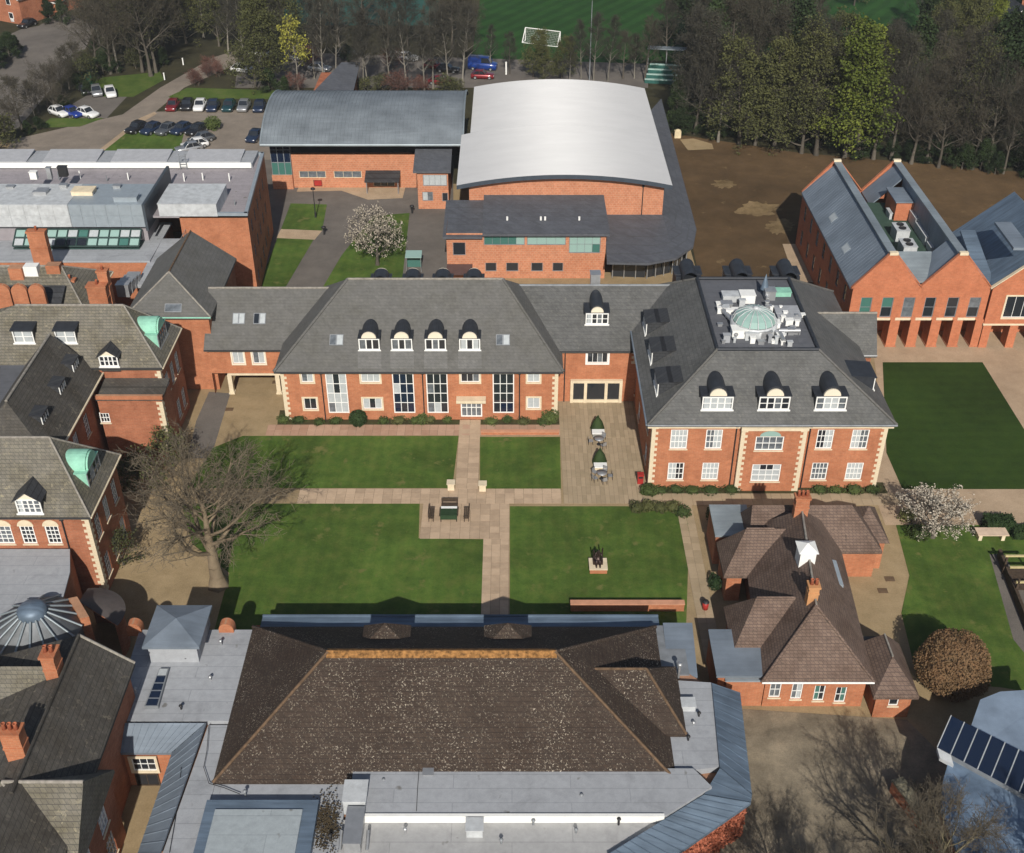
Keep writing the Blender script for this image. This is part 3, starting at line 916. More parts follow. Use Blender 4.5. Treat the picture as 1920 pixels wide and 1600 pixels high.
for px in (712, 772, 829, 888):     # the dormers of the far side show their caps above the ridge
    x = fx(px, YR + 3.4, 10.6)
    dormer(mid, (x, 2 * YR - ey0 - 2.6, ZME + 0.28 + 2.6 * TM), 2.05, 1.9, 1.2, 'arch', rot=math.pi, nx=3, ny=1)
for px in (631, 943):
    rooflight(mid, px, 638, 1.35, 1.15, ey0, ZME + 0.28, TM, [GLASSMID, BLIND])
quoins(mid, xm0, YM, 0, ZME - 0.1, -1)
quoins(mid, xm1, YM, 0, ZME - 0.1, 1)
for px in (606, 794, 974):
    downpipe(mid, fx(px, YM, 3), YM - 0.1, 0, ZME)
x_, z_, w_, h_ = rect(856, 911, 743, 748, YM)
part(MB().box(x_ - w_ / 2, x_ + w_ / 2, YM - 0.9, YM + 0.02, z_, z_ + 0.3), 'porch_canopy', STONE, mid)

# left link with the carriage arch
YL = 102.4
xl0, xl1 = fx(396, YL, 3), fx(530, YL, 3)
lz0, lz1 = zat(700, YL), zat(655, YL)
lk = thing('archway_link', 'brick link over the carriage arch left of the long block', 'building', ((xl0 + xl1) / 2, YL, 0))
mb = MB()
south_wall(lk, mb, xl0, xl1, YL, lz0, lz1, [(*rect(436, 457, 659, 682, YL), dict(nx=2, ny=1, surround=CREAM, panes=[GLASSMID, BLIND])), (*rect(474, 496, 659, 682, YL), dict(nx=2, ny=1, surround=CREAM, panes=[GLASSMID, BLIND]))])
facade(mb, (xl1, YL + 10), (xl0, YL + 10), lz0, lz1)
facade(mb, (xl0, YL + 10), (xl0, YL), 0, lz1)
mb.box(xl0, xl1, YL + 0.3, YL + 9.8, lz0 - 0.02, lz0 + 0.2)
part(mb, 'wall', BRICK, lk)
part(MB().box(fx(428, YL, 2), xl1, YL - 0.12, YL + 0.3, lz0 - 0.2, lz0 - 0.022), 'arch_beam', STONE, lk)
for px in (433, 522):
    x = fx(px, YL, 1)
    m = MB(); m.box(x - 0.22, x + 0.22, YL - 0.05, YL + 0.5, 0, lz0 - 0.2); m.box(x - 0.3, x + 0.3, YL - 0.1, YL + 0.55, 0, 0.2)
    part(m, 'pillar', STONE, lk)
mb = MB()
lr = 9.9
yr = at(450, 540, lr).y
roof4(mb, xl0 - 0.3, xl1 + 8, YL - 0.45, 2 * yr - YL + 0.45, lz1 + 0.2, (xl0 - 0.3, yr, lr), (xl1 + 8, yr, lr))
lro = part(mb, 'roof', SLATE, lk)
cap(lro, RIDGE, ((xl0 - 0.3, yr, lr), (xl1 + 5.0, yr, lr)))
gutter(lro, (xl0 - 0.3, YL - 0.5, lz1 + 0.12), (xl1 + 1.2, YL - 0.5, lz1 + 0.12))
TL = (lr - lz1 - 0.2) / (yr - YL + 0.45)
rooflight(lk, 448, 598, 1.25, 1.2, YL - 0.45, lz1 + 0.2, TL, BLIND)
rooflight(lk, 487, 598, 1.25, 1.2, YL - 0.45, lz1 + 0.2, TL, [GLASS, BLIND])

# right link with the glazed bay
YK = 101.0
xk0, xk1 = xm1 + 0.02, fx(1192, YK, 3)
kz1 = 6.2
rk = thing('glazed_link', 'brick link with cream glazed bay between the long block and grand hall', 'building', ((xk0 + xk1) / 2, YK, 0))
mb = MB()
south_wall(rk, mb, xk0, xk1, YK, 0, kz1, [(*rect(1101, 1140, 657, 681, YK), dict(nx=4, ny=1, surround=WHITE, panes=[GLASS, GLASSMID]))])
facade(mb, (xk1, YK), (xk1, YK + 13), 0, kz1)
facade(mb, (xk1, YK + 13), (xk0, YK + 13), 0, kz1)
part(mb, 'wall', BRICK, rk)
x_, z_, w_, h_ = rect(1069, 1166, 711, 753, YK)
m = MB()
yb = YK - 0.35
m.box(x_ - w_ / 2, x_ + w_ / 2, yb, YK - 0.004, z_ + h_ - 0.3, z_ + h_)
for q in (-0.5, -0.22, 0.2, 0.5):
    xx = x_ + q * (w_ - 0.3)
    m.box(xx - 0.15, xx + 0.15, yb + 0.003, YK - 0.006, 0, z_ + h_ - 0.302)
m.box(x_ - w_ / 2 + 0.31, x_ + w_ / 2 - 0.31, yb + 0.06, YK - 0.008, 0, 0.35)
bay = part(m, 'bay_frame', STONE, rk)
for a, b in ((-0.5, -0.22), (-0.22, 0.2), (0.2, 0.5)):
    xa, xb = x_ + a * (w_ - 0.3) + 0.16, x_ + b * (w_ - 0.3) - 0.16
    part(MB().box(xa, xb, yb + 0.2, yb + 0.22, 0.36, z_ + h_ - 0.32), 'pane', GLASS, bay)
mb = MB()
kr = 10.3
yk = at(1100, 535, kr).y
xkr = fx(1262, yk, kr)
roof4(mb, xm1 - 6, xkr + 1.5, YK - 0.45, 2 * yk - YK + 0.45, kz1 + 0.1, (xm1 - 6, yk, kr), (xkr + 1.5, yk, kr))
kro = part(mb, 'roof', SLATE_MOT, rk)
cap(kro, LEADGREY, ((xm1 - 4, yk, kr), (xkr, yk, kr)))
gutter(kro, (xk0, YK - 0.5, kz1 + 0.05), (xk1, YK - 0.5, kz1 + 0.05))
TK = (kr - kz1 - 0.1) / (yk - YK + 0.45)
dormer(rk, on_slope(1119, 608, YK - 0.45, kz1 + 0.1, TK), 2.3, 1.25, 2.6, 'wide', nx=4, ny=2)
quoins(rk, xk1, YK, 4.5, kz1, 1)
downpipe(rk, xk0 + 0.8, YK - 0.1, 0, kz1)
rooftop_box(rk, fx(1108, yk, kr), fx(1126, yk, kr), yk + 0.6, yk + 1.6, kr - 1.2, kr + 0.9, STEEL, 'vent_housing')

# ---------------------------------------------------------------- the grand hall on the right
YH = 86.3
xh0, xh1 = fx(1219, YH, 3.5), fx(1653, YH, 3.5)
ZH = 7.2
hall = thing('grand_hall', 'square two-storey brick hall with quoined corners, flat-topped slate roof and three large dormers', 'building', ((xh0 + xh1) / 2, YH, 0))
xb0, xb1 = fx(1384, YH - 0.5, 3.5), fx(1504, YH - 0.5, 3.5)
HW = dict(nx=4, ny=3, t=0.1, panes=[GLASSMID, BLIND, GLASS])
mb = MB()
wl = [(*rect(1257, 1289, 806, 842, YH), HW), (*rect(1323, 1354, 806, 842, YH), HW), (*rect(1252, 1282, 868, 900, YH), HW), (*rect(1316, 1347, 868, 900, YH), HW)]
wr = [(*rect(1531, 1562, 806, 842, YH), HW), (*rect(1596, 1628, 806, 842, YH), HW), (*rect(1521, 1551, 868, 900, YH), HW), (*rect(1586, 1617, 868, 900, YH), HW)]
wc = [(*rect(1416, 1469, 819, 845, YH - 0.5), dict(nx=4, ny=2, t=0.1, panes=[BLIND, GLASSMID])), (*rect(1409, 1463, 871, 903, YH - 0.5), dict(nx=4, ny=3, t=0.1, panes=[BLIND, GLASS]))]
south_wall(hall, mb, xh0, xb0, YH, 0, ZH, wl)
south_wall(hall, mb, xb1, xh1, YH, 0, ZH, wr)
south_wall(hall, mb, xb0, xb1, YH - 0.5, 0, ZH, wc)
facade(mb, (xb0, YH), (xb0, YH - 0.5), 0, ZH)
facade(mb, (xb1, YH - 0.5), (xb1, YH), 0, ZH)
YHB = 110.5
SWN = dict(nx=2, ny=3, t=0.1, panes=[GLASSMID, BLIND])
side_wall(hall, mb, (xh1, YH), (xh1, YHB), 0, ZH, [(u, z, 1.5, 1.9, SWN) for u in (3, 8, 13, 18) for z in (0.9, 4.3)])
side_wall(hall, mb, (xh0, YHB), (xh0, YH), 0, ZH, [(u, z, 1.5, 1.9, SWN) for u in (4, 9, 14, 21) for z in (0.9, 4.3)])
facade(mb, (xh1, YHB), (xh0, YHB), 0, ZH)
part(mb, 'wall', BRICK, hall)
xc, zc = wc[0][0], wc[0][1] + wc[0][3]
m = MB(); half_disc(m, 0.95, -0.06, 0.01, 0, 12, h=0.55)
me = m.mesh('window_arch'); setmats(me, GLASSTEAL)
inst(me, 'window_arch', hall, (xc, YH - 0.5, zc + 0.06))
ZT = 12.1
tx0, tx1 = at(1345, 655, ZT).x, at(1535, 655, ZT).x
ty0, ty1 = at(0, 655, ZT).y, at(0, 522, ZT).y
e = 0.55
ex0, ex1, ey0, ey1 = xh0 - e, xh1 + e, YH - e, YHB + e
ze = ZH + 0.25
mb = MB()
c = [(ex0, ey0, ze), (ex1, ey0, ze), (ex1, ey1, ze), (ex0, ey1, ze)]
t = [(tx0, ty0, ZT), (tx1, ty0, ZT), (tx1, ty1, ZT), (tx0, ty1, ZT)]
for i in range(4):
    j = (i + 1) % 4
    mb.poly([c[i], c[j], t[j], t[i]])
    mb.poly([(c[i][0], c[i][1], ze - 0.22), (c[j][0], c[j][1], ze - 0.22), c[j], c[i]])
mb.poly([(p[0], p[1], ze - 0.22) for p in c][::-1])
hro = part(mb, 'roof', SLATE_MOT, hall)
mb = MB()
mb.poly([(p[0], p[1], ZT - 0.15) for p in t])
part(mb, 'flat_roof', MEMBDARK, hall)
m = MB()
for i in range(4):
    j = (i + 1) % 4
    m.tube(t[i], t[j], 0.18, 0.18, 6)
part(m, 'roof_kerb', LEAD, hro)
cap(hro, SLATE, (c[0], t[0]), (c[1], t[1]), (c[2], t[2]), (c[3], t[3]), r=0.14, name='hip_cap')
part(MB().box(ex0 + 0.1, ex1 - 0.1, ey0 + 0.35, ey0 + 0.45, ze - 0.62, ze - 0.225), 'cornice', STONE, hall)
part(MB().box(xb0 - 0.1, xb1 + 0.1, YH - 0.72, YH - 0.505, ze - 0.55, ze - 0.24), 'cornice', STONE, hall)
gutter(hro, (ex0, ey0 - 0.08, ze - 0.02), (ex1, ey0 - 0.08, ze - 0.02), LEADGREY, 0.1)
gutter(hro, (ex0 - 0.08, ey0, ze - 0.02), (ex0 - 0.08, ey1, ze - 0.02), ZINC, 0.1)
TH = (ZT - ze) / (ty0 - ey0)
for px, pn in ((1344, BLIND), (1450, GLASS), (1556, BLIND)):
    dormer(hall, on_slope(px, 768, ey0, ze, TH), 2.75, 1.35, 2.9, 'wide', nx=4, ny=2, panes=[pn, pn, GLASSMID])
TS = (ZT - ze) / (tx0 - ex0)
for k, yy in enumerate((90.5, 96.0, 101.5)):
    dormer(hall, (ex0 + 1.2, yy, ze + 1.2 * TS), 2.6, 1.35, 2.4, 'mono', rot=-math.pi / 2, nx=4, ny=2, roofmat=SLATE_DARK)
dormer(hall, (ex1 - 1.2, 91.5, ze + 1.2 * TS), 2.6, 1.35, 2.4, 'mono', rot=math.pi / 2, nx=4, ny=2)
for px in (1285, 1378, 1466):        # caps of the rear dormers above the flat roof
    x = fx(px, YHB - 1.5, 10)
    dormer(hall, (x, YHB - 1.2, ze + 1.75 * TH), 2.6, 2.3, 2.4, 'wide', rot=math.pi, nx=4, ny=2)
for xx, n_ in ((xh0, -1), (xh1, 1)):
    quoins(hall, xx, YH, 0, ZH - 0.2, n_)
quoins(hall, xb0, YH - 0.5, 0, ZH - 0.2, -1)
quoins(hall, xb1, YH - 0.5, 0, ZH - 0.2, 1)
for px in (1374, 1510):
    downpipe(hall, fx(px, YH, 3.5), YH - 0.1, 0, ZH)
# glass dome lantern and rooftop plant on the flat roof
dc = at(1414, 602, ZT + 0.6)
m = MB()
m.lathe([(2.2, ZT - 0.14), (2.2, ZT + 0.75), (2.05, ZT + 0.78)], 16, 0, dc.x, dc.y)
dome = part(m, 'dome_drum', WHITEBOX, hall)
for i in range(16):
    g = MB()
    a0, a1 = 2 * math.pi * i / 16 + 0.03, 2 * math.pi * (i + 1) / 16 - 0.03
    g.lathe([(2.0 * math.cos(q), ZT + 0.78 + 1.15 * math.sin(q)) for q in (0.02, 0.5, 1.0, 1.42)], 1, 0, dc.x, dc.y, a0, a1, smooth=False)
    part(g, 'pane', GLASSTEAL, dome)
m = MB()
for i in range(16):
    a = 2 * math.pi * i / 16
    pp = [(dc.x + 2.02 * math.cos(q) * math.cos(a), dc.y + 2.02 * math.cos(q) * math.sin(a), ZT + 0.78 + 1.17 * math.sin(q)) for q in (0.0, 0.5, 1.0, 1.5)]
    for k in range(3): m.tube(pp[k], pp[k + 1], 0.05, 0.05, 4, caps=False)
m.ball((dc.x, dc.y, ZT + 1.98), 0.3, 0.3, 0.15)
part(m, 'dome_ribs', WHITEBOX, dome)
rr_ = random.Random(5)
for (px, py, sx, sy, h, mt) in [(1375, 560, 2.2, 1.1, 0.7, WHITEBOX), (1400, 562, 1.4, 1.2, 0.9, WHITE), (1442, 557, 1.0, 1.0, 1.0, STEEL), (1466, 550, 1.6, 1.0, 0.5, COPPER), (1385, 628, 1.4, 1.0, 0.9, WHITE), (1408, 632, 1.2, 0.9, 0.8, WHITEBOX),
                                (1432, 630, 1.3, 0.8, 0.8, STEEL), (1476, 590, 2.2, 2.2, 0.5, MEMB), (1362, 573, 1.0, 0.8, 0.5, STEEL), (1452, 616, 0.8, 0.8, 0.9, WHITE), (1348, 572, 0.5, 0.5, 0.4, WHITE), (1450, 641, 0.35, 0.35, 0.35, WHITE), (1467, 644, 0.3, 0.3, 0.45, WHITE), (1505, 592, 0.35, 0.35, 0.35, WHITE)]:
    q = at(px, py, ZT)
    rooftop_box(hall, q.x - sx / 2, q.x + sx / 2, q.y - sy / 2, q.y + sy / 2, ZT - 0.14, ZT - 0.14 + h, mt, 'plant_unit')
for i in range(46):
    an, rd = rr_.uniform(0, 6.28), rr_.uniform(2.35, 4.4)
    qx, qy = dc.x + rd * math.cos(an) * 1.05, dc.y + rd * math.sin(an) * 0.95
    if not (tx0 + 0.5 < qx < tx1 - 0.5 and ty0 + 0.6 < qy < ty1 - 1.5): continue
    s_ = rr_.uniform(0.2, 0.7)
    rooftop_box(hall, qx - s_ / 2, qx + s_ / 2, qy - s_ * 0.35, qy + s_ * 0.35, ZT - 0.14, ZT + rr_.uniform(0.05, 0.7), rr_.choice([WHITE, WHITE, WHITEBOX, STEEL, MEMB]), 'plant_unit')
for a_, b_ in (((1460, 620), (1500, 620)), ((1462, 625), (1470, 640)), ((1350, 575), (1372, 600)), ((1372, 600), (1380, 628)), ((1434, 545), (1440, 560))):
    p, q = at(*a_, ZT + 0.3), at(*b_, ZT + 0.3)
    m = MB(); m.tube(p, q, 0.22, 0.22, 8)
    m.tube(p, (p.x, p.y, ZT - 0.14), 0.1, 0.1, 5); m.tube(q, (q.x, q.y, ZT - 0.14), 0.1, 0.1, 5)
    part(m, 'duct', STEEL, hall)
q = at(1432, 552, ZT)
part(MB().tube((q.x, q.y, ZT - 0.14), (q.x, q.y, ZT + 1.0), 0.1, 0.1, 6).lathe([(0.42, ZT + 0.6), (0.02, ZT + 2.2)], 12, 0, q.x, q.y), 'roof_cowl', ZINCDEEP, hall)
# wing reaching out on the right side at the back
wx1 = at(1648, 665, 7).x
wz = 6.6
wy0 = at(0, 667, wz).y
wyr = at(0, 587, 10.4).y
mb = MB()
roof4(mb, xh1 - 7, wx1, wy0, 2 * wyr - wy0, wz, (xh1 - 7, wyr, 10.4), (wx1 - 0.2, wyr, 10.4))
w2 = part(mb, 'wing_roof', SLATE_MOT, hall)
cap(w2, RIDGE, ((xh1 - 4.2, wyr, 10.4), (wx1 - 0.2, wyr, 10.4)))
mb = MB()
mb.box(xh1 + 0.01, wx1 - 0.4, wy0 + 0.4, 2 * wyr - wy0 - 0.4, 0, wz - 0.24)
mb.add([(wx1 - 0.42, wy0 + 0.4, wz - 0.24), (wx1 - 0.42, 2 * wyr - wy0 - 0.4, wz - 0.24), (wx1 - 0.42, wyr, 10.2)], [(0, 1, 2)])
part(mb, 'wing_wall', BRICK_OLD, hall)
gutter(w2, (xh1 + 0.6, wy0 - 0.06, wz), (wx1, wy0 - 0.06, wz), STEEL)
# ---------------------------------------------------------------- gabled brick building on the right
YF = 112.1
fz = 7.3
x0, x1, x2 = fx(1600, YF, fz), fx(1727, YF, fz), fx(1858, YF, fz)
fa = 11.2
gb = thing('gabled_brick_building', 'new brick building with twin gables, arcade of piers and zinc roofs', 'building', ((x0 + x2) / 2, YF, 0))
YFB = 138.3
mb = MB()
ZL = zat(600, YF)
FW = [(*rect(*r_, YF), dict(nx=1, ny=2, panes=[GLASSGREEN, GLASSMID, GLASS], frame=LEADGREY, t=0.08, sill=False)) for r_ in
      ((1612, 1633, 558, 595), (1652, 1673, 558, 595), (1692, 1713, 558, 595), (1732, 1752, 558, 595), (1774, 1795, 558, 595), (1815, 1836, 558, 595))]
south_wall(gb, mb, x0, x2, YF, ZL, fz, FW)
for a, b in ((x0, x1), (x1, x2)):
    cx = (a + b) / 2
    mb.add([(a, YF, fz), (b, YF, fz), (cx + 0.4, YF, fa), (cx - 0.4, YF, fa)], [(0, 1, 2, 3)])
    mb.add([(a, YFB, fz), (b, YFB, fz), (cx + 0.4, YFB, fa), (cx - 0.4, YFB, fa)], [(3, 2, 1, 0)])
FSW = dict(nx=1, ny=2, panes=[GLASSMID, GLASS], frame=LEADGREY, t=0.08, sill=False)
side_wall(gb, mb, (x0, YFB), (x0, YF), 0, fz, [(u, z, 1.1, 2.0, FSW) for u in (2.5, 6, 9.5, 13, 16.5, 20, 23.5) for z in (1.0, 4.3)])
facade(mb, (x2, YF), (x2, YFB), 0, fz)
facade(mb, (x2, YFB), (x0, YFB), 0, fz)
mb.box(x0 + 0.01, x2 - 0.01, YF + 3.5, YF + 3.7, 0, ZL)           # back of the arcade
mb.box(x0 + 0.01, x2 - 0.01, YF + 0.01, YF + 3.5, ZL, ZL + 0.15)
part(mb, 'wall', BRICK_NEW, gb)
for pa, pb in ((1600, 1622), (1643, 1661), (1664, 1682), (1702, 1720), (1741, 1759), (1781, 1799), (1823, 1850)):
    xa, xb = fx(pa, YF, 1.5), fx(pb, YF, 1.5)
    if pa == 1643: continue
    m = MB(); m.box(xa, xb, YF - 0.02, YF + 1.9, 0, ZL - 0.002); m.box(xa - 0.08, xb + 0.08, YF - 0.08, YF + 1.95, 0, 0.15)
    part(m, 'pier', BRICK_NEW, gb)
for pa, pb in ((1622, 1664), (1682, 1702), (1720, 1741), (1759, 1781), (1799, 1823)):
    xa, xb = fx(pa, YF, ZL), fx(pb, YF, ZL)
    part(MB().box(xa - 0.25, xb + 0.25, YF - 0.06, YF + 0.3, ZL - 0.02, ZL + 0.28), 'lintel', STONE, gb)
for i, (a, b) in enumerate(((x0, x1), (x1, x2))):
    cx = (a + b) / 2
    for sgn, xe in ((-1, a), (1, b)):
        yb = YFB
        if i == 0 and sgn > 0 or i == 1 and sgn < 0:
            pass
        m = MB()
        f_, k_ = YF + 0.35, yb - 0.35
        pts = [(xe + sgn * 0.25, f_, fz - 0.1), (xe + sgn * 0.25, k_, fz - 0.1), (cx, k_, fa), (cx, f_, fa)]
        if i == 0 and sgn > 0: pts = [(xe, f_, fz), (xe, YF + 4.5, fz), (cx + 2.2, YF + 4.5, fz + (fa - fz) * 0.42), (cx + 2.2, k_, fz + (fa - fz) * 0.42), (cx, k_, fa), (cx, f_, fa)]
        if i == 1 and sgn < 0: pts = [(xe, f_, fz), (xe, YF + 4.5, fz), (cx - 1.2, YF + 4.5, fz + (fa - fz) * 0.66), (cx - 1.2, k_, fz + (fa - fz) * 0.66), (cx, k_, fa), (cx, f_, fa)]
        if i == 1 and sgn < 0:
            m.slab([(xe, f_, fz), (xe, YF + 4.4, fz), (cx, YF + 4.4, fa), (cx, f_, fa)][::-1], 0.22)
            m.slab([(xe, k_ - 4.0, fz), (xe, k_, fz), (cx, k_, fa), (cx, k_ - 4.0, fa)][::-1], 0.22)
            m.box(cx - 0.3, cx + 0.02, YF + 4.4, k_ - 4.0, fz, fa - 0.06)
        else:
            m.slab(pts if sgn > 0 else pts[::-1], 0.22)
        rf = part(m, 'roof_slope', ZINC, gb)
        s = MB()
        seams(s, (pts[0][0], f_, pts[0][2]) if i != 1 or sgn > 0 else (cx - 1.2, f_, fa - 1.3), (xe + sgn * 0.25, k_, fz - 0.1) if (i, sgn) in ((0, -1), (1, 1)) else (cx + sgn * 1.2, k_, fa - 1.3), (cx, f_, fa), (cx, k_, fa), 44, 0.014)
        if (i, sgn) in ((0, -1), (1, 1)):
            part(s, 'seams', ZINC, rf, kind='stuff')
    rdg = MB(); rdg.box(cx - 0.45, cx + 0.45, YF + 0.4, YFB - 0.4, fa - 0.05, fa + 0.1)
    part(rdg, 'ridge_cap', ZINCPALE, gb)
    for yy in (YF + 0.12, YFB - 0.12):
        cp = MB()
        for sgn, xe in ((-1, a), (1, b)):
            cp.slab([(xe + sgn * 0.2, yy - 0.2, fz + 0.02), (xe + sgn * 0.2, yy + 0.2, fz + 0.02), (cx + sgn * 0.4, yy + 0.2, fa + 0.16), (cx + sgn * 0.4, yy - 0.2, fa + 0.16)][::sgn], 0.16)
        part(cp, 'gable_coping', BRICK_NEW, gb)
        part(MB().box(cx - 0.45, cx + 0.45, yy - 0.22, yy + 0.22, fa + 0.0, fa + 0.32), 'gable_cap', STONE, gb)
# roof well with plant between the gables
wz_ = fz + 0.35
part(MB().box((x0 + x1) / 2 + 1.2, (x1 + x2) / 2 - 0.3, YF + 4.4, YFB - 4.4, wz_ - 0.3, wz_), 'well_floor', flat('green_grey_deck', (0.04, 0.075, 0.055), 0.9), gb)
part(MB().slab([(x1 - 0.9, YF + 0.4, fz + 0.6), (x1 + 0.9, YF + 0.4, fz + 0.6), (x1 + 2.0, YF + 4.4, fz + 2.2), (x1 - 2.0, YF + 4.4, fz + 2.2)], 0.2), 'valley_roof', ZINCPALE, gb)
q0, q1 = at(1682, 380, wz_ + 2.3), at(1736, 380, wz_ + 2.3)
q0.y += 3.6; q1.y += 3.6
part(MB().box(q0.x, q1.x, q0.y - 3.6, q0.y + 0.4, wz_, wz_ + 2.3), 'stair_tower', BRICK_NEW, gb)
part(MB().box(q0.x - 0.2, q1.x + 0.2, q0.y - 3.8, q0.y + 0.6, wz_ + 2.302, wz_ + 2.45), 'tower_roof', ZINC, gb)
for px, py, sx, sy, h in ((1690, 425, 1.5, 2.2, 1.5), (1703, 455, 1.5, 2.2, 1.5), (1722, 400, 1.4, 3.0, 1.4), (1738, 430, 1.4, 4.0, 1.1), (1752, 458, 1.2, 1.6, 0.8), (1668, 395, 0.3, 1.6, 0.8)):
    q = at(px, py, wz_ + h)
    o_ = rooftop_box(gb, q.x - sx / 2, q.x + sx / 2, q.y - sy / 2, q.y + sy / 2, wz_, wz_ + h, WHITEBOX, 'chiller_unit')
    if sx > 1.4:
        for k in (-0.5, 0.5):
            m = MB(); m.lathe([(0.0, wz_ + h + 0.02), (0.42, wz_ + h + 0.02), (0.42, wz_ + h + 0.12)], 12, 0, q.x, q.y + k)
            part(m, 'fan', BLACK, o_)
for px, py in ((1565, 396), (1590, 449)):
    tanp = (fa - fz) / ((x1 - x0) / 2)
    yy = at(px, py, 9.4).y
    xx = at(px, py, 9.4).x
    zz = fz + (xx - x0) * tanp
    m = MB(); m.box(-0.5, 0.5, -0.8, 0.8, -0.05, 0.12)
    me = m.mesh('rooflight'); setmats(me, PANELBLUE)
    o_ = inst(me, 'rooflight', gb, (xx, yy, zz))
    o_.rotation_euler = (0, -math.atan(tanp), 0)
    part(MB().box(-0.38, 0.38, -0.68, 0.68, 0.122, 0.14), 'pane', BLIND, o_, local=True)

# its neighbour at the right edge
YG = 111.9
g0, g1 = fx(1862, YG, fz), fx(1862, YG, fz) + 12.0
nb = thing('gabled_brick_wing', 'brick gabled wing with cream framed glazing at the right edge', 'building', ((g0 + g1) / 2, YG, 0))
mb = MB()
ZG = zat(607, YG)
south_wall(nb, mb, g0, g1, YG, ZG, fz, [(*rect(1884, 1936, 556, 596, YG), dict(nx=3, ny=1, surround=STONE, panes=[GLASS]))])
gx = (g0 + g1) / 2
mb.add([(g0, YG, fz), (g1, YG, fz), (gx + 0.4, YG, 12.6), (gx - 0.4, YG, 12.6)], [(0, 1, 2, 3)])
facade(mb, (g0, YG + 14), (g0, YG), 0, fz)
facade(mb, (g1, YG), (g1, YG + 14), 0, fz)
mb.box(g0 + 0.01, g1 - 0.01, YG + 3.5, YG + 3.7, 0, ZG)
mb.box(g0 + 0.01, g1 - 0.01, YG + 0.01, YG + 3.5, ZG, ZG + 0.15)
part(mb, 'wall', BRICK_NEW, nb)
part(MB().box(g0 - 0.1, g1, YG - 0.08, YG + 0.1, ZG - 0.2, ZG), 'lintel', STONE, nb)
for xx in (g0 + 0.45, g0 + 3.4, g0 + 6.4):
    part(MB().box(xx - 0.45, xx + 0.45, YG - 0.02, YG + 1.5, 0, ZG - 0.202), 'pier', BRICK_NEW, nb)
for sgn, xe in ((-1, g0), (1, g1)):
    m = MB()
    m.slab([(xe + sgn * 0.2, YG + 0.3, fz), (xe + sgn * 0.2, YG + 14, fz), (gx, YG + 14, 12.5), (gx, YG + 0.3, 12.5)][::sgn], 0.22)
    part(m, 'roof_slope', ZINCDEEP, nb)
    m = MB()
    m.slab([(xe + sgn * 0.25, YG - 0.1, fz + 0.1), (xe + sgn * 0.25, YG + 0.32, fz + 0.1), (gx, YG + 0.32, 12.72), (gx, YG - 0.1, 12.72)][::sgn], 0.12)
    part(m, 'gable_coping', STONE, nb)
m = MB()
m.slab([(x2 - 1, YF + 1, fz + 0.2), (g0 + 0.5, YF + 1, fz + 0.2), (g0 + 0.5, YF + 9, fz + 2.6), (x2 - 1, YF + 9, fz + 2.6)], 0.25)
part(m, 'link_roof', ZINCDEEP, nb)
q = at(1885, 430, 12)
part(MB().slab([(q.x - 0.9, q.y - 5, 12.2), (q.x + 0.9, q.y - 5, 12.2), (q.x + 0.9, q.y + 1, 12.4), (q.x - 0.9, q.y + 1, 12.4)], 0.3), 'ridge_cap', ZINC, nb)

# ---------------------------------------------------------------- white barrel-roofed sports hall
def white_roof():
    m, nt, b = newmat('white_metal_roof', 0.58, 0.10, 0.35)
    v = coords(nt)
    f = noise(nt, coords(nt, (0.15, 0.5, 1)), 1.0, 4)
    nt.links.new(ramp(nt, f, [(0.3, (0.55, 0.55, 0.55)), (0.7, (0.60, 0.60, 0.598))]), b.inputs['Base Color'])
    b.inputs['Anisotropic'].default_value = 1.0
    b.inputs['Anisotropic Rotation'].default_value = 0.25
    tg = N(nt, 'ShaderNodeTangent', direction_type='RADIAL', axis='Y')
    nt.links.new(tg.outputs[0], b.inputs['Tangent'])
    wv = N(nt, 'ShaderNodeTexWave', wave_type='BANDS', bands_direction='Y')
    wv.inputs['Scale'].default_value = 1.3
    nt.links.new(v, wv.inputs['Vector'])
    bump(nt, b, wv.outputs['Fac'], 0.04, 0.03)
    return m
WROOF = white_roof()
YS = 136.5
sz, sa = zat(348, YS), zat(328, YS)
sx0, sx1 = fx(856, YS, sz), fx(1261, YS, sz)
sxm, shw = (sx0 + sx1) / 2, (sx1 - sx0) / 2
YSB = at(0, 166, sz).y
arc = lambda x: sz + (sa - sz) * (1 - ((x - sxm) / shw) ** 2)
sp = thing('sports_hall', 'large sports hall with gleaming white curved metal roof', 'building', (sxm, YS, 0))
def arc_roof(xa, xb, ya, yb, name):
    m = MB()
    n = 28
    xs = [xa + (xb - xa) * i / n for i in range(n + 1)]
    ny = 6
    ys = [ya + (yb - ya) * j / ny for j in range(ny + 1)]
    vs = [(x, y, arc(x)) for y in ys for x in xs]
    fs = [(j * (n + 1) + i, j * (n + 1) + i + 1, (j + 1) * (n + 1) + i + 1, (j + 1) * (n + 1) + i) for j in range(ny) for i in range(n)]
    m.add(vs, fs, 0, True)
    o = part(m, name, WROOF, sp)
    m = MB()
    th = 0.55
    for yy, s in ((ya, 1), (yb, -1)):
        for i in range(n):
            a, b = xs[i], xs[i + 1]
            m.poly([(a, yy, arc(a) - th), (b, yy, arc(b) - th), (b, yy, arc(b)), (a, yy, arc(a))][::s])
    for xx, s in ((xa, -1), (xb, 1)):
        m.poly([(xx, ya, arc(xx) - th), (xx, yb, arc(xx) - th), (xx, yb, arc(xx)), (xx, ya, arc(xx))][::s])
    for i in range(n):
        a, b = xs[i], xs[i + 1]
        m.poly([(a, ya, arc(a) - th), (a, yb, arc(a) - th), (b, yb, arc(b) - th), (b, ya, arc(b) - th)])
    part(m, 'fascia', flat('dark_blue_fascia', (0.06, 0.075, 0.095), 0.5, 0.2), o)
    return o
ystep = at(0, 253, sz).y
sxl = fx(882, ystep, sz)
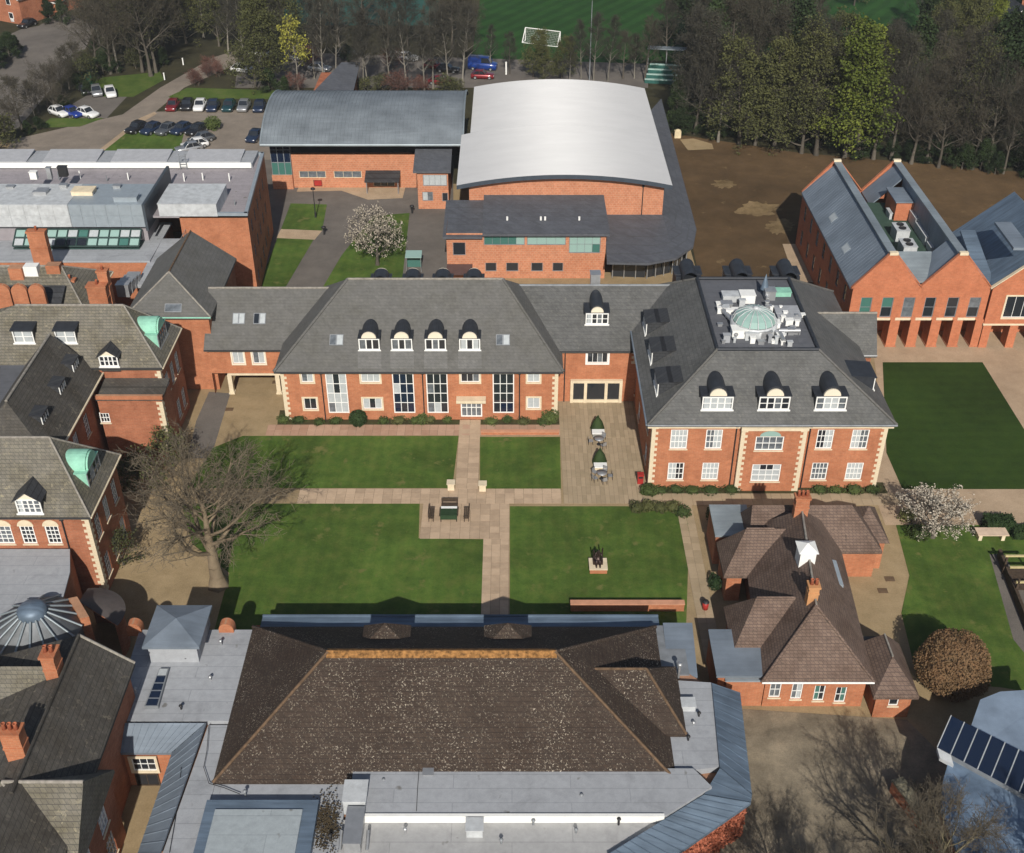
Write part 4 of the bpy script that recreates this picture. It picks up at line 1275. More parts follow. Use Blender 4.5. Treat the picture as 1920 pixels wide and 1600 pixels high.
arc_roof(sx0, sx1, YS, ystep, 'roof')
arc_roof(sxl, sx1, ystep + 0.01, YSB, 'roof')
hx0, hx1 = fx(880, YS + 1, 6), fx(1243, YS + 1, 6)
mb = MB()
n = 16
for i in range(n):
    a, b = hx0 + (hx1 - hx0) * i / n, hx0 + (hx1 - hx0) * (i + 1) / n
    mb.poly([(a, YS + 1, 0), (b, YS + 1, 0), (b, YS + 1, arc(b) - 0.5), (a, YS + 1, arc(a) - 0.5)])
facade(mb, (hx1, YS + 1), (hx1, YSB - 1), 0, arc(hx1) - 0.5)
facade(mb, (hx0, YSB - 1), (hx0, YS + 1), 0, arc(hx0) - 0.5)
facade(mb, (hx1, YSB - 1), (hx0, YSB - 1), 0, arc(hx0) - 0.5)
part(mb, 'wall', BRICK_PALE, sp)
downpipe(sp, fx(1205, YS + 1, 7), YS + 0.92, 3, arc(hx1) - 0.5)
# front wing with mono-pitch slate roof
YW = 128.6
wx0, wx1, wxm = fx(838, YW, 3), fx(1135, YW, 3), fx(905, YW, 5)
wzr = zat(366, YS + 0.9)
wze = zat(440, YW - 0.6)
mb = MB()
sw = [(*rect(910, 931, 493, 509, YW), {}), (*rect(949, 972, 493, 509, YW), {}), (*rect(996, 1018, 493, 509, YW), {}), (*rect(1036, 1056, 493, 509, YW), {}), (*rect(849, 873, 455, 479, YW), {})]
sw = [(a, z, w_, h_, dict(nx=1, ny=1, frame=LEADGREY, panes=[GLASS, GLASSMID], t=0.06, sill=False)) for a, z, w_, h_, _ in sw]
sw += [(*rect(907, 984, 442, 460, YW), dict(nx=5, ny=1, frame=LEADGREY, panes=[GLASSTEAL, GLASSGREEN], sill=False)), (*rect(988, 1061, 442, 460, YW), dict(nx=4, ny=1, frame=LEADGREY, panes=[GLASSTEAL, GLASSGREEN], sill=False)),
       (*rect(1067, 1126, 442, 475, YW), dict(nx=4, ny=2, frame=LEADGREY, panes=[GLASSGREEN, GLASSTEAL], sill=False))]
south_wall(sp, mb, wx0, wx1, YW, 0, wze - 0.1, sw)
facade(mb, (wx1, YW), (wx1, YS + 1), 0, wze)
facade(mb, (wx0, YS + 1), (wx0, YW), 0, wze)
part(mb, 'wing_wall', BRICK_PALE, sp)
m = MB()
m.slab([(wxm, YW - 0.6, wze + 0.05), (wx1 + 0.4, YW - 0.6, wze + 0.05), (wx1 + 0.2, YS + 0.95, wzr), (wxm, YS + 0.95, wzr)], 0.3)
wr_ = part(m, 'wing_roof', SLATE_DARK, sp)
wr_.data.materials[0] = courses('blue_black_slate', (0.105, 0.112, 0.128), (0.085, 0.09, 0.104), (0.085, 0.09, 0.1), 0.5, 0.1, 0.008, stain_amt=0.3, rough=0.6, bstr=0.1)
BBSLATE = wr_.data.materials[0]
m = MB()
m.slab([(wx0 - 0.4, YW - 0.5, wze - 0.35), (wxm - 0.02, YW - 0.5, wze - 0.35), (wxm - 0.02, YS + 0.95, wzr - 0.7), (wx0 - 0.4, YS + 0.95, wzr - 0.7)], 0.3)
part(m, 'wing_roof', BBSLATE, sp)
for px in (951, 1014, 1022, 1086):
    tp = (wzr - wze) / (YS + 0.95 - YW + 0.6)
    p = on_slope(px, 413, YW - 0.6, wze + 0.05, tp)
    part(MB().tube(p, p + Vector((0, 0, 0.45)), 0.13, 0.13, 8), 'roof_vent', WHITE, sp)
x_, z_, w_, h_ = rect(838, 886, 491, 503, YW)
part(MB().slab([(x_ - w_ / 2, YW - 1.6, z_), (x_ + w_ / 2, YW - 1.6, z_), (x_ + w_ / 2, YW - 0.01, z_ + 0.55), (x_ - w_ / 2, YW - 0.01, z_ + 0.55)], 0.15), 'entrance_canopy', flat('brown_canopy', (0.085, 0.05, 0.045), 0.6), sp)
# curved lean-to on the right
lz = zat(403, YS + 0.9)
inner = [(wx1 + 0.42, YS + 0.95, lz), (hx1 - 3, YS + 0.95, lz), (hx1 + 0.05, YS + 0.95, lz), (hx1 + 0.05, YS + 2.5, lz), (hx1 + 0.05, YS + 5, lz), (hx1 + 0.05, YSB - 3, lz)]
oz = 3.9
outer = [at(*q, oz) for q in ((1138, 492), (1215, 494), (1268, 484), (1300, 462), (1306, 430), (1240, 185))]
m = MB()
for i in range(5):
    pts = [outer[i], outer[i + 1], inner[i + 1], inner[i]]
    m.slab(pts, 0.28)
part(m, 'lean_to_roof', BBSLATE, sp)
m = MB()
pl = [at(*q, 0) for q in ((1150, 525), (1215, 527), (1262, 518), (1288, 500), (1292, 470))]
for i in range(4):
    m.poly([(pl[i].x, pl[i].y + 0.9, 0), (pl[i + 1].x - 0.3, pl[i + 1].y + 0.9, 0), (pl[i + 1].x - 0.3, pl[i + 1].y + 0.9, oz - 0.1), (pl[i].x, pl[i].y + 0.9, oz - 0.1)])
gw = part(m, 'glass_wall', GLASS, sp)
for i in range(13):
    t_ = i / 12 * 4
    k = min(3, int(t_))
    p = pl[k].lerp(pl[k + 1], t_ - k)
    part(MB().tube((p.x - 0.1, p.y + 0.6, 0), (p.x - 0.1, p.y + 0.6, oz - 0.1), 0.07, 0.07, 6), 'column', STEEL, gw)

# ---------------------------------------------------------------- grey barrel-roofed hall
bx0, bx1 = at(488, 270, 7.7).x, at(868, 270, 7.7).x
by0 = at(0, 271, 7.7).y
bh = thing('barrel_roofed_hall', 'brick hall under a blue-grey ribbed barrel roof', 'building', ((bx0 + bx1) / 2, by0, 0))
hb, hh_ = 10.4, 2.9
cyc = by0 + hb
rr0 = (hb * hb + hh_ * hh_) / (2 * hh_)
czc = 7.7 + hh_ - rr0
a1 = math.acos(hb / rr0)
a0 = math.pi - a1
prof = [(cyc + rr0 * math.cos(a0 + (a1 - a0) * i / 20), czc + rr0 * math.sin(a0 + (a1 - a0) * i / 20)) for i in range(21)]
m = MB()
vs = [(x, y, z) for x in (bx0, bx1) for y, z in prof]
m.add(vs, [(i, 21 + i, 22 + i, i + 1) for i in range(20)], 0, True)
bro = part(m, 'roof', ZINCBARREL, bh)
m = MB()
for k in range(55):
    x = bx0 + (bx1 - bx0) * (k + 0.5) / 55
    for i in range(20):
        m.tube((x, prof[i][0], prof[i][1] + 0.02), (x, prof[i + 1][0], prof[i + 1][1] + 0.02), 0.045, 0.045, 4, caps=False, smooth=False)
part(m, 'seams', ZINCBARREL, bro, kind='stuff')
for xx in (bx0, bx1):
    m = MB()
    for i in range(20):
        m.tube((xx, *prof[i]), (xx, *prof[i + 1]), 0.16, 0.16, 6)
    part(m, 'verge', ZINCPALE, bro)
part(MB().tube((bx0, by0 - 0.1, 7.65), (bx1, by0 - 0.1, 7.65), 0.22, 0.22, 8), 'eaves_gutter', ZINCPALE, bro)
YB = 156.7
wzt = zat(290, YB)
bw0, bw1 = fx(548, YB, 3), fx(782, YB, 3)
mb = MB()
sw = [(*rect(561, 611, 321, 334, YB), dict(nx=3, ny=1, frame=STONE, panes=[GLASS, GLASSMID], sill=False)), (*rect(626, 678, 321, 334, YB), dict(nx=3, ny=1, frame=STONE, panes=[GLASS, GLASSMID], sill=False)),
      (*rect(700, 740, 332, 350, YB), dict(nx=3, ny=1, frame=STONE, panes=[GLASS], sill=False)), (*rect(588, 604, 338, 350, YB), dict(nx=1, ny=1, frame=WOOD, panes=[REDPAINT], sill=False, name='door'))]
south_wall(bh, mb, bw0, bw1, YB, 0, wzt, sw)
mb.box(bw0, bw1, YB + 0.15, YB + 0.6, wzt, wzt + 0.02)
facade(mb, (bx0 + 1, cyc * 2 - by0 - 1), (bx0 + 1, YB + 0.3), 0, 7.4)
facade(mb, (bx1 - 0.5, YB), (bx1 - 0.5, cyc * 2 - by0 - 1), 0, 7.4)
for xx, s in ((bx0 + 1, 1), (bx1 - 0.5, -1)):
    mb.poly([(xx, y, z - 0.05) for y, z in prof][::s])
part(mb, 'wall', BRICK_PALE, bh)
part(MB().box(bw0, bx1 - 0.6, YB + 0.6, YB + 0.7, wzt - 0.3, 8.3), 'clerestory', DARK, bh)
x_, z_, w_, h_ = rect(686, 751, 316, 331, YB)
part(MB().slab([(x_ - w_ / 2, YB - 2.4, z_ + 0.2), (x_ + w_ / 2, YB - 2.4, z_ + 0.2), (x_ + w_ / 2, YB - 0.01, z_ + 0.9), (x_ - w_ / 2, YB - 0.01, z_ + 0.9)], 0.15), 'entrance_canopy', SLATE_DARK, bh)
for dx in (-0.45, 0.45):
    part(MB().tube((x_ + dx * w_, YB - 2.2, 0), (x_ + dx * w_, YB - 2.2, z_ + 0.05), 0.08, 0.08, 6), 'post', STEEL, bh)
# glazed corner on its left
gx0, gx1 = fx(508, YB, 4), bw0 - 0.02
cg = MB(); cg.box(gx0, gx1, YB - 0.6, YB + 0.4, 0, zat(326, YB))
part(cg, 'corner_plinth', BRICK_PALE, bh)
z_ = zat(326, YB)
gl = part(MB().box(gx0 + 0.1, gx1, YB - 0.4, YB + 0.4, z_, 7.6), 'corner_frame', LEADGREY, bh)
for i in range(3):
    for j in range(3):
        xa, xb = gx0 + 0.1 + (gx1 - gx0 - 0.1) * i / 3, gx0 + 0.1 + (gx1 - gx0 - 0.1) * (i + 1) / 3
        za, zb = z_ + (7.6 - z_) * j / 3, z_ + (7.6 - z_) * (j + 1) / 3
        part(MB().box(xa + 0.06, xb - 0.06, YB - 0.42, YB - 0.402, za + 0.06, zb - 0.06), 'pane', GLASSGREEN if j == 0 else GLASSBLUE, gl)
# low slate block between the two halls
p0, p1 = at(785, 392), at(842, 392)
lb = thing('slate_roofed_lobby', 'small brick lobby with slate lean-to roof between the two sports halls', 'building', ((p0.x + p1.x) / 2, p0.y, 0))
YQ = p0.y
ztop = zat(321, YQ)
mb = MB()
south_wall(lb, mb, p0.x, p1.x, YQ, 0, ztop, [(*rect(793, 838, 328, 349, YQ), dict(nx=4, ny=1, frame=LEADGREY, panes=[GLASSGREEN, BLIND], sill=False)), (*rect(792, 812, 360, 377, YQ), dict(nx=2, ny=1, frame=LEADGREY, panes=[GLASSMID, BLIND], sill=False)), (*rect(829, 840, 362, 378, YQ), dict(nx=1, ny=1, frame=LEADGREY, panes=[GLASS], sill=False))])
facade(mb, (p0.x, YQ + 8), (p0.x, YQ), 0, ztop)
facade(mb, (p1.x, YQ), (p1.x, YQ + 8), 0, ztop)
part(mb, 'wall', BRICK_PALE, lb)
ra = at(782, 318, ztop + 0.1)
part(MB().slab([(p0.x - 0.5, YQ - 0.4, ztop + 0.1), (p1.x + 0.4, YQ - 0.4, ztop + 0.1), (p1.x + 0.4, YB + 1.4, 7.5), (p0.x - 0.5, YB + 1.4, 7.5)], 0.25), 'roof', BBSLATE, lb)
# ---------------------------------------------------------------- flat-roofed block on the left
ZC = 11.0
YCF, YCB = 123.3, 142.0
cb = thing('flat_roofed_block', 'large flat-roofed brick block with rooftop plant and rooflights on the left', 'building', (-48, YCF, 0))
c_fl, c_fr, c_br = (fx(335, YCF, ZC), YCF), (fx(463, YCF, ZC), YCF), (at(493, 288, ZC).x, YCB)
c_bl = (-75.0, YCB)
mb = MB()
facade(mb, c_fl, c_fr, 0, ZC)
L_ = (Vector(c_br) - Vector(c_fr)).length
side_wall(cb, mb, c_fr, c_br, 0, ZC, [(u, z, 1.0, 1.6, dict(nx=1, ny=2, panes=[GLASSMID, GLASS], frame=LEADGREY, sill=False)) for u in (2.5, 5.5, 8.5, 11.5, 14.5) for z in (1.2, 4.4, 7.6)])
facade(mb, c_br, c_bl, 0, ZC)
part(mb, 'wall', BRICK, cb)
mb = MB()
mb.prism([c_fl, c_fr, c_br, c_bl, (-75.0, YCF)], ZC - 0.6, ZC - 0.35)
part(mb, 'roof_deck', MEMBPINK, cb)
m = MB()
ring = [c_fl, c_fr, c_br, c_bl]
for i in range(3):
    a, b = Vector((*ring[i], ZC)), Vector((*ring[i + 1], ZC))
    d = (b - a).normalized(); nrm = Vector((d.y, -d.x, 0)) * 0.06
    inn = Vector((-d.y, d.x, 0)) * 0.34
    m.slab([a + nrm, b + nrm, b + inn, a + inn], 0.35)
part(m, 'parapet_coping', PANELBLUE, cb)
# north-light strip along the back edge
yb0, yb1 = at(0, 311, ZC).y, at(0, 284, ZC).y - 0.4
m = MB(); m.box(-75, c_br[0] - 0.6, yb0, yb1, ZC - 0.35, ZC + 0.25)
st = part(m, 'rooflight_kerb', MEMB, cb)
PANELPALE = flat('pale_lavender_panel', (0.42, 0.425, 0.44), 0.5, 0.1, 0.4, var=0.1)
for pa, pb in ((-70, 61), (91, 191), (217, 321), (352, 457)):
    xa, xb = at(pa, 296, ZC).x, at(pb, 296, ZC).x
    part(MB().slab([(xa, yb0 + 0.5, ZC + 0.35), (xb, yb0 + 0.5, ZC + 0.35), (xb, yb1 - 0.5, ZC + 0.65), (xa, yb1 - 0.5, ZC + 0.65)], 0.12), 'rooflight_panel', PANELPALE, cb)
part(MB().box(-75, c_br[0] - 0.7, yb0 - 0.25, yb0, ZC - 0.2, ZC + 0.45), 'upstand', WHITE, cb)
# ladder
q = at(325, 345, ZC)
m = MB()
for dx in (-0.4, 0.4): m.tube((q.x + dx, yb0 - 0.4, ZC - 0.3), (q.x + dx, yb0 - 0.35, ZC + 1.6), 0.06, 0.06, 5)
for k in range(5): m.tube((q.x - 0.4, yb0 - 0.4, ZC + k * 0.35), (q.x + 0.4, yb0 - 0.4, ZC + k * 0.35), 0.045, 0.045, 5)
part(m, 'ladder', LEADGREY, cb)
# front left range carrying the plant enclosure, lower
ZP = 12.6
yp0, yp1 = at(0, 384, ZP).y, at(0, 345, ZP).y
zp0 = zat(426, yp0)
xa, xm_, xb = at(-40, 384, ZP).x, at(126, 384, ZP).x, at(268, 384, ZP).x
fr = thing('plant_enclosure_range', 'lower range with panelled plant enclosure and glazed lean-to roof', 'building', ((xa + xb) / 2, yp0, 0))
yg1 = at(0, 428, zp0 - 0.4).y
yg0 = at(0, 492, zp0 - 2.2).y
part(MB().box(xa - 10, xb + 1.0, yg0, yp1 - 0.2, 0, zp0 - 2.2), 'wall', BRICK, fr)
part(MB().box(xa - 10.1, xb + 1.1, yg0 - 0.1, yp1 - 0.25, zp0 - 2.198, zp0 - 2.0), 'roof_deck', MEMB, fr)
part(MB().box(xa - 10, xb - 0.3, yg1 + 0.1, yp1 - 0.3, zp0 - 1.99, zp0), 'plant_deck', MEMBPINK, fr)
for (u0, u1, mt) in ((xa, xm_ - 0.02, WHITEBOX), (xm_ + 0.02, xb, PANELBLUE)):
    o_ = part(MB().box(u0, u1, yp0, yp1, zp0, ZP), 'plant_enclosure', mt, fr)
    n_ = 6
    for i in range(n_):
        for j in range(2):
            pa, pb = u0 + (u1 - u0) * i / n_, u0 + (u1 - u0) * (i + 1) / n_
            za, zb = zp0 + (ZP - zp0) * j / 2, zp0 + (ZP - zp0) * (j + 1) / 2
            part(MB().box(pa + 0.05, pb - 0.05, yp0 - 0.06, yp0 - 0.003, za + 0.05, zb - 0.05), 'panel', mt, o_)
for px, py, sx, sy, h, mt in ((80, 362, 1.2, 1.2, 0.4, STEEL), (158, 362, 2.4, 1.6, 0.5, STONE), (238, 375, 2.6, 1.2, 0.6, PANELBLUE), (120, 330, 1.0, 0.6, 1.2, BLACK), (65, 335, 0.8, 0.6, 0.9, WHITE), (95, 335, 0.5, 0.5, 1.4, STEEL)):
    q = at(px, py, ZP)
    rooftop_box(fr, q.x - sx / 2, q.x + sx / 2, q.y - sy / 2, q.y + sy / 2, ZP - 0.02, ZP + h, mt, 'plant_unit')
# louvred screen right of the enclosure
s0, s1 = at(303, 322, ZC), at(268, 425, zp0)
m = MB(); m.slab([(xb + 0.15, yp0 - 1.0, ZP + 0.4), (xb + 0.15, yp1 + 4.5, ZP + 0.4), (xb + 0.45, yp1 + 4.5, ZP + 0.4), (xb + 0.45, yp0 - 1.0, ZP + 0.4)][::-1], ZP - zp0 + 0.4)
part(m, 'louvre_screen', flat('dark_louvre', (0.07, 0.085, 0.1), 0.5, 0.3), fr)
# glazed lean-to
za, zb = zp0 - 0.4, zp0 - 1.6
yga, ygb = at(0, 430, za).y, at(0, 462, zb).y
gx0, gx1 = at(18, 445, za).x, at(256, 445, za).x
m = MB()
m.box(gx0, gx1, ygb, yga, zb - 0.45, zb - 0.25)
for i in range(13):
    x = gx0 + (gx1 - gx0) * i / 12
    m.tube((x, ygb, zb), (x, yga, za), 0.09, 0.09, 4)
for y, z in ((ygb, zb), ((ygb + yga) / 2, (za + zb) / 2), (yga, za)):
    m.tube((gx0, y, z), (gx1, y, z), 0.1, 0.1, 4)
gf = part(m, 'glazing_frame', flat('dark_green_frame', (0.03, 0.06, 0.055), 0.5), fr)
for i in range(12):
    for j in range(2):
        xa_, xb_ = gx0 + (gx1 - gx0) * i / 12 + 0.1, gx0 + (gx1 - gx0) * (i + 1) / 12 - 0.1
        t0, t1 = j / 2 + 0.06, (j + 1) / 2 - 0.06
        P_ = lambda t_: (ygb + (yga - ygb) * t_, zb + (za - zb) * t_)
        y0_, z0_ = P_(t0); y1_, z1_ = P_(t1)
        part(MB().slab([(xa_, y0_, z0_ + 0.02), (xb_, y0_, z0_ + 0.02), (xb_, y1_, z1_ + 0.02), (xa_, y1_, z1_ + 0.02)], 0.03), 'pane', RND.choice([GLASSTEAL, GLASSTEAL, GLASSGREEN, BLIND]) if not (j == 0 and 3 < i < 7) else GLASS, gf)
# white plant room and grey walkway on the right of the roof
q0, q1 = at(302, 396, ZC + 1.2), at(415, 345, ZC + 1.2)
rooftop_box(cb, at(305, 366, ZC + 1.2).x, at(413, 366, ZC + 1.2).x, q0.y + 2.0, q1.y, ZC - 0.35, ZC + 1.2, WHITEBOX, 'plant_room')
m = MB(); m.slab([(xb + 0.8, yg0 - 5, zp0 - 2.4), (xb + 4.2, yg0 - 5, zp0 - 2.4), (xb + 4.4, YCF - 0.1, zp0 - 2.0), (xb + 0.8, YCF - 0.1, zp0 - 2.0)], 0.4)
part(m, 'walkway_roof', MEMB, fr)
for k in range(4):
    q = at(250 - k * 6, 520 + k * 8, zp0 - 2.0)
    rooftop_box(fr, q.x - 0.6, q.x + 0.7, q.y - 0.5, q.y + 0.5, zp0 - 2.6, zp0 - 1.6 + 0.15 * k, STEEL, 'duct_box')

# ---------------------------------------------------------------- tower wing with hipped slate roof
tx0, tx1, tY0, tY1, tz = -38.6, -30.2, 103.3, 116.0, 8.9
tw = thing('slate_roofed_wing', 'brick wing with steep plain slate roof hipped towards the lawn', 'building', ((tx0 + tx1) / 2, tY0, 0))
mb = MB()
mb.box(tx0 + 0.3, tx1 - 0.4, tY0, tY1, 0, tz - 0.2)
part(mb, 'wall', BRICK, tw)
mb = MB()
rx = -34.7
roof4(mb, tx0 - 0.3, tx1, tY0 - 0.5, tY1, tz, (rx, 106.3, 12.2), (rx, tY1, 12.2))
tr = part(mb, 'roof', SLATE, tw)
cap(tr, HIPTILE, ((rx, 106.3, 12.2), (rx, tY1, 12.2)), r=0.1)
cap(tr, RIDGE, ((rx, 106.3, 12.2), (tx0 - 0.3, tY0 - 0.5, tz)), ((rx, 106.3, 12.2), (tx1, tY0 - 0.5, tz)), r=0.1, name='hip_cap')
gutter(tr, (tx0 - 0.3, tY0 - 0.56, tz - 0.05), (tx1, tY0 - 0.56, tz - 0.05), COPPER)
rooflight(tw, 325, 578, 1.7, 0.9, tY0 - 0.5, tz, (12.2 - tz) / (106.3 - tY0 + 0.5), GLASSMID, 1)

# ---------------------------------------------------------------- old brick houses on the left
def old_house(name, label, X0, X1, Y0, Y1, ze, zr, xr0, xr1, roofm):
    yr = (Y0 + Y1) / 2
    r = thing(name, label, 'building', ((X0 + X1) / 2, Y0, 0))
    m = MB()
    e = 0.4
    roof4(m, X0 - e, X1 + e, Y0 - e, Y1 + e, ze, (xr0, yr, zr), (xr1, yr, zr))
    ro = part(m, 'roof', roofm, r)
    cap(ro, RIDGE, ((xr0, yr, zr), (xr1, yr, zr)), r=0.12)
    cap(ro, RIDGE, ((xr1, yr, zr), (X1 + e, Y0 - e, ze)), ((xr1, yr, zr), (X1 + e, Y1 + e, ze)), r=0.09, name='hip_cap')
    gutter(ro, (X0 - e, Y0 - e - 0.06, ze - 0.06), (X1 + e, Y0 - e - 0.06, ze - 0.06))
    gutter(ro, (X1 + e + 0.06, Y0 - e, ze - 0.06), (X1 + e + 0.06, Y1 + e, ze - 0.06), STONE)
    return r, ro, yr

X0, X1, Y0, Y1, ze, zr = -58.0, -33.0, 93.3, 100.0, 9.0, 13.6
oh, ohr, yr = old_house('old_brick_house', 'old brick house with lichened slate roof, two black box dormers and a green copper dormer', X0, X1, Y0, Y1, ze, zr, at(25, 577, zr).x, at(229, 577, zr).x, SLATE_LICH)
OW = dict(nx=3, ny=4, t=0.09, panes=[GLASSMID, GLASS, BLIND])
mb = MB()
facade(mb, (X0, Y0), (X1, Y0), 0, ze - 0.1)
side_wall(oh, mb, (X1, Y0), (X1, Y1), 0, ze - 0.1, [(u, z, 1.1, 2.1, OW) for u in (1.5, 3.4, 5.3) for z in (1.0, 5.2)])
facade(mb, (X1, Y1), (X0, Y1), 0, ze - 0.1)
part(mb, 'wall', BRICK_OLD, oh)
quoins(oh, X1, Y0, 0, ze - 0.3, 1)
tp = (zr - ze) / (yr - Y0 + 0.4)
for px in (47, 126):
    dormer(oh, on_slope(px, 643, Y0 - 0.4, ze, tp), 1.9, 1.35, 1.6, 'box', nx=2, ny=2, panes=[BLIND])
dormer(oh, on_slope(206, 687, Y0 - 0.4, ze, tp), 1.75, 1.15, 1.2, 'gable', nx=4, ny=2, panes=[GLASS], roofmat=SLATE_DARK)
def copper_dormer(root, X1, yc, ze, tps, w=3.0):
    p = (X1 - 0.3, yc, ze + 0.7)
    o = dormer(root, p, w, 1.5, 2.4, 'arch', rot=math.pi / 2, nx=4, ny=2, roofmat=COPPER, front=LEADGREY, ped=COPPER)
copper_dormer(oh, X1, yr, ze, 0, 2.9)
# lower brick porch block in front
pY = 90.3
pz = zat(750, pY)
ps, pe = fx(182, pY, pz), fx(303, pY, pz)
m = MB()
pb = thing('brick_annexe', 'plain two-storey brick annexe with quoins in front of the old brick house', 'building', ((ps + pe) / 2, pY, 0))
mb = MB()
south_wall(pb, mb, ps, pe, pY, 0, pz, [(*rect(187, 206, 775, 793, pY), dict(nx=3, ny=2, panes=[GLASS], t=0.1))])
facade(mb, (pe, pY), (pe, Y0), 0, pz)
facade(mb, (ps, Y0), (ps, pY), 0, pz)
part(mb, 'wall', BRICK_OLD, pb)
part(MB().slab([(ps - 0.1, pY - 0.1, pz + 0.1), (pe + 0.1, pY - 0.1, pz + 0.1), (pe + 0.1, Y0, pz + 0.5), (ps - 0.1, Y0, pz + 0.5)], 0.15), 'roof', SLATE_BROWN, pb)
part(MB().box(ps - 0.15, pe + 0.15, pY - 0.15, pY + 0.15, pz + 0.105, pz + 0.5), 'parapet', BRICK, pb)
quoins(pb, pe, pY, 0, pz - 0.1, 1)
# porch roof with scrubby creeper at its corner
cpo = at(330, 850, 2.5)
# cross wing with the dark slope and small dormers
kx1 = at(187, 697, 8.2).x
kz = 8.2
cw = thing('dark_slate_cross_wing', 'dark slate cross wing with small dormers between the two old houses', 'building', (kx1 - 3, 86, 0))
krx = at(78, 650, 12.3).x
mb = MB()
ky0, ky1 = 79.0, 93.5
roof4(mb, 2 * krx - kx1, kx1 + 0.3, ky0, ky1, kz, (krx, ky0 + 3.2, 12.3), (krx, ky1, 12.3))
cro = part(mb, 'roof', SLATE_BROWN, cw)
cap(cro, RIDGE, ((krx, ky0 + 3.2, 12.3), (krx, ky1, 12.3)))
gutter(cro, (kx1 + 0.4, ky0 + 1, kz), (kx1 + 0.4, ky1, kz), STONE, 0.1)
mb = MB()
side_wall(cw, mb, (kx1, ky0), (kx1, ky1), 0, kz - 0.2, [(u, z, 1.1, 2.2, OW) for u in (3.0, 6.0, 9.0) for z in (1.0, 4.8)])
facade(mb, (kx1, ky1), (2 * krx - kx1 + 0.3, ky1), 0, kz - 0.2)
facade(mb, (2 * krx - kx1 + 0.3, ky0 + 0.3), (kx1, ky0 + 0.3), 0, kz - 0.2)
part(mb, 'wall', BRICK_OLD, cw)
tps = (12.3 - kz) / (kx1 - krx)
for px, py in ((150, 700), (128, 742), (103, 798)):
    p = at(px, py, kz + 1.0)
    dormer(cw, (kx1 - 1.3, p.y, kz + 1.3 * tps - 0.2), 1.5, 1.2, 1.5, 'mono', rot=math.pi / 2, nx=3, ny=2, roofmat=SLATE_DARK)
part(MB().slab([(-60, ky0 + 4, 9.2), (2 * krx - kx1 + 2.5, ky0 + 4, 9.2), (2 * krx - kx1 + 2.5, ky1, 9.2), (-60, ky1, 9.2)], 0.3), 'rear_flat_roof', MEMBDARK, cw)
part(MB().box(at(5, 660, 9.2).x, at(22, 660, 9.2).x, ky1 - 2.6, ky1 - 1.4, 9.2, 9.6), 'roof_hatch', WHITE, cw)

X0, X1, Y0, Y1, ze, zr = -56.0, -33.4, 71.8, 79.4, 8.5, 13.2
o2, o2r, yr = old_house('old_brick_house', 'old brick house with arched windows and green copper dormer above the bare tree', X0, X1, Y0, Y1, ze, zr, -56.4, at(88, 828, zr).x, SLATE_LICH)
mb = MB()
aw = [(*rect(a, b, 987, 1020, Y0), dict(nx=3, ny=4, t=0.1, panes=[GLASSMID, BLIND, GLASS])) for a, b in ((-10, 24), (40, 66), (87, 113))]
south_wall(o2, mb, X0, X1, Y0, 0, ze - 0.1, aw)
side_wall(o2, mb, (X1, Y0), (X1, Y1), 0, ze - 0.1, [(u, z, 1.1, 2.2, OW) for u in (1.5, 3.8, 6.1) for z in (1.0, 5.0)])
facade(mb, (X1, Y1), (X0, Y1), 0, ze - 0.1)
part(mb, 'wall', BRICK_OLD, o2)
for a in aw:
    m = MB(); half_disc(m, 0, 0, 0, 0) if False else None
    m = MB()
    g = MB(); half_disc(g, a[2] / 2 + 0.1, 0, 0.06, 0, 12, h=0.62)
    me = g.mesh('window_arch'); setmats(me, STONE)
    inst(me, 'window_arch', o2, (a[0], Y0 - 0.055, a[1] + a[3] + 0.02))
quoins(o2, X1, Y0, 0, ze - 0.3, 1)
downpipe(o2, fx(126, Y0, 6), Y0 - 0.1, 4, ze - 0.3)
tp = (zr - ze) / (yr - Y0 + 0.4)
dormer(o2, on_slope(58, 962, Y0 - 0.4, ze, tp), 1.95, 1.35, 1.4, 'gable', nx=4, ny=3, panes=[GLASSMID, BLIND], roofmat=SLATE_DARK)
copper_dormer(o2, X1, yr, ze, 0, 3.0)

# house behind with shaped gables and chimneys
X0, X1, Y0, Y1, ze, zr = -72.0, -43.5, 104.5, 113.0, 8.6, 11.6
o3, o3r, yr = old_house('chimneyed_brick_house', 'old house with scalloped brick gables and tall chimneys behind the box dormers', X0, X1, Y0, Y1, ze, zr, -72.4, -46.5, SLATE_LICH)
mb = MB()
for A, B in (((X0, Y0), (X1, Y0)), ((X1, Y0), (X1, Y1)), ((X1, Y1), (X0, Y1))): facade(mb, A, B, 0, ze - 0.1)
part(mb, 'wall', BRICK_OLD, o3)
for px, py, zt, w_, d_ in ((77, 470, 12.7, 1.9, 0.8), (200, 545, 12.4, 1.0, 0.8), (190, 572, 11.2, 1.9, 1.0), (140, 562, 10.4, 1.0, 0.7)):
    q = at(px, py, zt - 2.2)
    chimney(o3, q.x, q.y, 6.5, zt, w_, d_, 1, BRICK)
yg = 103.4
for k in range(3):
    c_ = fx(12 + k * 32, yg, 9.5)
    m = MB()
    m.box(c_ - 0.78, c_ + 0.78, yg, yg + 0.4, 0, zat(548, yg))
    half_disc_m = MB()
    part(m, 'gable_wall', BRICK, o3)
    g = MB(); half_disc(g, 0.78, 0, 0.4, 0, 12)
    me = g.mesh('gable_scallop'); setmats(me, BRICK)
    inst(me, 'gable_scallop', o3, (c_, yg, zat(548, yg)))
part(MB().slab([(-64, yg + 0.4, 9.3), (fx(110, yg, 9.3), yg + 0.4, 9.3), (fx(110, yg, 9.3), yg + 3.0, 10.6), (-64, yg + 3.0, 10.6)], 0.2), 'rear_slope', SLATE_DARK, o3)
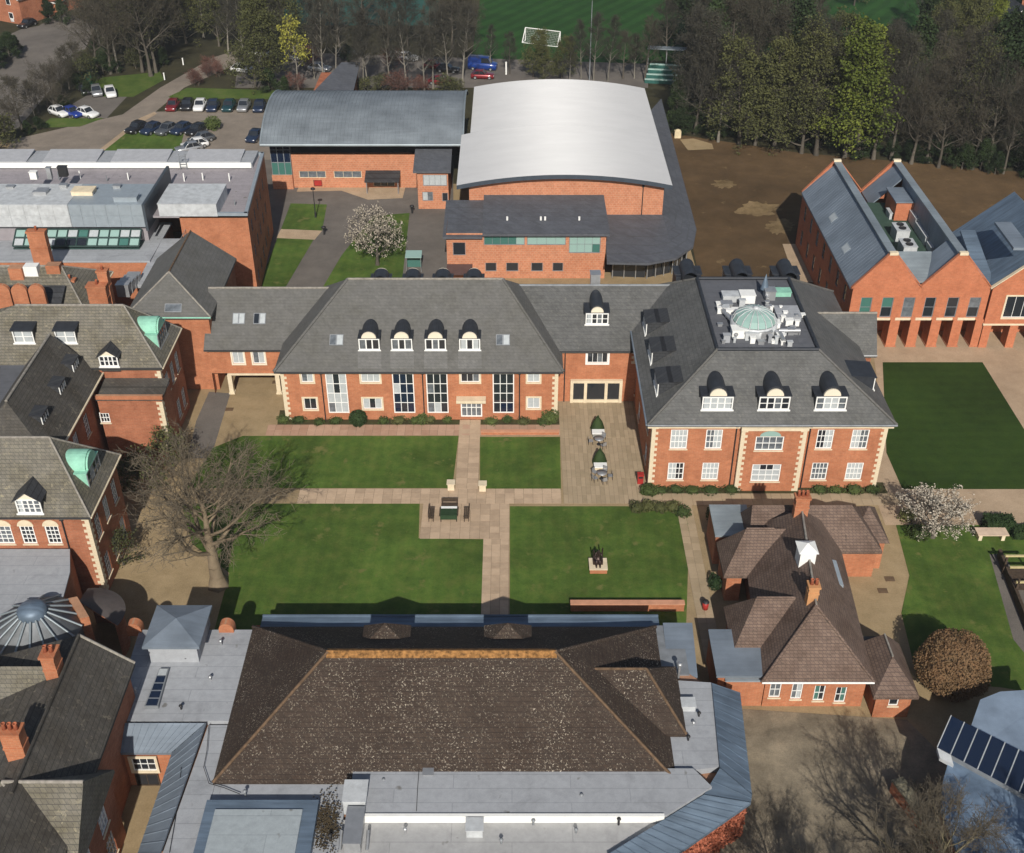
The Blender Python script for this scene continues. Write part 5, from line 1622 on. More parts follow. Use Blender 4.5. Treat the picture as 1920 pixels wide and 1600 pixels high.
for px, py, mt in ((30, 500, BRICK), (58, 497, WHITE), (100, 495, BRICK)):
    q = at(px, py, 12.0)
    part(MB().box(q.x - 0.7, q.x + 0.7, q.y - 0.5, q.y + 0.5, 9.5, 12.0), 'stack', mt, o3)

# ---------------------------------------------------------------- flat roof and round turret below the arched windows
fzr = 5.2
tr_ = thing('round_turret', 'round turret with finned lead roof beside a pale flat roof at left', 'building', (at(60, 1160, 5).x, at(60, 1160, 5).y, 0))
f0 = at(-60, 1190, fzr); f1 = at(128, 1040, fzr)
mb = MB()
fy1 = 71.3
mb.prism([(-62, fy1), (at(128, 1040, fzr).x, fy1), (at(132, 1075, fzr).x, at(132, 1075, fzr).y), (at(120, 1120, fzr).x, at(0, 1120, fzr).y), (at(70, 1190, fzr).x, at(0, 1190, fzr).y), (-62, at(0, 1190, fzr).y)], 0, fzr)
part(mb, 'wall', BRICK_OLD, tr_)
mb = MB()
mb.prism([(-62, fy1), (at(128, 1040, fzr).x, fy1), (at(132, 1075, fzr).x, at(132, 1075, fzr).y), (at(120, 1120, fzr).x, at(0, 1120, fzr).y), (at(70, 1190, fzr).x, at(0, 1190, fzr).y), (-62, at(0, 1190, fzr).y)], fzr + 0.002, fzr + 0.15)
part(mb, 'flat_roof', MEMB, tr_)
q = at(62, 1150, 6.8)
m = MB()
m.lathe([(3.2, 0.0), (3.2, 5.35), (3.3, 5.4), (1.0, 6.8), (1.0, 6.9)], 24, 0, q.x, q.y)
drum = part(m, 'turret_roof', LEADGREY, tr_)
m = MB(); m.lathe([(1.05, 6.75), (1.05, 7.25), (0.75, 7.55), (0.0, 7.7)], 16, 0, q.x, q.y)
part(m, 'turret_cap', ZINCDEEP, drum)
for i in range(18):
    a = 2 * math.pi * i / 18
    m = MB(); m.tube((q.x + 1.05 * math.cos(a), q.y + 1.05 * math.sin(a), 6.92), (q.x + 3.3 * math.cos(a), q.y + 3.3 * math.sin(a), 5.55), 0.09, 0.09, 5)
    part(m, 'fin', ZINCPALE, drum)
for k, (a, b) in enumerate((((128, 1122), (150, 1160)), )):
    p, r_ = at(*a, 6), at(*b, 6)
    part(MB().slab([p, r_, r_ + Vector((0.6, 0.2, 0)), p + Vector((0.6, 0.2, 0))][::-1], 6.0), 'brick_pier', BRICK, tr_)
# quarter-round dark roof beside it
c_ = at(150, 1135, 4.6)
qd = thing('quarter_round_bay', 'quarter-round bay with dark sloping roof under the old house wall', 'building', (c_.x, c_.y, 0))
m = MB(); m.lathe([(2.9, 0.0), (2.9, 3.4), (3.05, 3.42), (0.1, 4.8)], 14, 0, c_.x, c_.y, -0.35, 1.75, smooth=False)
part(m, 'wall', BRICK_OLD, qd)
m = MB(); m.lathe([(3.15, 3.5), (0.05, 4.95)], 14, 0, c_.x, c_.y, -0.35, 1.75, smooth=False)
part(m, 'roof', flat('dark_brown_lead', (0.1, 0.085, 0.08), 0.7), qd)

# ---------------------------------------------------------------- chimneyed house at bottom left
kz = 7.4
kx1 = at(252, 1245, kz).x
kh = thing('chimneyed_slate_house', 'slate-roofed house with orange chimneys at the bottom left corner', 'building', (kx1 - 3, 52, 0))
kx0 = kx1 - 11.0
kyb = at(252, 1243, kz).y
krz = zat(1191, kyb)
krx = fx(148, kyb, krz)
mb = MB()
roof4(mb, kx0, kx1, 40.0, kyb, kz, (krx, 40.0, krz), (krx, kyb, krz))
kro = part(mb, 'roof', SLATE_BROWN, kh)
cap(kro, RIDGE, ((krx, kyb, krz), (kx1, kyb, kz)), r=0.12, name='verge_cap')
cap(kro, SLATE_BROWN, ((krx, 44, krz), (krx, kyb, krz)))
mb = MB()
mb.box(kx0 + 0.4, kx1 - 0.4, 40, kyb - 0.4, 0, kz - 0.2)
part(mb, 'wall', BRICK_OLD, kh)
# cross wings facing the camera on the left, their slopes catch the sun
for pyr, pye, zz, ext in ((1250, 1360, 10.3, 4.0), ):
    yr_ = at(0, pyr, zz).y
    ye_ = at(0, pye, kz).y
    m = MB(); roof4(m, kx0 - 14, krx + 0.4, ye_, 2 * yr_ - ye_, kz, (kx0 - 14, yr_, zz), (krx - 1.2, yr_, zz))
    o_ = part(m, 'cross_roof', SLATE_LICH, kh)
    cap(o_, RIDGE, ((krx - 1.2, yr_, zz), (krx + 0.4, ye_, kz)), r=0.1, name='hip_cap')
# gabled wing at the bottom
gz = 9.9
gy = at(0, 1466, gz).y
ge = 6.2
gx1 = at(150, 1466, gz).x
hw_ = 3.6
m = MB()
roof4(m, gx1 - 12, gx1 + 0.2, gy - hw_ - 0.3, gy + hw_ + 0.3, ge, (gx1 - 4.6, gy, gz), (gx1 + 0.2, gy, gz))
o_ = part(m, 'gable_roof', SLATE_LICH, kh)
cap(o_, RIDGE, ((gx1 - 4.6, gy, gz), (gx1 + 0.2, gy, gz)))
cap(o_, RIDGE, ((gx1 - 4.6, gy, gz), (gx1 - 0.5, gy - hw_ - 0.3, ge)), r=0.1, name='hip_cap')
mb = MB()
side_wall(kh, mb, (gx1 - 0.1, gy - hw_), (gx1 - 0.1, gy + hw_), 0, ge, [(1.9, 3.6, 1.3, 2.2, OW), (5.0, 3.6, 1.3, 2.2, OW), (1.9, 0.6, 1.3, 2.2, OW), (5.0, 0.6, 1.3, 2.2, OW)])
mb.add([(gx1 - 0.1, gy - hw_, ge), (gx1 - 0.1, gy + hw_, ge), (gx1 - 0.1, gy, gz - 0.15)], [(0, 1, 2)])
part(mb, 'gable_wall', BRICK_OLD, kh)
for px, py, zt, w_, d_, n_ in ((100, 1250, 11.9, 0.85, 1.1, 2), (30, 1396, 12.2, 1.15, 0.85, 3)):
    q = at(px, py, zt - 1.5)
    chimney(kh, q.x, q.y, 7.6, zt - 0.3, w_, d_, n_, BRICK, POT)

# ---------------------------------------------------------------- dining hall with the big brown roof in the foreground
ZD = 4.5
dx0, dx1, dy0, dy1 = -19.3, 10.7, 49.2, 63.4
dr = 9.6
dyr = at(0, 1222, dr).y
dl, dd = at(615, 1222, dr).x, at(1041, 1222, dr).x
dh = thing('dining_hall', 'low hall with huge lichen-speckled brown tile roof and orange ridge in the foreground', 'building', ((dx0 + dx1) / 2, 56, 0))
mb = MB()
roof4(mb, dx0, dx1, dy0, dy1, ZD, (dl, dyr, dr), (dd, dyr, dr))
dro = part(mb, 'roof', TILE, dh)
m = MB()
m.slab([(dl - 0.1, dyr - 0.34, dr - 0.2), (dd + 0.1, dyr - 0.34, dr - 0.2), (dd + 0.1, dyr, dr + 0.1), (dl - 0.1, dyr, dr + 0.1)], 0.12)
m.slab([(dl - 0.1, dyr, dr + 0.1), (dd + 0.1, dyr, dr + 0.1), (dd + 0.1, dyr + 0.4, dr - 0.12), (dl - 0.1, dyr + 0.4, dr - 0.12)], 0.12)
part(m, 'ridge_cap', TILE_RIDGE, dro)
cap(dro, HIPTILE, ((dl, dyr, dr), (dx0, dy0, ZD)), ((dd, dyr, dr), (dx1, dy0, ZD)), r=0.11, name='hip_cap')
cap(dro, TILE, ((dl, dyr, dr), (dx0, dy1, ZD)), ((dd, dyr, dr), (dx1, dy1, ZD)), r=0.14, name='hip_cap')
for px in (722, 952):               # louvred pyramids standing on the far slope
    q = at(px, 1170, 8.0)
    m = MB()
    z0_ = 6.7
    m.box(q.x - 1.3, q.x + 1.3, q.y - 0.9, q.y + 1.0, 4.2, z0_)
    v = MB(); v.add([(q.x - 1.7, q.y - 1.1, z0_), (q.x + 1.7, q.y - 1.1, z0_), (q.x + 1.7, q.y + 1.2, z0_), (q.x - 1.7, q.y + 1.2, z0_), (q.x, q.y, 8.1)], [(0, 1, 4), (1, 2, 4), (2, 3, 4), (3, 0, 4), (3, 2, 1, 0)])
    o_ = part(m, 'ventilator', WOOD, dh)
    part(v, 'ventilator_roof', TILE, o_)
# gablet on the right slope
m = MB()
gq = at(1170, 1258, 7.6)
roof4(m, gq.x - 2.0, dx1 + 1.0, gq.y - 3.1, gq.y + 3.1, 4.8, (gq.x - 2.0, gq.y, 7.8), (dx1 - 1.6, gq.y, 7.8))
o_ = part(m, 'gablet_roof', TILE, dh)
cap(o_, HIPTILE, ((dx1 - 1.6, gq.y, 7.8), (dx1 + 1.0, gq.y - 3.1, 4.8)), ((gq.x - 2.0, gq.y, 7.8), (dx1 - 1.6, gq.y, 7.8)), r=0.10)
# walls and flat roofs around it
FZ = 4.45
mb = MB()
fpoly = [(-28.0, 41.0), (at(1140, 1600, FZ).x, at(1140, 1600, FZ).y), (at(1340, 1475, FZ).x, at(1340, 1475, FZ).y), (at(1330, 1300, FZ).x, at(1330, 1300, FZ).y), (12.6, 59.2), (12.4, 65.2), (-19.4, 65.2), (-19.4, 64.0), (at(262, 1180, FZ).x, 63.6), (at(205, 1356, FZ).x, at(205, 1356, FZ).y), (at(290, 1356, FZ).x, at(290, 1356, FZ).y), (at(290, 1356, FZ).x, 41.0)]
yl = at(205, 1354, FZ).y
xa = at(1340, 1475, FZ)
wa, wb = at(1190, 1640, 3.6), at(1398, 1497, 3.6)
walls = [(-21.7, 36.0), (wa.x, 36.0), (wa.x, wa.y), (wb.x, wb.y), (14.2, 59.0), (12.4, 59.4), (12.4, 64.9), (-19.6, 64.9), (-19.6, 63.4), (-27.6, 63.4), (-27.4, yl), (-21.7, yl)]
mb.prism(walls, 0, 3.2)
wi = [at(1150, 1640, FZ), at(1322, 1490, FZ), at(1348, 1440, FZ), at(1338, 1285, FZ)]
mb.prism([(-21.7, 36.0), (wi[0].x, 36.0)] + [(p.x, p.y) for p in wi] + [(12.4, 59.4), (10.6, 59.5), (10.6, 63.3), (-19.6, 63.3), (-19.6, 63.4), (-27.6, 63.4), (-27.4, yl), (-21.7, yl)], 3.2, FZ - 0.41)
part(mb, 'wall', BRICK_OLD, dh)
mb = MB()
P2 = lambda px, py, z=FZ: (at(px, py, z).x, at(px, py, z).y)
mb.prism([P2(262, 1181), P2(474, 1181), (-18.9, 56), P2(436, 1352), P2(207, 1352)], FZ - 0.41, FZ)
part(mb, 'flat_roof', MEMB, dh)
part(MB().box(10.4, 12.7, 58.9, 63.9, FZ - 0.405, FZ - 0.3), 'flat_roof', LEADGREY, dh)
mb = MB()
mb.prism([P2(390, 1357), P2(440, 1357), (dx0 + 0.1, dy0 + 2), (dx0 + 0.1, 36.0), P2(280, 1660), P2(303, 1600)], FZ - 0.4, FZ - 0.15)
part(mb, 'flat_roof', MEMB, dh)
mb = MB()
mb.prism([(dx0 + 0.12, dy0 + 0.3), (-10.6, dy0 + 0.3), (-10.6, 36.0), (dx0 + 0.12, 36.0)], FZ - 0.4, FZ - 0.152)
part(mb, 'flat_roof', MEMB, dh)
sz_ = FZ + 0.45
mb = MB()
mb.prism([P2(662, 1441, sz_), P2(1300, 1441, sz_), P2(1335, 1475, sz_), P2(1250, 1528, sz_), P2(655, 1526, sz_)], FZ - 0.4, sz_)
part(mb, 'flat_roof', MEMB, dh)
mb = MB()
yq = at(0, 1527, sz_).y - 0.02
mb.add([(-10.58, yq, FZ - 0.08), (-10.58, 36.0, FZ - 0.08), (at(1130, 1602, FZ).x - 4, 36.0, FZ - 0.08), (at(1150, 1602, FZ).x, at(0, 1602, FZ).y, FZ - 0.08), (at(1262, 1529, FZ).x, yq, FZ - 0.08)], [(0, 1, 2), (0, 2, 3), (0, 3, 4)])
part(mb, 'flat_roof', membrane('off_white_roof_membrane', (0.38, 0.38, 0.378), 1.6), dh)
part(MB().box(at(660, 1527, sz_).x, at(1245, 1527, sz_).x, at(0, 1527, sz_).y - 0.25, at(0, 1527, sz_).y - 0.03, FZ - 0.06, sz_ + 0.12), 'upstand', WHITE, dh)
mb = MB()
mb.prism([P2(1245, 1300), P2(1272, 1278), P2(1335, 1282), P2(1348, 1440), P2(1300, 1446), P2(1240, 1440)], FZ - 0.4, FZ + 0.1)
part(mb, 'flat_roof', MEMB, dh)
# wide weathered zinc edge on the right
m = MB()
A_ = [at(1335, 1282, FZ + 0.3), at(1350, 1440, FZ + 0.3), at(1320, 1490, FZ + 0.3), at(1140, 1602, FZ + 0.3)]
B_ = [at(1388, 1300, 3.6), at(1410, 1490, 3.6), at(1408, 1505, 3.6), at(1200, 1650, 3.6)]
for i in range(3):
    m.slab([A_[i + 1], B_[i + 1], B_[i], A_[i]], 0.25)
zo = part(m, 'zinc_edge_roof', ZINCDEEP, dh)
s = MB()
for i in range(3): seams(s, B_[i], B_[i + 1], A_[i], A_[i + 1], (10, 2, 14)[i], 0.03)
part(s, 'seams', ZINCDEEP, zo, kind='stuff')
# zinc roof over the small court on the left
m = MB()
C_ = [P2(208, 1356), P2(378, 1356), P2(352, 1416), P2(212, 1416)]
z0_ = FZ + 0.2
pa, pb_, pc, pd = at(208, 1356, z0_), at(386, 1356, z0_), at(322, 1412, 3.7), at(212, 1412, 3.7)
m.slab([pd, pc, pb_, pa], 0.2)
pe_, pf = at(300, 1600, z0_), at(258, 1600, 3.7)
m.slab([pf, pe_, pb_, pc], 0.2)
zl = part(m, 'zinc_court_roof', ZINC, dh)
s = MB()
seams(s, pd, pc, pa, pb_, 12, 0.03); seams(s, pf, pc, pe_, pb_, 12, 0.03)
part(s, 'seams', ZINC, zl, kind='stuff')
cw_ = pd.y + 0.3
part(MB().box(pd.x + 0.4, pc.x, cw_, cw_ + 0.2, 0, 3.6), 'court_wall', BRICK, dh)
window(dh, fx(270, cw_, 2.6), cw_ - 0.02, 1.7, 1.6, 1.3, nx=3, ny=2, surround=STONE, panes=[GLASS, GLASSMID], recess=-0.06)
window(dh, fx(278, cw_, 0.6), cw_ - 0.02, 0.1, 1.6, 1.2, nx=2, ny=1, frame=WOOD, panes=[DARK], recess=-0.06, name='door', sill=False)
# raised zinc-edged plant roof at the bottom
m = MB()
q0, q1 = at(388, 1500, FZ + 0.5), at(598, 1500, FZ + 0.5)
m.box(q0.x, q1.x, 36, q0.y, FZ - 0.15, FZ + 0.5)
o_ = part(m, 'raised_roof', ZINCDEEP, dh)
part(MB().box(q0.x + 0.7, q1.x - 0.9, 36, q0.y - 0.8, FZ + 0.502, FZ + 0.62), 'roof_sheet', membrane('pale_blue_roof_sheet', (0.335, 0.375, 0.395), 1.4), o_)
# long rooflight, lantern with pyramid roof
p = [at(300, 1259, FZ), at(318, 1259, FZ), at(298, 1330, FZ), at(272, 1330, FZ)]
m = MB(); m.prism([(q.x, q.y) for q in p], FZ, FZ + 0.3)
o_ = part(m, 'long_rooflight', LEADGREY, dh)
for k in range(5):
    t0, t1 = k / 5 + 0.02, (k + 1) / 5 - 0.02
    def e_(t_, s_):
        a_ = p[0].lerp(p[3], t_); b_ = p[1].lerp(p[2], t_)
        return a_.lerp(b_, s_)
    quad = [e_(t1, 0.1), e_(t1, 0.9), e_(t0, 0.9), e_(t0, 0.1)]
    part(MB().slab([(v.x, v.y, FZ + 0.33) for v in quad], 0.03), 'pane', BLIND if k == 0 else GLASSBLUE, o_)
lzb = 6.2
c4 = [at(268, 1214, lzb), at(376, 1214, lzb), at(395, 1135, lzb), at(292, 1135, lzb)]
lx0, lx1 = (c4[0].x + c4[3].x) / 2, (c4[1].x + c4[2].x) / 2
ly0, ly1 = c4[0].y, c4[3].y
m = MB(); m.box(lx0 + 0.3, lx1 - 0.3, ly0 + 0.25, ly1 - 0.25, FZ, lzb - 0.1)
lan = part(m, 'lantern', MEMB, dh)
m = MB()
m.add([(lx0, ly0, lzb), (lx1, ly0, lzb), (lx1, ly1, lzb), (lx0, ly1, lzb), ((lx0 + lx1) / 2, (ly0 + ly1) / 2, lzb + 0.75)], [(0, 1, 4), (1, 2, 4), (2, 3, 4), (3, 0, 4)])
m.box(lx0, lx1, ly0, ly1, lzb - 0.2, lzb - 0.002)
lr_ = part(m, 'lantern_roof', ZINC, lan)
s = MB()
for i in range(4):
    s.tube([(lx0, ly0, lzb), (lx1, ly0, lzb), (lx1, ly1, lzb), (lx0, ly1, lzb)][i], ((lx0 + lx1) / 2, (ly0 + ly1) / 2, lzb + 0.77), 0.05, 0.05, 5)
# stub brick piers with rounded tops along the back edge
for px in (252, 425):
    q = at(px, 1172, 4.9)
    g = MB(); half_disc(g, 0.55, -0.35, 0.35, 0, 10, h=0.6); g.box(-0.55, 0.55, -0.35, 0.35, -0.6, -0.002)
    me = g.mesh('rounded_pier'); setmats(me, BRICK)
    inst(me, 'rounded_pier', dh, (q.x, q.y, 4.7))
# box gutter along the lawn side, and the small zinc roof at its end
m = MB(); m.box(dx0 + 0.2, 11.2, dy1 - 0.3, 65.6, 3.3, 3.42); m.box(dx0 + 0.2, 11.2, 65.6, 65.72, 3.3, 3.55)
part(m, 'box_gutter', ZINCDEEP, dh)
m = MB(); m.slab([at(1254, 1268, 4.0), at(1308, 1268, 4.0), at(1298, 1168, 4.3), at(1243, 1168, 4.3)], 0.25)
part(m, 'end_zinc_roof', ZINC, dh)
# ducts and vents on the flat roofs
for (px, py, sx, sy, h, mt) in ((668, 1500, 1.4, 1.6, 0.9, WHITEBOX), (665, 1560, 1.0, 2.6, 0.7, STEEL), (890, 1552, 1.0, 0.9, 0.35, WHITEBOX), (1290, 1322, 0.9, 0.8, 0.3, WHITEBOX), (803, 1452, 0.6, 0.5, 0.3, STEEL)):
    q = at(px, py, FZ + 0.3)
    rooftop_box(dh, q.x - sx / 2, q.x + sx / 2, q.y - sy / 2, q.y + sy / 2, FZ - 0.1, FZ + 0.3 + h, mt, 'duct_housing')
for px in (640, 690):
    q = at(px, 1580, FZ)
    part(MB().tube((q.x, q.y - 0.6, FZ + 0.1), (q.x, q.y + 0.5, FZ + 0.5), 0.1, 0.1, 6), 'duct_leg', STEEL, dh)
q = at(1273, 1262, 4.6)
part(MB().tube((q.x, q.y, 4.0), (q.x, q.y, 5.4), 0.09, 0.09, 6).ball((q.x, q.y, 5.45), 0.2, 0.2, 0.15), 'flue', STEEL, dh)
# pipes, outlets, cables and patches scattered over the flat roofs
rs = random.Random(9)
for px, py in ((350, 1240), (395, 1275), (415, 1210), (340, 1330), (255, 1300), (460, 1490), (720, 1470), (960, 1465), (1090, 1500), (1190, 1470), (760, 1560), (940, 1580), (1080, 1560), (1000, 1545), (1290, 1390), (1300, 1360), (1310, 1345), (620, 1575), (1160, 1545)):
    q = at(px, py, FZ)
    h_ = rs.uniform(0.25, 0.5)
    part(MB().tube((q.x, q.y, FZ - 0.1), (q.x, q.y, FZ + h_), 0.07, 0.07, 8).lathe([(0.14, FZ + h_), (0.1, FZ + h_ + 0.08), (0.0, FZ + h_ + 0.1)], 8, 0, q.x, q.y), 'vent_pipe', rs.choice([STEEL, BLACK, LEADGREY]), dh)
def cable(pts, z):
    m = MB()
    q = [at(px, py, z) for px, py in pts]
    for i in range(len(q) - 1): m.tube((q[i].x, q[i].y, z + 0.05), (q[i + 1].x, q[i + 1].y, z + 0.05), 0.025, 0.025, 4)
    part(m, 'cable', BLACK, dh)
cable([(392, 1360), (388, 1410), (382, 1440), (392, 1470), (420, 1478), (450, 1490)], FZ)
cable([(340, 1440), (335, 1500), (325, 1560), (318, 1600)], FZ - 0.12)
cable([(786, 1440), (783, 1480), (781, 1522)], FZ + 0.46)
cable([(600, 1540), (640, 1560), (650, 1590)], FZ)
# leaf litter caught against the raised roof
m = MB()
for _ in range(700):
    q = at(rs.gauss(612, 14), rs.gauss(1545, 26), FZ)
    leaf_ = Vector((q.x, q.y, FZ + rs.uniform(0.0, 0.12)))
    s_ = rs.uniform(0.04, 0.09)
    m.add([leaf_ + Vector((-s_, 0, 0)), leaf_ + Vector((0, -s_, 0.02)), leaf_ + Vector((s_, 0, 0)), leaf_ + Vector((0, s_, 0.03))], [(0, 1, 2, 3)])
part(m, 'leaf_litter', flat('dead_leaves', (0.06, 0.045, 0.025), 0.95), dh, kind='stuff')
# hand rails and small pipes on the flat-roofed block
for (a_, b_) in (((10, 318), (450, 318)),):
    pass
for px, py in ((60, 330), (110, 333), (150, 330), (200, 335), (240, 332), (345, 335), (380, 333), (430, 335), (440, 380), (425, 360)):
    q = at(px, py, ZC)
    h_ = rs.uniform(0.3, 0.8)
    part(MB().tube((q.x, q.y, ZC - 0.36), (q.x, q.y, ZC + h_), 0.08, 0.08, 8), 'vent_pipe', rs.choice([STEEL, LEADGREY, WHITE]), cb)
for k in range(5):
    q = at(20 + k * 50, 352 + (k % 2) * 12, ZP)
    rooftop_box(fr, q.x - 0.4, q.x + 0.4, q.y - 0.3, q.y + 0.3, ZP - 0.02, ZP + 0.25 + 0.1 * (k % 3), STEEL, 'roof_unit')
m = MB()
xs_ = [xb + 1.1 + i * 1.2 for i in range(4)]
for i in range(9):
    y_ = yp0 - 4 + i * 1.5
    m.tube((xb + 3.9, y_, zp0 - 2.0), (xb + 3.9, y_, zp0 - 0.9), 0.04, 0.04, 5)
m.tube((xb + 3.9, yp0 - 4, zp0 - 0.9), (xb + 3.9, yp0 + 8, zp0 - 0.9), 0.04, 0.04, 5)
m.tube((xb + 3.9, yp0 - 4, zp0 - 1.4), (xb + 3.9, yp0 + 8, zp0 - 1.4), 0.035, 0.035, 5)
part(m, 'handrail', STEEL, fr)
# ---------------------------------------------------------------- brown-tiled cottage
YC = 59.7
cz = 3.0
ct = thing('brown_tiled_cottage', 'rambling cottage with pinkish-brown tiled hips, white cupola and red chimneys', 'building', (22.5, YC, 0))
cx0, cx1 = fx(1434, YC, 2), fx(1622, YC, 2)
rz = 7.4
ra = at(1523, 1135, rz)
rb = at(1504, 957, rz)
cyb = rb.y + 2.6
mb = MB()
cwin = [(*rect(1443, 1464, 1280, 1308, YC), dict(nx=2, ny=2, panes=[GLASS, GLASSMID])), (*rect(1484, 1504, 1283, 1311, YC), dict(nx=2, ny=2, panes=[BLIND, GLASSMID])), (*rect(1526, 1546, 1286, 1314, YC), dict(nx=2, ny=2, panes=[GLASS, GLASSGREEN])), (*rect(1566, 1586, 1289, 1317, YC), dict(nx=2, ny=2, panes=[GLASS, GLASSGREEN]))]
cwin = [(a, max(0.35, z), w_, min(h_, cz - 0.6), o_) for a, z, w_, h_, o_ in cwin]
south_wall(ct, mb, cx0, cx1, YC, 0, cz - 0.15, cwin)
facade(mb, (cx1, YC), (cx1 + 1.2, cyb), 0, cz - 0.15)
facade(mb, (cx0 + 1.2, cyb), (cx0, YC), 0, cz - 0.15)
facade(mb, (cx1 + 1.2, cyb), (cx0 + 1.2, cyb), 0, cz - 0.15)
part(mb, 'wall', BRICK, ct)
mb = MB()
rx = ra.x + 0.3
RA, RB = (rx, ra.y, rz), (rb.x, cyb - 2.5, rz)
c4_ = [(cx0 - 0.4, YC - 0.4, cz), (cx1 + 0.4, YC - 0.4, cz), (cx1 + 1.6, cyb + 0.4, cz), (cx0 + 0.9, cyb + 0.4, cz)]
mb.poly([c4_[0], c4_[1], RA]); mb.poly([c4_[1], c4_[2], RB, RA]); mb.poly([c4_[2], c4_[3], RB]); mb.poly([c4_[3], c4_[0], RA, RB])
for i in range(4):
    j = (i + 1) % 4
    mb.poly([(c4_[i][0], c4_[i][1], cz - 0.2), (c4_[j][0], c4_[j][1], cz - 0.2), c4_[j], c4_[i]])
mb.poly([(p[0], p[1], cz - 0.2) for p in c4_][::-1])
cro = part(mb, 'roof', TILE_PINK, ct)
cap(cro, RIDGE, (RA, RB), r=0.10)
cap(cro, TILE_PINK, ((rx, ra.y, rz), (cx0 - 0.4, YC - 0.4, cz)), ((rx, ra.y, rz), (cx1 + 0.4, YC - 0.4, cz)), r=0.12, name='hip_cap')
gutter(cro, (cx0 - 0.4, YC - 0.46, cz - 0.05), (cx1 + 0.4, YC - 0.46, cz - 0.05), WHITE)
# left side gables (three) and back range
for pyc, w2, zz, ext in ((1020, 2.1, 6.2, 1345), (1150, 2.4, 6.2, 1360)):
    yc = at(0, pyc, 4.6).y
    xl = at(ext, pyc, 3.2).x
    m = MB(); roof4(m, xl, rx, yc - w2, yc + w2, cz, (xl + 1.8, yc, zz), (rx, yc, zz))
    o_ = part(m, 'side_roof', TILE_PINK, ct)
    cap(o_, TILE_PINK, ((xl + 1.8, yc, zz), (rx - 1, yc, zz)), r=0.1)
    part(MB().box(xl + 0.35, cx0 + 0.1, yc - w2 + 0.35, yc + w2 - 0.35, 0, cz - 0.2), 'side_wall', BRICK, ct)
yb_ = at(0, 965, 5).y
m = MB(); roof4(m, at(1395, 950, 5).x, at(1632, 965, 3.5).x, yb_ - 2.4, yb_ + 2.6, cz, (at(1395, 950, 5).x + 0.4, yb_, 6.0), (at(1590, 955, 5).x, yb_, 6.0))
o_ = part(m, 'back_roof', TILE_PINK, ct)
part(MB().box(at(1395, 950, 5).x + 0.4, at(1625, 965, 3.5).x, yb_ - 2.1, yb_ + 2.2, 0, cz - 0.2), 'back_wall', BRICK, ct)
# pyramid porch on the right with orange wall
px_ = at(1588, 1062); 
xa, xb = at(1587, 1066).x, at(1648, 1066).x
ya = at(0, 1066).y
m = MB(); m.box(xa, xb, ya, ya + 4.4, 0, cz - 0.1)
part(m, 'porch_wall', BRICK, ct)
m = MB(); m.add([(xa - 0.3, ya - 0.3, cz), (xb + 0.3, ya - 0.3, cz), (xb + 0.3, ya + 4.6, cz), (xa - 0.3, ya + 4.6, cz), ((xa + xb) / 2 + 0.2, ya + 2.1, cz + 2.1)], [(0, 1, 4), (1, 2, 4), (2, 3, 4), (3, 0, 4), (3, 2, 1, 0)])
part(m, 'porch_roof', TILE_PINK, ct)
# annexe at the bottom right
xa, xb = at(1634, 1345).x, at(1700, 1345).x
ya = at(0, 1345).y
mb = MB(); south_wall(ct, mb, xa, xb, ya, 0, 2.4, [(at(1668, 1345).x, 1.2, 0.7, 0.8, dict(nx=1, ny=1, panes=[GLASS]))])
mb.box(xa, xb, ya + 0.2, ya + 3.6, 0, 2.4)
part(mb, 'annexe_wall', BRICK, ct)
m = MB(); roof4(m, xa - 0.35, xb + 0.35, ya - 0.35, ya + 5.0, 2.5, ((xa + xb) / 2, ya + 1.9, 4.3), ((xa + xb) / 2, ya + 4.2, 4.3))
o_ = part(m, 'annexe_roof', TILE_PINK, ct)
cap(o_, RIDGE, (((xa + xb) / 2, ya + 1.9, 4.3), ((xa + xb) / 2, ya + 4.2, 4.3)), r=0.08)
part(MB().box(at(1615, 1205, 3).x, at(1665, 1205, 3).x, at(0, 1225, 3).y, at(0, 1188, 3).y, 0, 2.7), 'rear_store', flat('grey_felt', (0.09, 0.085, 0.08), 0.9), ct)
# flat-roofed bits on the left, brick below
m = MB(); q0, q1 = at(1347, 1262, 3.2), at(1418, 1182, 3.2)
m.box(q0.x, q1.x, q0.y, q1.y, 0, 3.0)
part(m, 'side_block', BRICK, ct)
part(MB().slab([(q0.x - 0.15, q0.y - 0.2, 3.1), (q1.x, q0.y - 0.2, 3.1), (q1.x, q1.y, 3.3), (q0.x - 0.15, q1.y, 3.3)], 0.2), 'zinc_roof', ZINC, ct)
m = MB(); q0 = at(1345, 1322)
m.box(q0.x + 0.4, cx0 - 0.05, YC + 0.05, YC + 3.0, 0, 2.6)
part(m, 'side_block', BRICK, ct)
part(MB().box(q0.x + 0.3, cx0 - 0.06, YC - 0.05, YC + 3.1, 2.602, 2.72), 'flat_roof', PANELBLUE, ct)
q0, q1 = at(1343, 1000, 3.4), at(1397, 948, 3.4)
part(MB().box(q0.x, q1.x, q0.y, q1.y, 0, 3.2), 'side_block', BRICK_OLD, ct)
part(MB().slab([(q0.x - 0.1, q0.y - 0.2, 3.3), (q1.x + 0.1, q0.y - 0.2, 3.3), (q1.x + 0.1, q1.y, 3.5), (q0.x - 0.1, q1.y, 3.5)], 0.18), 'pale_roof', ZINCPALE, ct)
p = at(1558, 1064, 5.2)
part(MB().slab([(p.x - 0.75, p.y - 1.2, 4.9), (p.x + 0.85, p.y - 1.2, 4.4), (p.x + 0.85, p.y + 1.5, 4.6), (p.x - 0.75, p.y + 1.5, 5.1)], 0.4), 'lead_roof', PANELBLUE, ct)
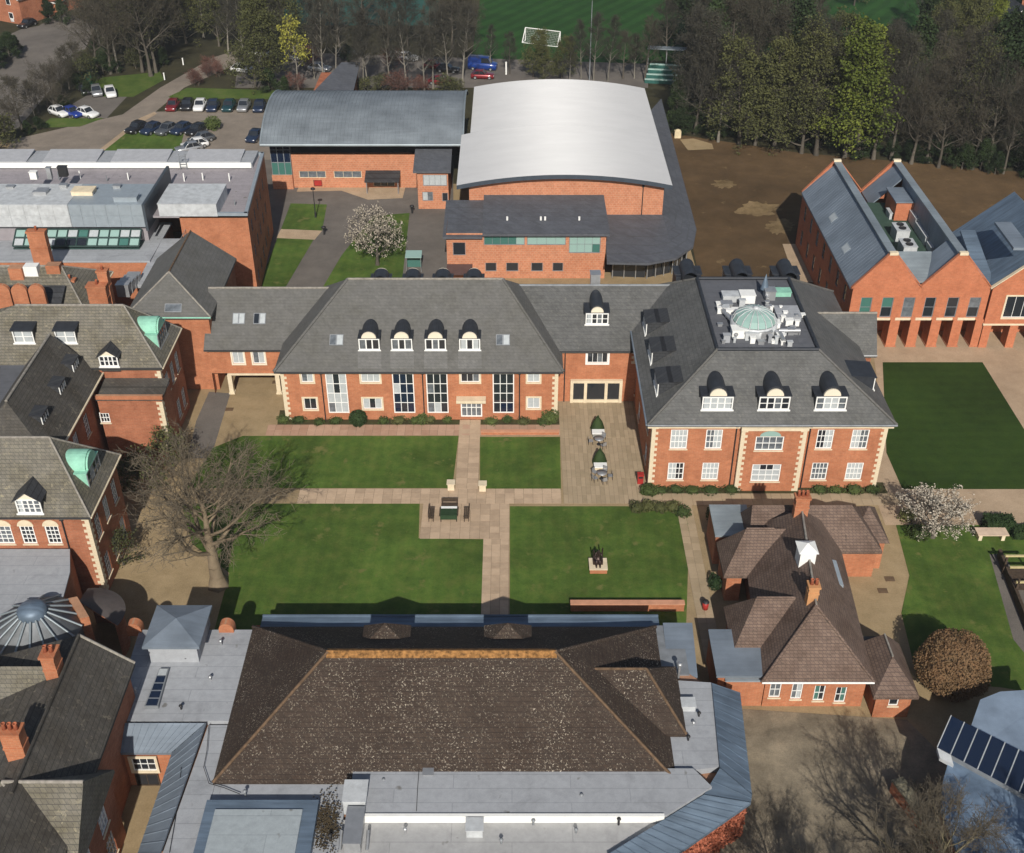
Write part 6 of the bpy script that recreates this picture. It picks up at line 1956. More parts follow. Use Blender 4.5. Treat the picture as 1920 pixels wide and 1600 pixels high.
# white cupola and chimneys on the ridge
q = at(1511, 1040, rz)
m = MB(); m.box(q.x - 0.6, q.x + 0.6, q.y - 0.65, q.y + 0.65, rz - 1.4, rz + 0.7)
cu = part(m, 'cupola', WHITE, ct)
m = MB(); m.add([(q.x - 0.75, q.y - 0.8, rz + 0.702), (q.x + 0.75, q.y - 0.8, rz + 0.702), (q.x + 0.75, q.y + 0.8, rz + 0.702), (q.x - 0.75, q.y + 0.8, rz + 0.702), (q.x, q.y, rz + 1.15)], [(0, 1, 4), (1, 2, 4), (2, 3, 4), (3, 0, 4), (3, 2, 1, 0)])
part(m, 'cupola_roof', WHITE, cu)
q = at(1522, 1118, rz)
chimney(ct, q.x, q.y, rz - 1, rz + 1.0, 0.75, 0.7, 2, flat('orange_yellow_brick', (0.5, 0.25, 0.11), 0.9), POT)
q = at(1501, 955, rz)
chimney(ct, q.x, q.y, rz - 2, rz + 1.2, 1.1, 0.7, 3, BRICK, POT)

# ---------------------------------------------------------------- metal-roofed building with glass ridge, bottom right
mz = 4.2
pv = thing('metal_roofed_pavilion', 'pavilion with pale blue metal roofs and a dark glass strip at bottom right', 'building', (36, 54, 0))
a = [at(1838, 1400, mz), at(1815, 1378, mz), at(1838, 1312, mz + 0.2), at(1875, 1297, mz + 0.3), at(1990, 1290, mz + 0.5), at(1990, 1470, mz + 0.5)]
m = MB(); m.slab(a[::-1], 0.3)
part(m, 'upper_roof', flat('pale_blue_sheet_roof', (0.24, 0.305, 0.39), 0.5, 0.2, var=0.2, scale=0.5), pv)
b = [at(1990, 1490, mz), at(1840, 1425, mz), at(1786, 1400, mz), at(1768, 1465, mz), at(1765, 1520, mz), at(1800, 1610, mz), at(1990, 1640, mz)]
m = MB(); m.slab(b, 0.3)
part(m, 'lower_roof', flat('weathered_blue_sheet_roof', (0.15, 0.21, 0.29), 0.5, 0.2, var=0.35, scale=0.6), pv)
wp = [at(1830, 1380, mz), at(1850, 1318, mz), at(1990, 1305, mz), at(1990, 1620, mz), at(1810, 1590, mz), at(1780, 1470, mz)]
m = MB(); m.prism([(p.x, p.y) for p in wp], 0, mz - 0.35)
part(m, 'wall', BRICK_OLD, pv)
gz_ = mz + 0.9
tA, tB = at(1783, 1343, gz_), at(1990, 1447, gz_)
lA, lB = at(1757, 1402, gz_ - 0.5), at(1965, 1515, gz_ - 0.5)
m = MB(); m.slab([lA, lB, tB, tA], 0.5)
gs = part(m, 'glass_strip_base', LEADGREY, pv)
n_ = 8
for i in range(n_):
    t0, t1 = i / n_ + 0.008, (i + 1) / n_ - 0.008
    qd_ = [lA.lerp(lB, t0), lA.lerp(lB, t1), tA.lerp(tB, t1), tA.lerp(tB, t0)]
    part(MB().slab([(v.x, v.y, v.z + 0.05) for v in qd_], 0.04), 'pane', GLASSBLUE, gs)
for i in range(n_ + 1):
    p, q = lA.lerp(lB, i / n_), tA.lerp(tB, i / n_)
    part(MB().tube((p.x, p.y, p.z + 0.07), (q.x, q.y, q.z + 0.07), 0.04, 0.04, 5), 'glazing_bar', WHITEBOX, gs)
part(MB().slab([lA + Vector((0, -0.7, -0.15)), lA.lerp(lB, 0.13) + Vector((0, -0.7, -0.15)), lA.lerp(lB, 0.13), lA], 0.3), 'end_flashing', WHITEBOX, gs)

# ---------------------------------------------------------------- far buildings
def simple_house(label, px, py, w, d, h, rise, wallm, roofm, rot=0.0, gable=True, name='house', wins=True):
    p = at(px, py)
    r = thing(name, label, 'house', p)
    r.rotation_euler = (0, 0, rot)
    m = MB(); m.box(-w / 2, w / 2, 0, d, 0, h)
    if gable:
        for y in (0, d):
            m.add([(-w / 2, y, h), (w / 2, y, h), (0, y, h + rise)], [(0, 1, 2) if y == 0 else (2, 1, 0)])
    part(m, 'wall', wallm, r, local=True)
    m = MB()
    for sgn in (-1, 1):
        m.slab([(sgn * (w / 2 + 0.3), -0.3, h - 0.1), (sgn * (w / 2 + 0.3), d + 0.3, h - 0.1), (0, d + 0.3, h + rise + 0.1), (0, -0.3, h + rise + 0.1)][::sgn], 0.2)
    ro = part(m, 'roof', roofm, r, local=True)
    m = MB()
    for sgn in (-1, 1):
        m.tube((sgn * (w / 2 + 0.3), -0.34, h - 0.1), (0, -0.34, h + rise + 0.1), 0.12, 0.12, 4)
    part(m, 'bargeboard', WHITE, ro, local=True)
    if wins:
        for x in (-w / 4, w / 4):
            for z in (0.9, 3.6):
                if z + 1.3 < h + rise * 0.4:
                    me = cached(('far_window',), lambda: MB().box(-0.6, 0.6, -0.06, 0.02, 0, 1.2), WHITE)
                    o = inst(me, 'window', r, (x, 0, z), world=False)
                    g = cached(('far_pane',), lambda: MB().box(-0.5, 0.5, -0.08, -0.062, 0.1, 1.1), GLASS)
                    inst(g, 'pane', o, (0, 0, 0), world=False)
    return r
a_, b_ = at(1676, 1482), at(1775, 1612)
dv = (b_ - a_).normalized(); nv = Vector((dv.y, -dv.x, 0)) * 0.45
gw_ = thing('garden_wall', 'low mossy garden wall running off the bottom right edge', 'wall', a_)
rs = random.Random(4)
k_ = 0
L_ = (b_ - a_).length
u = 0.0
while u < L_:
    w_ = rs.uniform(0.5, 0.9)
    p, q = a_ + dv * u, a_ + dv * min(L_, u + w_ - 0.03)
    m = MB(); m.slab([p - nv + Vector((0, 0, 1.3 + rs.uniform(-.05, .05))), q - nv + Vector((0, 0, 1.3)), q + nv + Vector((0, 0, 1.3)), p + nv + Vector((0, 0, 1.3 + rs.uniform(-.05, .05)))], 0.18)
    part(m, 'coping_stone', flat('mossy_stone', (0.21, 0.19, 0.13), 0.95, var=0.35, scale=2.5, bumpy=0.5) if k_ == 0 else bpy.data.materials['mossy_stone'], gw_)
    u += w_; k_ += 1
m = MB(); m.slab([a_ - nv * 0.85 + Vector((0, 0, 1.12)), b_ - nv * 0.85 + Vector((0, 0, 1.12)), b_ + nv * 0.85 + Vector((0, 0, 1.12)), a_ + nv * 0.85 + Vector((0, 0, 1.12))], 1.12)
part(m, 'wall', BRICK_OLD, gw_)
simple_house('house with dark roof and buff gable among trees at the top right', 1905, 92, 10, 14, 3.2, 4.4, flat('buff_render', (0.42, 0.30, 0.2), 0.9), SLATE_DARK, 0.05)
simple_house('brown tiled house beyond the gable at the top right corner', 1960, 30, 10, 12, 5.0, 4.0, BRICK_OLD, TILE, -0.4)
simple_house('red brick house with tiled roof at the top left corner', 5, 40, 12, 16, 5.0, 3.8, BRICK_OLD, TILE_PINK, -0.5)
simple_house('low garage with white fascia beside the red house at the top left', 75, 30, 9, 6, 2.6, 0.5, BRICK_OLD, SLATE_DARK, -0.05, wins=False, name='garage')
# dark slate store behind the barrel-roofed hall
p0, p1 = at(575, 178, 4), at(672, 140, 4)
sr = thing('dark_roofed_store', 'low store with dark sloping roof behind the grey barrel roof', 'building', (p0.x, p0.y, 0))
part(MB().box(p0.x + 0.5, p1.x - 0.5, p0.y + 0.5, p1.y + 3, 0, 3.4), 'wall', BRICK_OLD, sr)
m = MB(); m.slab([(p0.x, p0.y, 3.4), (p1.x, p0.y, 3.4), (p1.x, p1.y + 3.5, 5.0), (p0.x + 4, p1.y + 3.5, 5.0)], 0.2)
part(m, 'roof', BBSLATE, sr)
# striped green stand by the wood
ts = at(1245, 158)
gs_ = thing('spectator_stand', 'small green striped spectator stand with pale roof by the wood edge', 'stand', (ts.x, ts.y, 0), rotz=-0.15)
for k in range(4):
    part(MB().box(-3.4 + 0.2 * k, 3.4 - 0.1 * k, k * 1.1, k * 1.1 + 1.05, 0, 0.6 + 0.55 * k), 'tier', flat('dark_green_paint', (0.025, 0.1, 0.085), 0.6), gs_, local=True)
    part(MB().box(-3.4 + 0.2 * k, 3.4 - 0.1 * k, k * 1.1 - 0.04, k * 1.1 + 0.45, 0.602 + 0.55 * k, 0.75 + 0.55 * k), 'bench_row', flat('pale_green_slat', (0.35, 0.48, 0.44), 0.6), gs_, local=True)
m = MB(); m.slab([(-3.4, 3.6, 5.0), (3.4, 3.6, 5.0), (3.4, 7.0, 4.5), (-3.4, 7.0, 4.5)], 0.15)
part(m, 'roof', ZINCPALE, gs_, local=True)
for x in (-3.2, 0, 3.2):
    part(MB().tube((x, 4.6, 0), (x, 4.6, 4.75), 0.09, 0.09, 6), 'post', STEEL, gs_, local=True)
# football goal
g0, g1 = at(985, 76), at(1050, 84)
gl_ = thing('football_goal', 'white football goal on the dark green playing field', 'goal', (g0.x, g0.y, 0))
d_ = Vector((g1.x - g0.x, g1.y - g0.y, 0)); nd = Vector((-d_.y, d_.x, 0)).normalized() * 1.6
hz = Vector((0, 0, 2.44))
for nm, p, q in (('post', g0, g0 + hz), ('post', g1, g1 + hz), ('crossbar', g0 + hz, g1 + hz), ('stay', g0 + hz, g0 - nd), ('stay', g1 + hz, g1 - nd), ('ground_bar', g0 - nd, g1 - nd), ('ground_bar', g0, g0 - nd), ('ground_bar', g1, g1 - nd)):
    part(MB().tube(p, q, 0.09, 0.09, 6), nm, WHITE, gl_)
m = MB()
for i in range(25):
    t_ = i / 24
    m.tube(g0.lerp(g1, t_) + hz, g0.lerp(g1, t_) - nd, 0.012, 0.012, 3, caps=False)
for i in range(10):
    t_ = i / 9
    m.tube((g0 + hz).lerp(g0 - nd, t_), (g1 + hz).lerp(g1 - nd, t_), 0.012, 0.012, 3, caps=False)
part(m, 'net', WHITE, gl_, kind='stuff')
# ---------------------------------------------------------------- trees and shrubs
BARK = varied('grey_brown_bark', (0.06, 0.052, 0.042), (0.12, 0.105, 0.085), 0.95)
BARKPALE = varied('pale_birch_bark', (0.13, 0.12, 0.10), (0.24, 0.22, 0.185), 0.9)
TWIG = varied('brown_grey_twigs', (0.028, 0.027, 0.022), (0.064, 0.060, 0.050), 0.95)
TWIGPALE = varied('pale_brown_twigs', (0.055, 0.048, 0.035), (0.105, 0.09, 0.066), 0.95)
BUD = varied('brown_buds', (0.034, 0.033, 0.024), (0.070, 0.065, 0.047), 0.9)
LEAFOLIVE = varied('olive_spring_leaves', (0.050, 0.056, 0.020), (0.105, 0.108, 0.038), 0.8)
LEAFGREEN = varied('fresh_green_leaves', (0.065, 0.088, 0.015), (0.150, 0.175, 0.028), 0.8)
LEAFYELLOW = varied('yellow_green_catkins', (0.20, 0.20, 0.03), (0.33, 0.31, 0.06), 0.8)
LEAFDARK = varied('dark_evergreen_leaves', (0.012, 0.022, 0.009), (0.034, 0.055, 0.018), 0.7)
BLOSSOM = varied('white_blossom', (0.36, 0.31, 0.24), (0.60, 0.54, 0.45), 0.8)
RUST = varied('rusty_brown_leaves', (0.085, 0.066, 0.036), (0.27, 0.15, 0.075), 0.85)
RUSTRED = varied('red_brown_twigs', (0.10, 0.05, 0.04), (0.17, 0.085, 0.065), 0.85)
SHRUBGREEN = varied('shrub_leaves', (0.03, 0.05, 0.014), (0.08, 0.105, 0.03), 0.8)
TOPIARY = varied('clipped_box_leaves', (0.015, 0.032, 0.010), (0.035, 0.058, 0.018), 0.8)

def rvec(r):
    while True:
        v = Vector((r.uniform(-1, 1), r.uniform(-1, 1), r.uniform(-1, 1)))
        if 0.05 < v.length < 1: return v.normalized()

def leaf(mb, c, s, r):
    n = rvec(r)
    a = n.orthogonal().normalized() * s
    b = n.cross(a).normalized() * s * 0.7
    mb.add([c - a, c + b, c + a, c - b], [(0, 1, 2, 3)])

def tree_meshes(seed, H, trunk_frac=0.3, spread=0.35, nlimb=12, nbr=6, ntw=6, twig_len=1.0, r0=0.25, up=0.45, leaves=0, leaf_size=0.16, fork=False, lean=0.0, fine=2, twig_r=0.014, leaf_jit=0.35, droop=0.0):
    r = random.Random(seed)
    T, C, Lf = MB(), MB(), MB()
    tips = []
    pts = [Vector((0, 0, 0))]
    n = 8
    top = H * (0.93 if not fork else 0.6)
    cur = Vector((0, 0, 0))
    d = Vector((lean, 0, 1)).normalized()
    for i in range(n):
        cur = cur + d * (top / n)
        d = (d + Vector((r.uniform(-.09, .09), r.uniform(-.09, .09), 0.05))).normalized()
        pts.append(cur.copy())
    rads = [r0 * (1 - 0.85 * (i / n) ** 0.9) * (1.35 if i == 0 else 1) for i in range(n + 1)]
    for i in range(n): T.tube(pts[i], pts[i + 1], rads[i], rads[i + 1], 6, caps=False)
    def trunk_at(t):
        k = min(n - 1, int(t * n)); f = t * n - k
        return pts[k].lerp(pts[k + 1], f), rads[k] + (rads[k + 1] - rads[k]) * f
    def curve(mb, p, dr, L, ra, segs, sides, wob, upb):
        out = [p.copy()]
        for i in range(segs):
            q = p + dr * (L / segs)
            f0, f1 = 1 - 0.8 * i / segs, 1 - 0.8 * (i + 1) / segs
            mb.tube(p, q, ra * f0, ra * f1, sides, caps=False)
            dr = (dr + rvec(r) * wob + Vector((0, 0, upb))).normalized()
            p = q
            out.append(p.copy())
        return out
    for li in range(nlimb):
        t = trunk_frac + (1 - trunk_frac) * ((li + r.random() * 0.7) / nlimb)
        t = min(t, 0.985)
        p, ra = trunk_at(t)
        ang = li * 2.4 + r.uniform(-.5, .5)
        k = 1 - 0.75 * max(0, (t - trunk_frac) / (1 - trunk_frac)) ** 1.3 if not fork else 1 - 0.35 * (t - trunk_frac) / (1 - trunk_frac)
        L = H * spread * k * r.uniform(0.8, 1.15)
        dr = Vector((math.cos(ang), math.sin(ang), up + r.uniform(-.15, .35) + 0.5 * (t - trunk_frac))).normalized()
        lp = curve(T, p, dr, L, max(0.03, ra * 0.55), 4, 5, 0.22, 0.10 - droop)
        for bi in range(nbr):
            f = 0.25 + 0.75 * (bi + r.random()) / nbr
            s = min(3, int(f * 4)); q = lp[s].lerp(lp[s + 1], f * 4 - s)
            base = (lp[s + 1] - lp[s]).normalized()
            bd = (base + rvec(r) * 0.9 + Vector((0, 0, 0.12 - droop))).normalized()
            BL = L * r.uniform(0.28, 0.5) * (1.15 - 0.4 * f) + 0.3
            bp = curve(C, q, bd, BL, max(0.018, ra * 0.17), 3, 3, 0.3, 0.05 - droop)
            for ti in range(ntw):
                g = 0.15 + 0.85 * (ti + r.random()) / ntw
                s2 = min(2, int(g * 3)); w_ = bp[s2].lerp(bp[s2 + 1], g * 3 - s2)
                td = ((bp[s2 + 1] - bp[s2]).normalized() + rvec(r) * 1.0 + Vector((0, 0, 0.1 - droop))).normalized()
                tl = twig_len * r.uniform(0.5, 1.1)
                tp_ = curve(C, w_, td, tl, twig_r, 2, 3, 0.35, 0.02 - droop)
                for fi in range(fine):
                    o_ = tp_[0].lerp(tp_[2], r.uniform(0.2, 0.95))
                    e_ = o_ + (td + rvec(r) * 1.1).normalized() * tl * r.uniform(0.3, 0.6)
                    C.tube(o_, e_, twig_r * 0.8, twig_r * 0.4, 3, caps=False)
                    tips.append(e_)
                tips.append(tp_[2])
    if leaves:
        for tip in tips:
            for _ in range(leaves):
                leaf(Lf, tip + rvec(r) * leaf_jit * r.random(), leaf_size * r.uniform(0.6, 1.3), r)
    return T, C, Lf

PROTO = {}
def proto(key, bark, twig, leafm, **kw):
    T, C, Lf = tree_meshes(**kw)
    tm = T.mesh('trunk'); setmats(tm, bark)
    cm = C.mesh('branches'); setmats(cm, twig)
    lm = None
    if Lf.f:
        lm = Lf.mesh('foliage'); setmats(lm, leafm)
    PROTO[key] = (tm, cm, lm, kw['H'])

proto('bare_a', BARK, TWIG, BUD, seed=1, H=18, trunk_frac=0.22, spread=0.26, nlimb=20, nbr=8, ntw=7, twig_len=1.2, r0=0.26, up=0.7, leaves=2, leaf_size=0.075, twig_r=0.02, fine=2)
proto('bare_b', BARK, TWIGPALE, BUD, seed=2, H=16, trunk_frac=0.25, spread=0.32, nlimb=18, nbr=8, ntw=7, twig_len=1.2, r0=0.28, up=0.5, leaves=2, leaf_size=0.075, twig_r=0.02, fine=2)
proto('bare_c', BARKPALE, TWIG, BUD, seed=3, H=20, trunk_frac=0.3, spread=0.2, nlimb=22, nbr=7, ntw=7, twig_len=1.2, r0=0.24, up=0.8, leaves=2, leaf_size=0.075, twig_r=0.02, fine=2)
proto('bare_d', BARK, TWIGPALE, BUD, seed=41, H=17, trunk_frac=0.3, spread=0.36, nlimb=16, nbr=8, ntw=7, twig_len=1.3, r0=0.3, up=0.75, leaves=1, leaf_size=0.07, twig_r=0.02, fine=2, fork=True)
proto('bare_e', BARK, TWIG, LEAFOLIVE, seed=42, H=19, trunk_frac=0.15, spread=0.24, nlimb=22, nbr=8, ntw=6, twig_len=1.2, r0=0.26, up=0.9, leaves=1, leaf_size=0.1, twig_r=0.02, fine=2, lean=0.06)
proto('olive', BARK, TWIG, LEAFOLIVE, seed=4, H=18, trunk_frac=0.05, spread=0.28, nlimb=24, nbr=7, ntw=6, twig_len=1.3, r0=0.25, up=0.45, leaves=3, leaf_size=0.15, droop=0.06, twig_r=0.02, fine=2, leaf_jit=0.6)
proto('green', BARK, TWIG, LEAFGREEN, seed=5, H=18, trunk_frac=0.06, spread=0.24, nlimb=24, nbr=7, ntw=6, twig_len=1.3, r0=0.25, up=0.5, leaves=3, leaf_size=0.17, twig_r=0.02, fine=2, leaf_jit=0.6)
proto('yellow', BARKPALE, TWIGPALE, LEAFYELLOW, seed=6, H=14, trunk_frac=0.35, spread=0.2, nlimb=12, nbr=6, ntw=5, twig_len=1.0, r0=0.2, up=0.6, leaves=2, leaf_size=0.2, twig_r=0.02, fine=1, leaf_jit=0.5)
proto('dark', BARK, TWIG, LEAFDARK, seed=7, H=14, trunk_frac=0.06, spread=0.3, nlimb=22, nbr=7, ntw=6, twig_len=1.0, r0=0.25, up=0.3, leaves=4, leaf_size=0.2, twig_r=0.02, fine=2, leaf_jit=0.7)
proto('scrub', BARK, TWIG, LEAFOLIVE, seed=8, H=6, trunk_frac=0.05, spread=0.5, nlimb=14, nbr=6, ntw=5, twig_len=0.8, r0=0.12, up=0.7, leaves=1, leaf_size=0.14, twig_r=0.018, fine=2, fork=True, leaf_jit=0.4)
proto('redscrub', BARK, RUSTRED, RUSTRED, seed=9, H=5, trunk_frac=0.05, spread=0.5, nlimb=14, nbr=6, ntw=5, twig_len=0.8, r0=0.1, up=0.8, leaves=1, leaf_size=0.08, twig_r=0.018, fine=2, fork=True)
proto('blossom', BARK, TWIG, BLOSSOM, seed=10, H=7.6, trunk_frac=0.22, spread=0.52, nlimb=15, nbr=8, ntw=7, twig_len=0.75, r0=0.24, up=0.55, leaves=2, leaf_size=0.085, twig_r=0.015, fine=2, fork=True, leaf_jit=0.2)
proto('oak', varied('warm_bark', (0.15, 0.115, 0.075), (0.27, 0.21, 0.14), 0.95), varied('oak_twigs', (0.092, 0.074, 0.050), (0.20, 0.163, 0.115), 0.95), BUD, seed=27, H=11.0, trunk_frac=0.34, spread=0.5, nlimb=17, nbr=9, ntw=8, twig_len=1.15, r0=0.46, up=0.7, leaves=0, twig_r=0.015, fine=3, fork=True)
proto('near_bare', varied('mossy_bark', (0.10, 0.085, 0.05), (0.19, 0.165, 0.10), 0.95), varied('near_twigs', (0.075, 0.062, 0.045), (0.13, 0.11, 0.08), 0.95), BUD, seed=33, H=13.0, trunk_frac=0.3, spread=0.42, nlimb=20, nbr=10, ntw=10, twig_len=0.95, r0=0.38, up=0.5, leaves=0, twig_r=0.014, fine=4, fork=True, lean=-0.12)

def plant_tree(kind, p, h, label, cat='tree', group=None, rot=None, name=None, wide=1.0):
    tm, cm, lm, H = PROTO[kind]
    s = h / H
    r = bpy.data.objects.new(name or 'tree', None)
    r.empty_display_size = 0.5
    col.objects.link(r)
    r.location = (p[0], p[1], 0)
    r.rotation_euler = (0, 0, RND.uniform(0, 6.28) if rot is None else rot)
    if group: r.rotation_euler = (RND.uniform(-0.05, 0.05), RND.uniform(-0.05, 0.05), RND.uniform(0, 6.28)); wide *= RND.uniform(0.85, 1.2)
    r.scale = (s * wide, s * wide, s)
    WL[r] = Vector((p[0], p[1], 0))
    tag(r, label, cat, group)
    for me, nm in ((tm, 'trunk'), (cm, 'crown'), (lm, 'foliage')):
        if me is None: continue
        o = bpy.data.objects.new(nm, me)
        col.objects.link(o)
        o.parent = r
    return r

NM = {'bare_d': 'bare_tree', 'bare_e': 'bare_tree', 'bare_a': 'bare_tree', 'bare_b': 'bare_tree', 'bare_c': 'bare_tree', 'olive': 'budding_tree', 'green': 'leafy_tree', 'yellow': 'yellow_green_tree', 'dark': 'evergreen_tree', 'scrub': 'scrub_bush', 'redscrub': 'scrub_bush', 'blossom': 'blossom_tree', 'oak': 'spreading_tree', 'near_bare': 'bare_tree'}
BIG = 'bare tree'
# single trees that stand out
plant_tree('oak', at(410, 1098), 14.0, wide=1.22, label= 'large spreading bare tree beside the lower lawn, crown over the lawn edge', rot=2.0, name='spreading_tree')
plant_tree('blossom', at(708, 497), 7.8, 'white blossom tree on the tarmac court lawn', rot=1.0, name='blossom_tree')
plant_tree('blossom', at(1748, 1008), 5.2, 'low white blossom tree by the garden behind the cottage', rot=2.0, name='blossom_tree', wide=1.35)
plant_tree('yellow', at(560, 172), 12.5, 'slim tree with bright yellow-green crown behind the grey barrel roof', rot=0.5, name='yellow_green_tree')
plant_tree('near_bare', (25.5, 42.5), 12.0, 'leaning bare tree over the gravel yard at the bottom right', rot=0.3, name='bare_tree')
plant_tree('near_bare', (17.0, 38.5), 11.0, 'bare tree rising from the bottom edge beside the red creeper wall', rot=2.6, name='bare_tree')
plant_tree('near_bare', (33.5, 40.5), 12.0, 'bare tree at the bottom right corner over the metal pavilion', rot=4.0, name='bare_tree')
plant_tree('near_bare', (21.0, 33.0), 12.5, 'bare tree south of the gravel yard casting branch shadows', rot=1.3, name='bare_tree')
for x_, y_, h_, rt_ in ((12.5, 33.5, 12.0, 0.9), (27.5, 35.0, 13.0, 5.2), (33.0, 32.5, 12.0, 2.2), (17.5, 30.0, 12.5, 3.7)):
    plant_tree('near_bare', (x_, y_), h_, 'bare tree standing just south of the gravel yard', group='bare trees south of the gravel yard', rot=rt_, name='bare_tree')
plant_tree('scrub', at(232, 1060), 4.0, 'thicket of bare twigs under the old house wall', rot=0.2, name='scrub_bush')
plant_tree('scrub', at(270, 935), 5.5, 'brown twiggy thicket left of the spreading tree', rot=1.2, name='scrub_bush')
plant_tree('scrub', at(325, 880), 5.0, 'twiggy creeper-covered bush by the porch roof', rot=2.2, name='scrub_bush')

# woods: hand-set rows; each entry px, py of the foot, kind, height
RW = random.Random(77)
def row(label, group, pts, kinds, hs, jx=6, jy=5, wide=1.0):
    for px, py in pts:
        k = RW.choice(kinds)
        p = at(px + RW.uniform(-jx, jx), py + RW.uniform(-jy, jy))
        plant_tree(k, p, RW.uniform(*hs), label[k] if isinstance(label, dict) else label, group=group, name=NM[k], wide=wide)
def world_row(label, group, pts, kinds, hs, j=2.0, wide=1.0):
    for x, y in pts:
        k = RW.choice(kinds)
        plant_tree(k, (x + RW.uniform(-j, j), y + RW.uniform(-j, j)), RW.uniform(*hs), label[k] if isinstance(label, dict) else label, group=group, name=NM[k], wide=wide)

def lab(tail, e=''):
    return {'bare_d': 'forked brown bare tree ' + tail, 'bare_e': 'ivy-flecked bare tree ' + tail, 'bare_a': 'tall grey bare tree ' + tail, 'bare_b': 'broad brown bare tree ' + tail, 'bare_c': 'slim pale-stemmed bare tree ' + tail, 'olive': 'olive budding tree ' + tail,
            'green': 'fresh green leafy tree ' + tail, 'dark': ('dark evergreen bush ' if 'under' in tail or 'hedge' in tail or 'green beyond' in tail else 'dark evergreen tree ') + tail, 'scrub': 'low twiggy bush ' + tail, 'redscrub': 'low reddish twiggy bush ' + tail, 'yellow': 'yellow-green tree ' + tail}
# right-hand wood along the brown field
fr_l = lab('edging the brown field')
row(fr_l, 'trees along the brown field', [(1285, 235), (1305, 248), (1330, 255), (1352, 262)], ['bare_a', 'bare_c'], (15, 19))
row(fr_l, 'trees along the brown field', [(1385, 268), (1420, 272), (1455, 278), (1500, 284), (1535, 288)], ['olive', 'olive', 'bare_e'], (15, 20), wide=1.1)
row(fr_l, 'trees along the brown field', [(1580, 292), (1600, 294)], ['green'], (18.5, 20.5), wide=1.1)
row(fr_l, 'trees along the brown field', [(1640, 298), (1672, 300), (1705, 303), (1735, 306), (1765, 310), (1795, 314), (1825, 318), (1855, 322), (1885, 326), (1915, 330), (1945, 334)], ['bare_a', 'bare_b', 'bare_c', 'bare_d', 'bare_e', 'bare_e'], (13, 20))
bk_l = lab('deep in the right-hand wood')
row(bk_l, 'trees deep in the right-hand wood', [(1300, 190), (1330, 205), (1365, 215), (1400, 225), (1440, 235), (1480, 238), (1520, 240), (1560, 243)], ['bare_a', 'bare_b', 'olive', 'dark'], (15, 19))
row(bk_l, 'trees deep in the right-hand wood', [(1610, 246), (1650, 248), (1690, 250), (1730, 255), (1770, 258), (1810, 262), (1850, 265), (1890, 270), (1930, 275)], ['bare_a', 'bare_e', 'dark', 'bare_d', 'bare_c'], (13, 19))
row(bk_l, 'trees deep in the right-hand wood', [(1330, 150), (1375, 160), (1420, 168), (1460, 175), (1500, 180)], ['bare_a', 'dark', 'bare_b'], (13, 17))
row(bk_l, 'trees deep in the right-hand wood', [(1690, 195), (1735, 200), (1790, 205), (1840, 208), (1885, 212), (1930, 216)], ['dark', 'bare_a', 'olive', 'bare_b'], (13, 17))
row(lab('on the rise below the houses at top right'), 'trees by the houses at top right', [(1745, 140), (1790, 145), (1810, 120), (1765, 110), (1840, 150)], ['olive', 'green', 'olive'], (12, 15))
row(lab('on the rise below the houses at top right'), 'trees by the houses at top right', [(1870, 165), (1910, 168), (1940, 150), (1735, 85)], ['dark'], (8, 11))
row(lab('on the far side of the playing field'), 'trees beyond the playing field', [(1290, 100), (1340, 90), (1400, 80), (1460, 85), (1250, 120)], ['bare_a', 'dark', 'bare_b'], (12, 16))
# dark undergrowth at the foot of the wood
row(lab('in the undergrowth along the brown field'), 'undergrowth along the brown field', [(1275 + i * 33, 247 + i * 4.4 - (6 if i % 2 else 0)) for i in range(21)], ['dark'], (3.0, 5.0), wide=1.5)
# left-hand wood
lf_l = lab('in the tall wood at top left')
row(lf_l, 'trees of the tall wood at top left', [(178, 140), (205, 138), (228, 136), (262, 133), (285, 145), (298, 132), (240, 118), (190, 112), (215, 100), (275, 108), (310, 110)], ['bare_a', 'bare_c', 'bare_c', 'bare_d', 'bare_e'], (16, 21))
row(lf_l, 'trees of the tall wood at top left', [(170, 85), (200, 75), (240, 80), (280, 78), (320, 85), (350, 78), (330, 60), (280, 50), (230, 50), (180, 52), (380, 66), (370, 45)], ['bare_d', 'bare_b', 'olive', 'bare_e', 'bare_c'], (14, 19))
row(lab('in the undergrowth of the tall wood at top left'), 'undergrowth of the tall wood', [(168, 150), (190, 142), (215, 132), (250, 128), (280, 126), (310, 125), (155, 165), (150, 130), (180, 100)], ['dark', 'scrub'], (2.5, 4.5), wide=1.3)
# roadside thicket
row(lab('in the roadside thicket at left'), 'roadside thicket at left', [(60, 225), (75, 212), (90, 200), (105, 192), (118, 182), (132, 172), (148, 160), (45, 240), (20, 258), (100, 210)], ['bare_d', 'bare_b'], (6, 9), wide=1.1)
row(lab('in the roadside thicket at left'), 'roadside thicket at left', [(15, 275), (0, 285), (165, 160)], ['scrub'], (5, 7), wide=1.1)
row(lab('in the hedge beside the road'), 'roadside hedge at left', [(72, 238), (122, 204), (160, 174), (50, 252)], ['dark'], (1.6, 2.4), wide=1.3)
row(lab('on the green beyond the road at the left edge'), 'bushes beyond the road at left', [(0, 130), (18, 118), (5, 105), (35, 98), (95, 40), (80, 36), (118, 46)], ['dark'], (3, 5), wide=1.3)
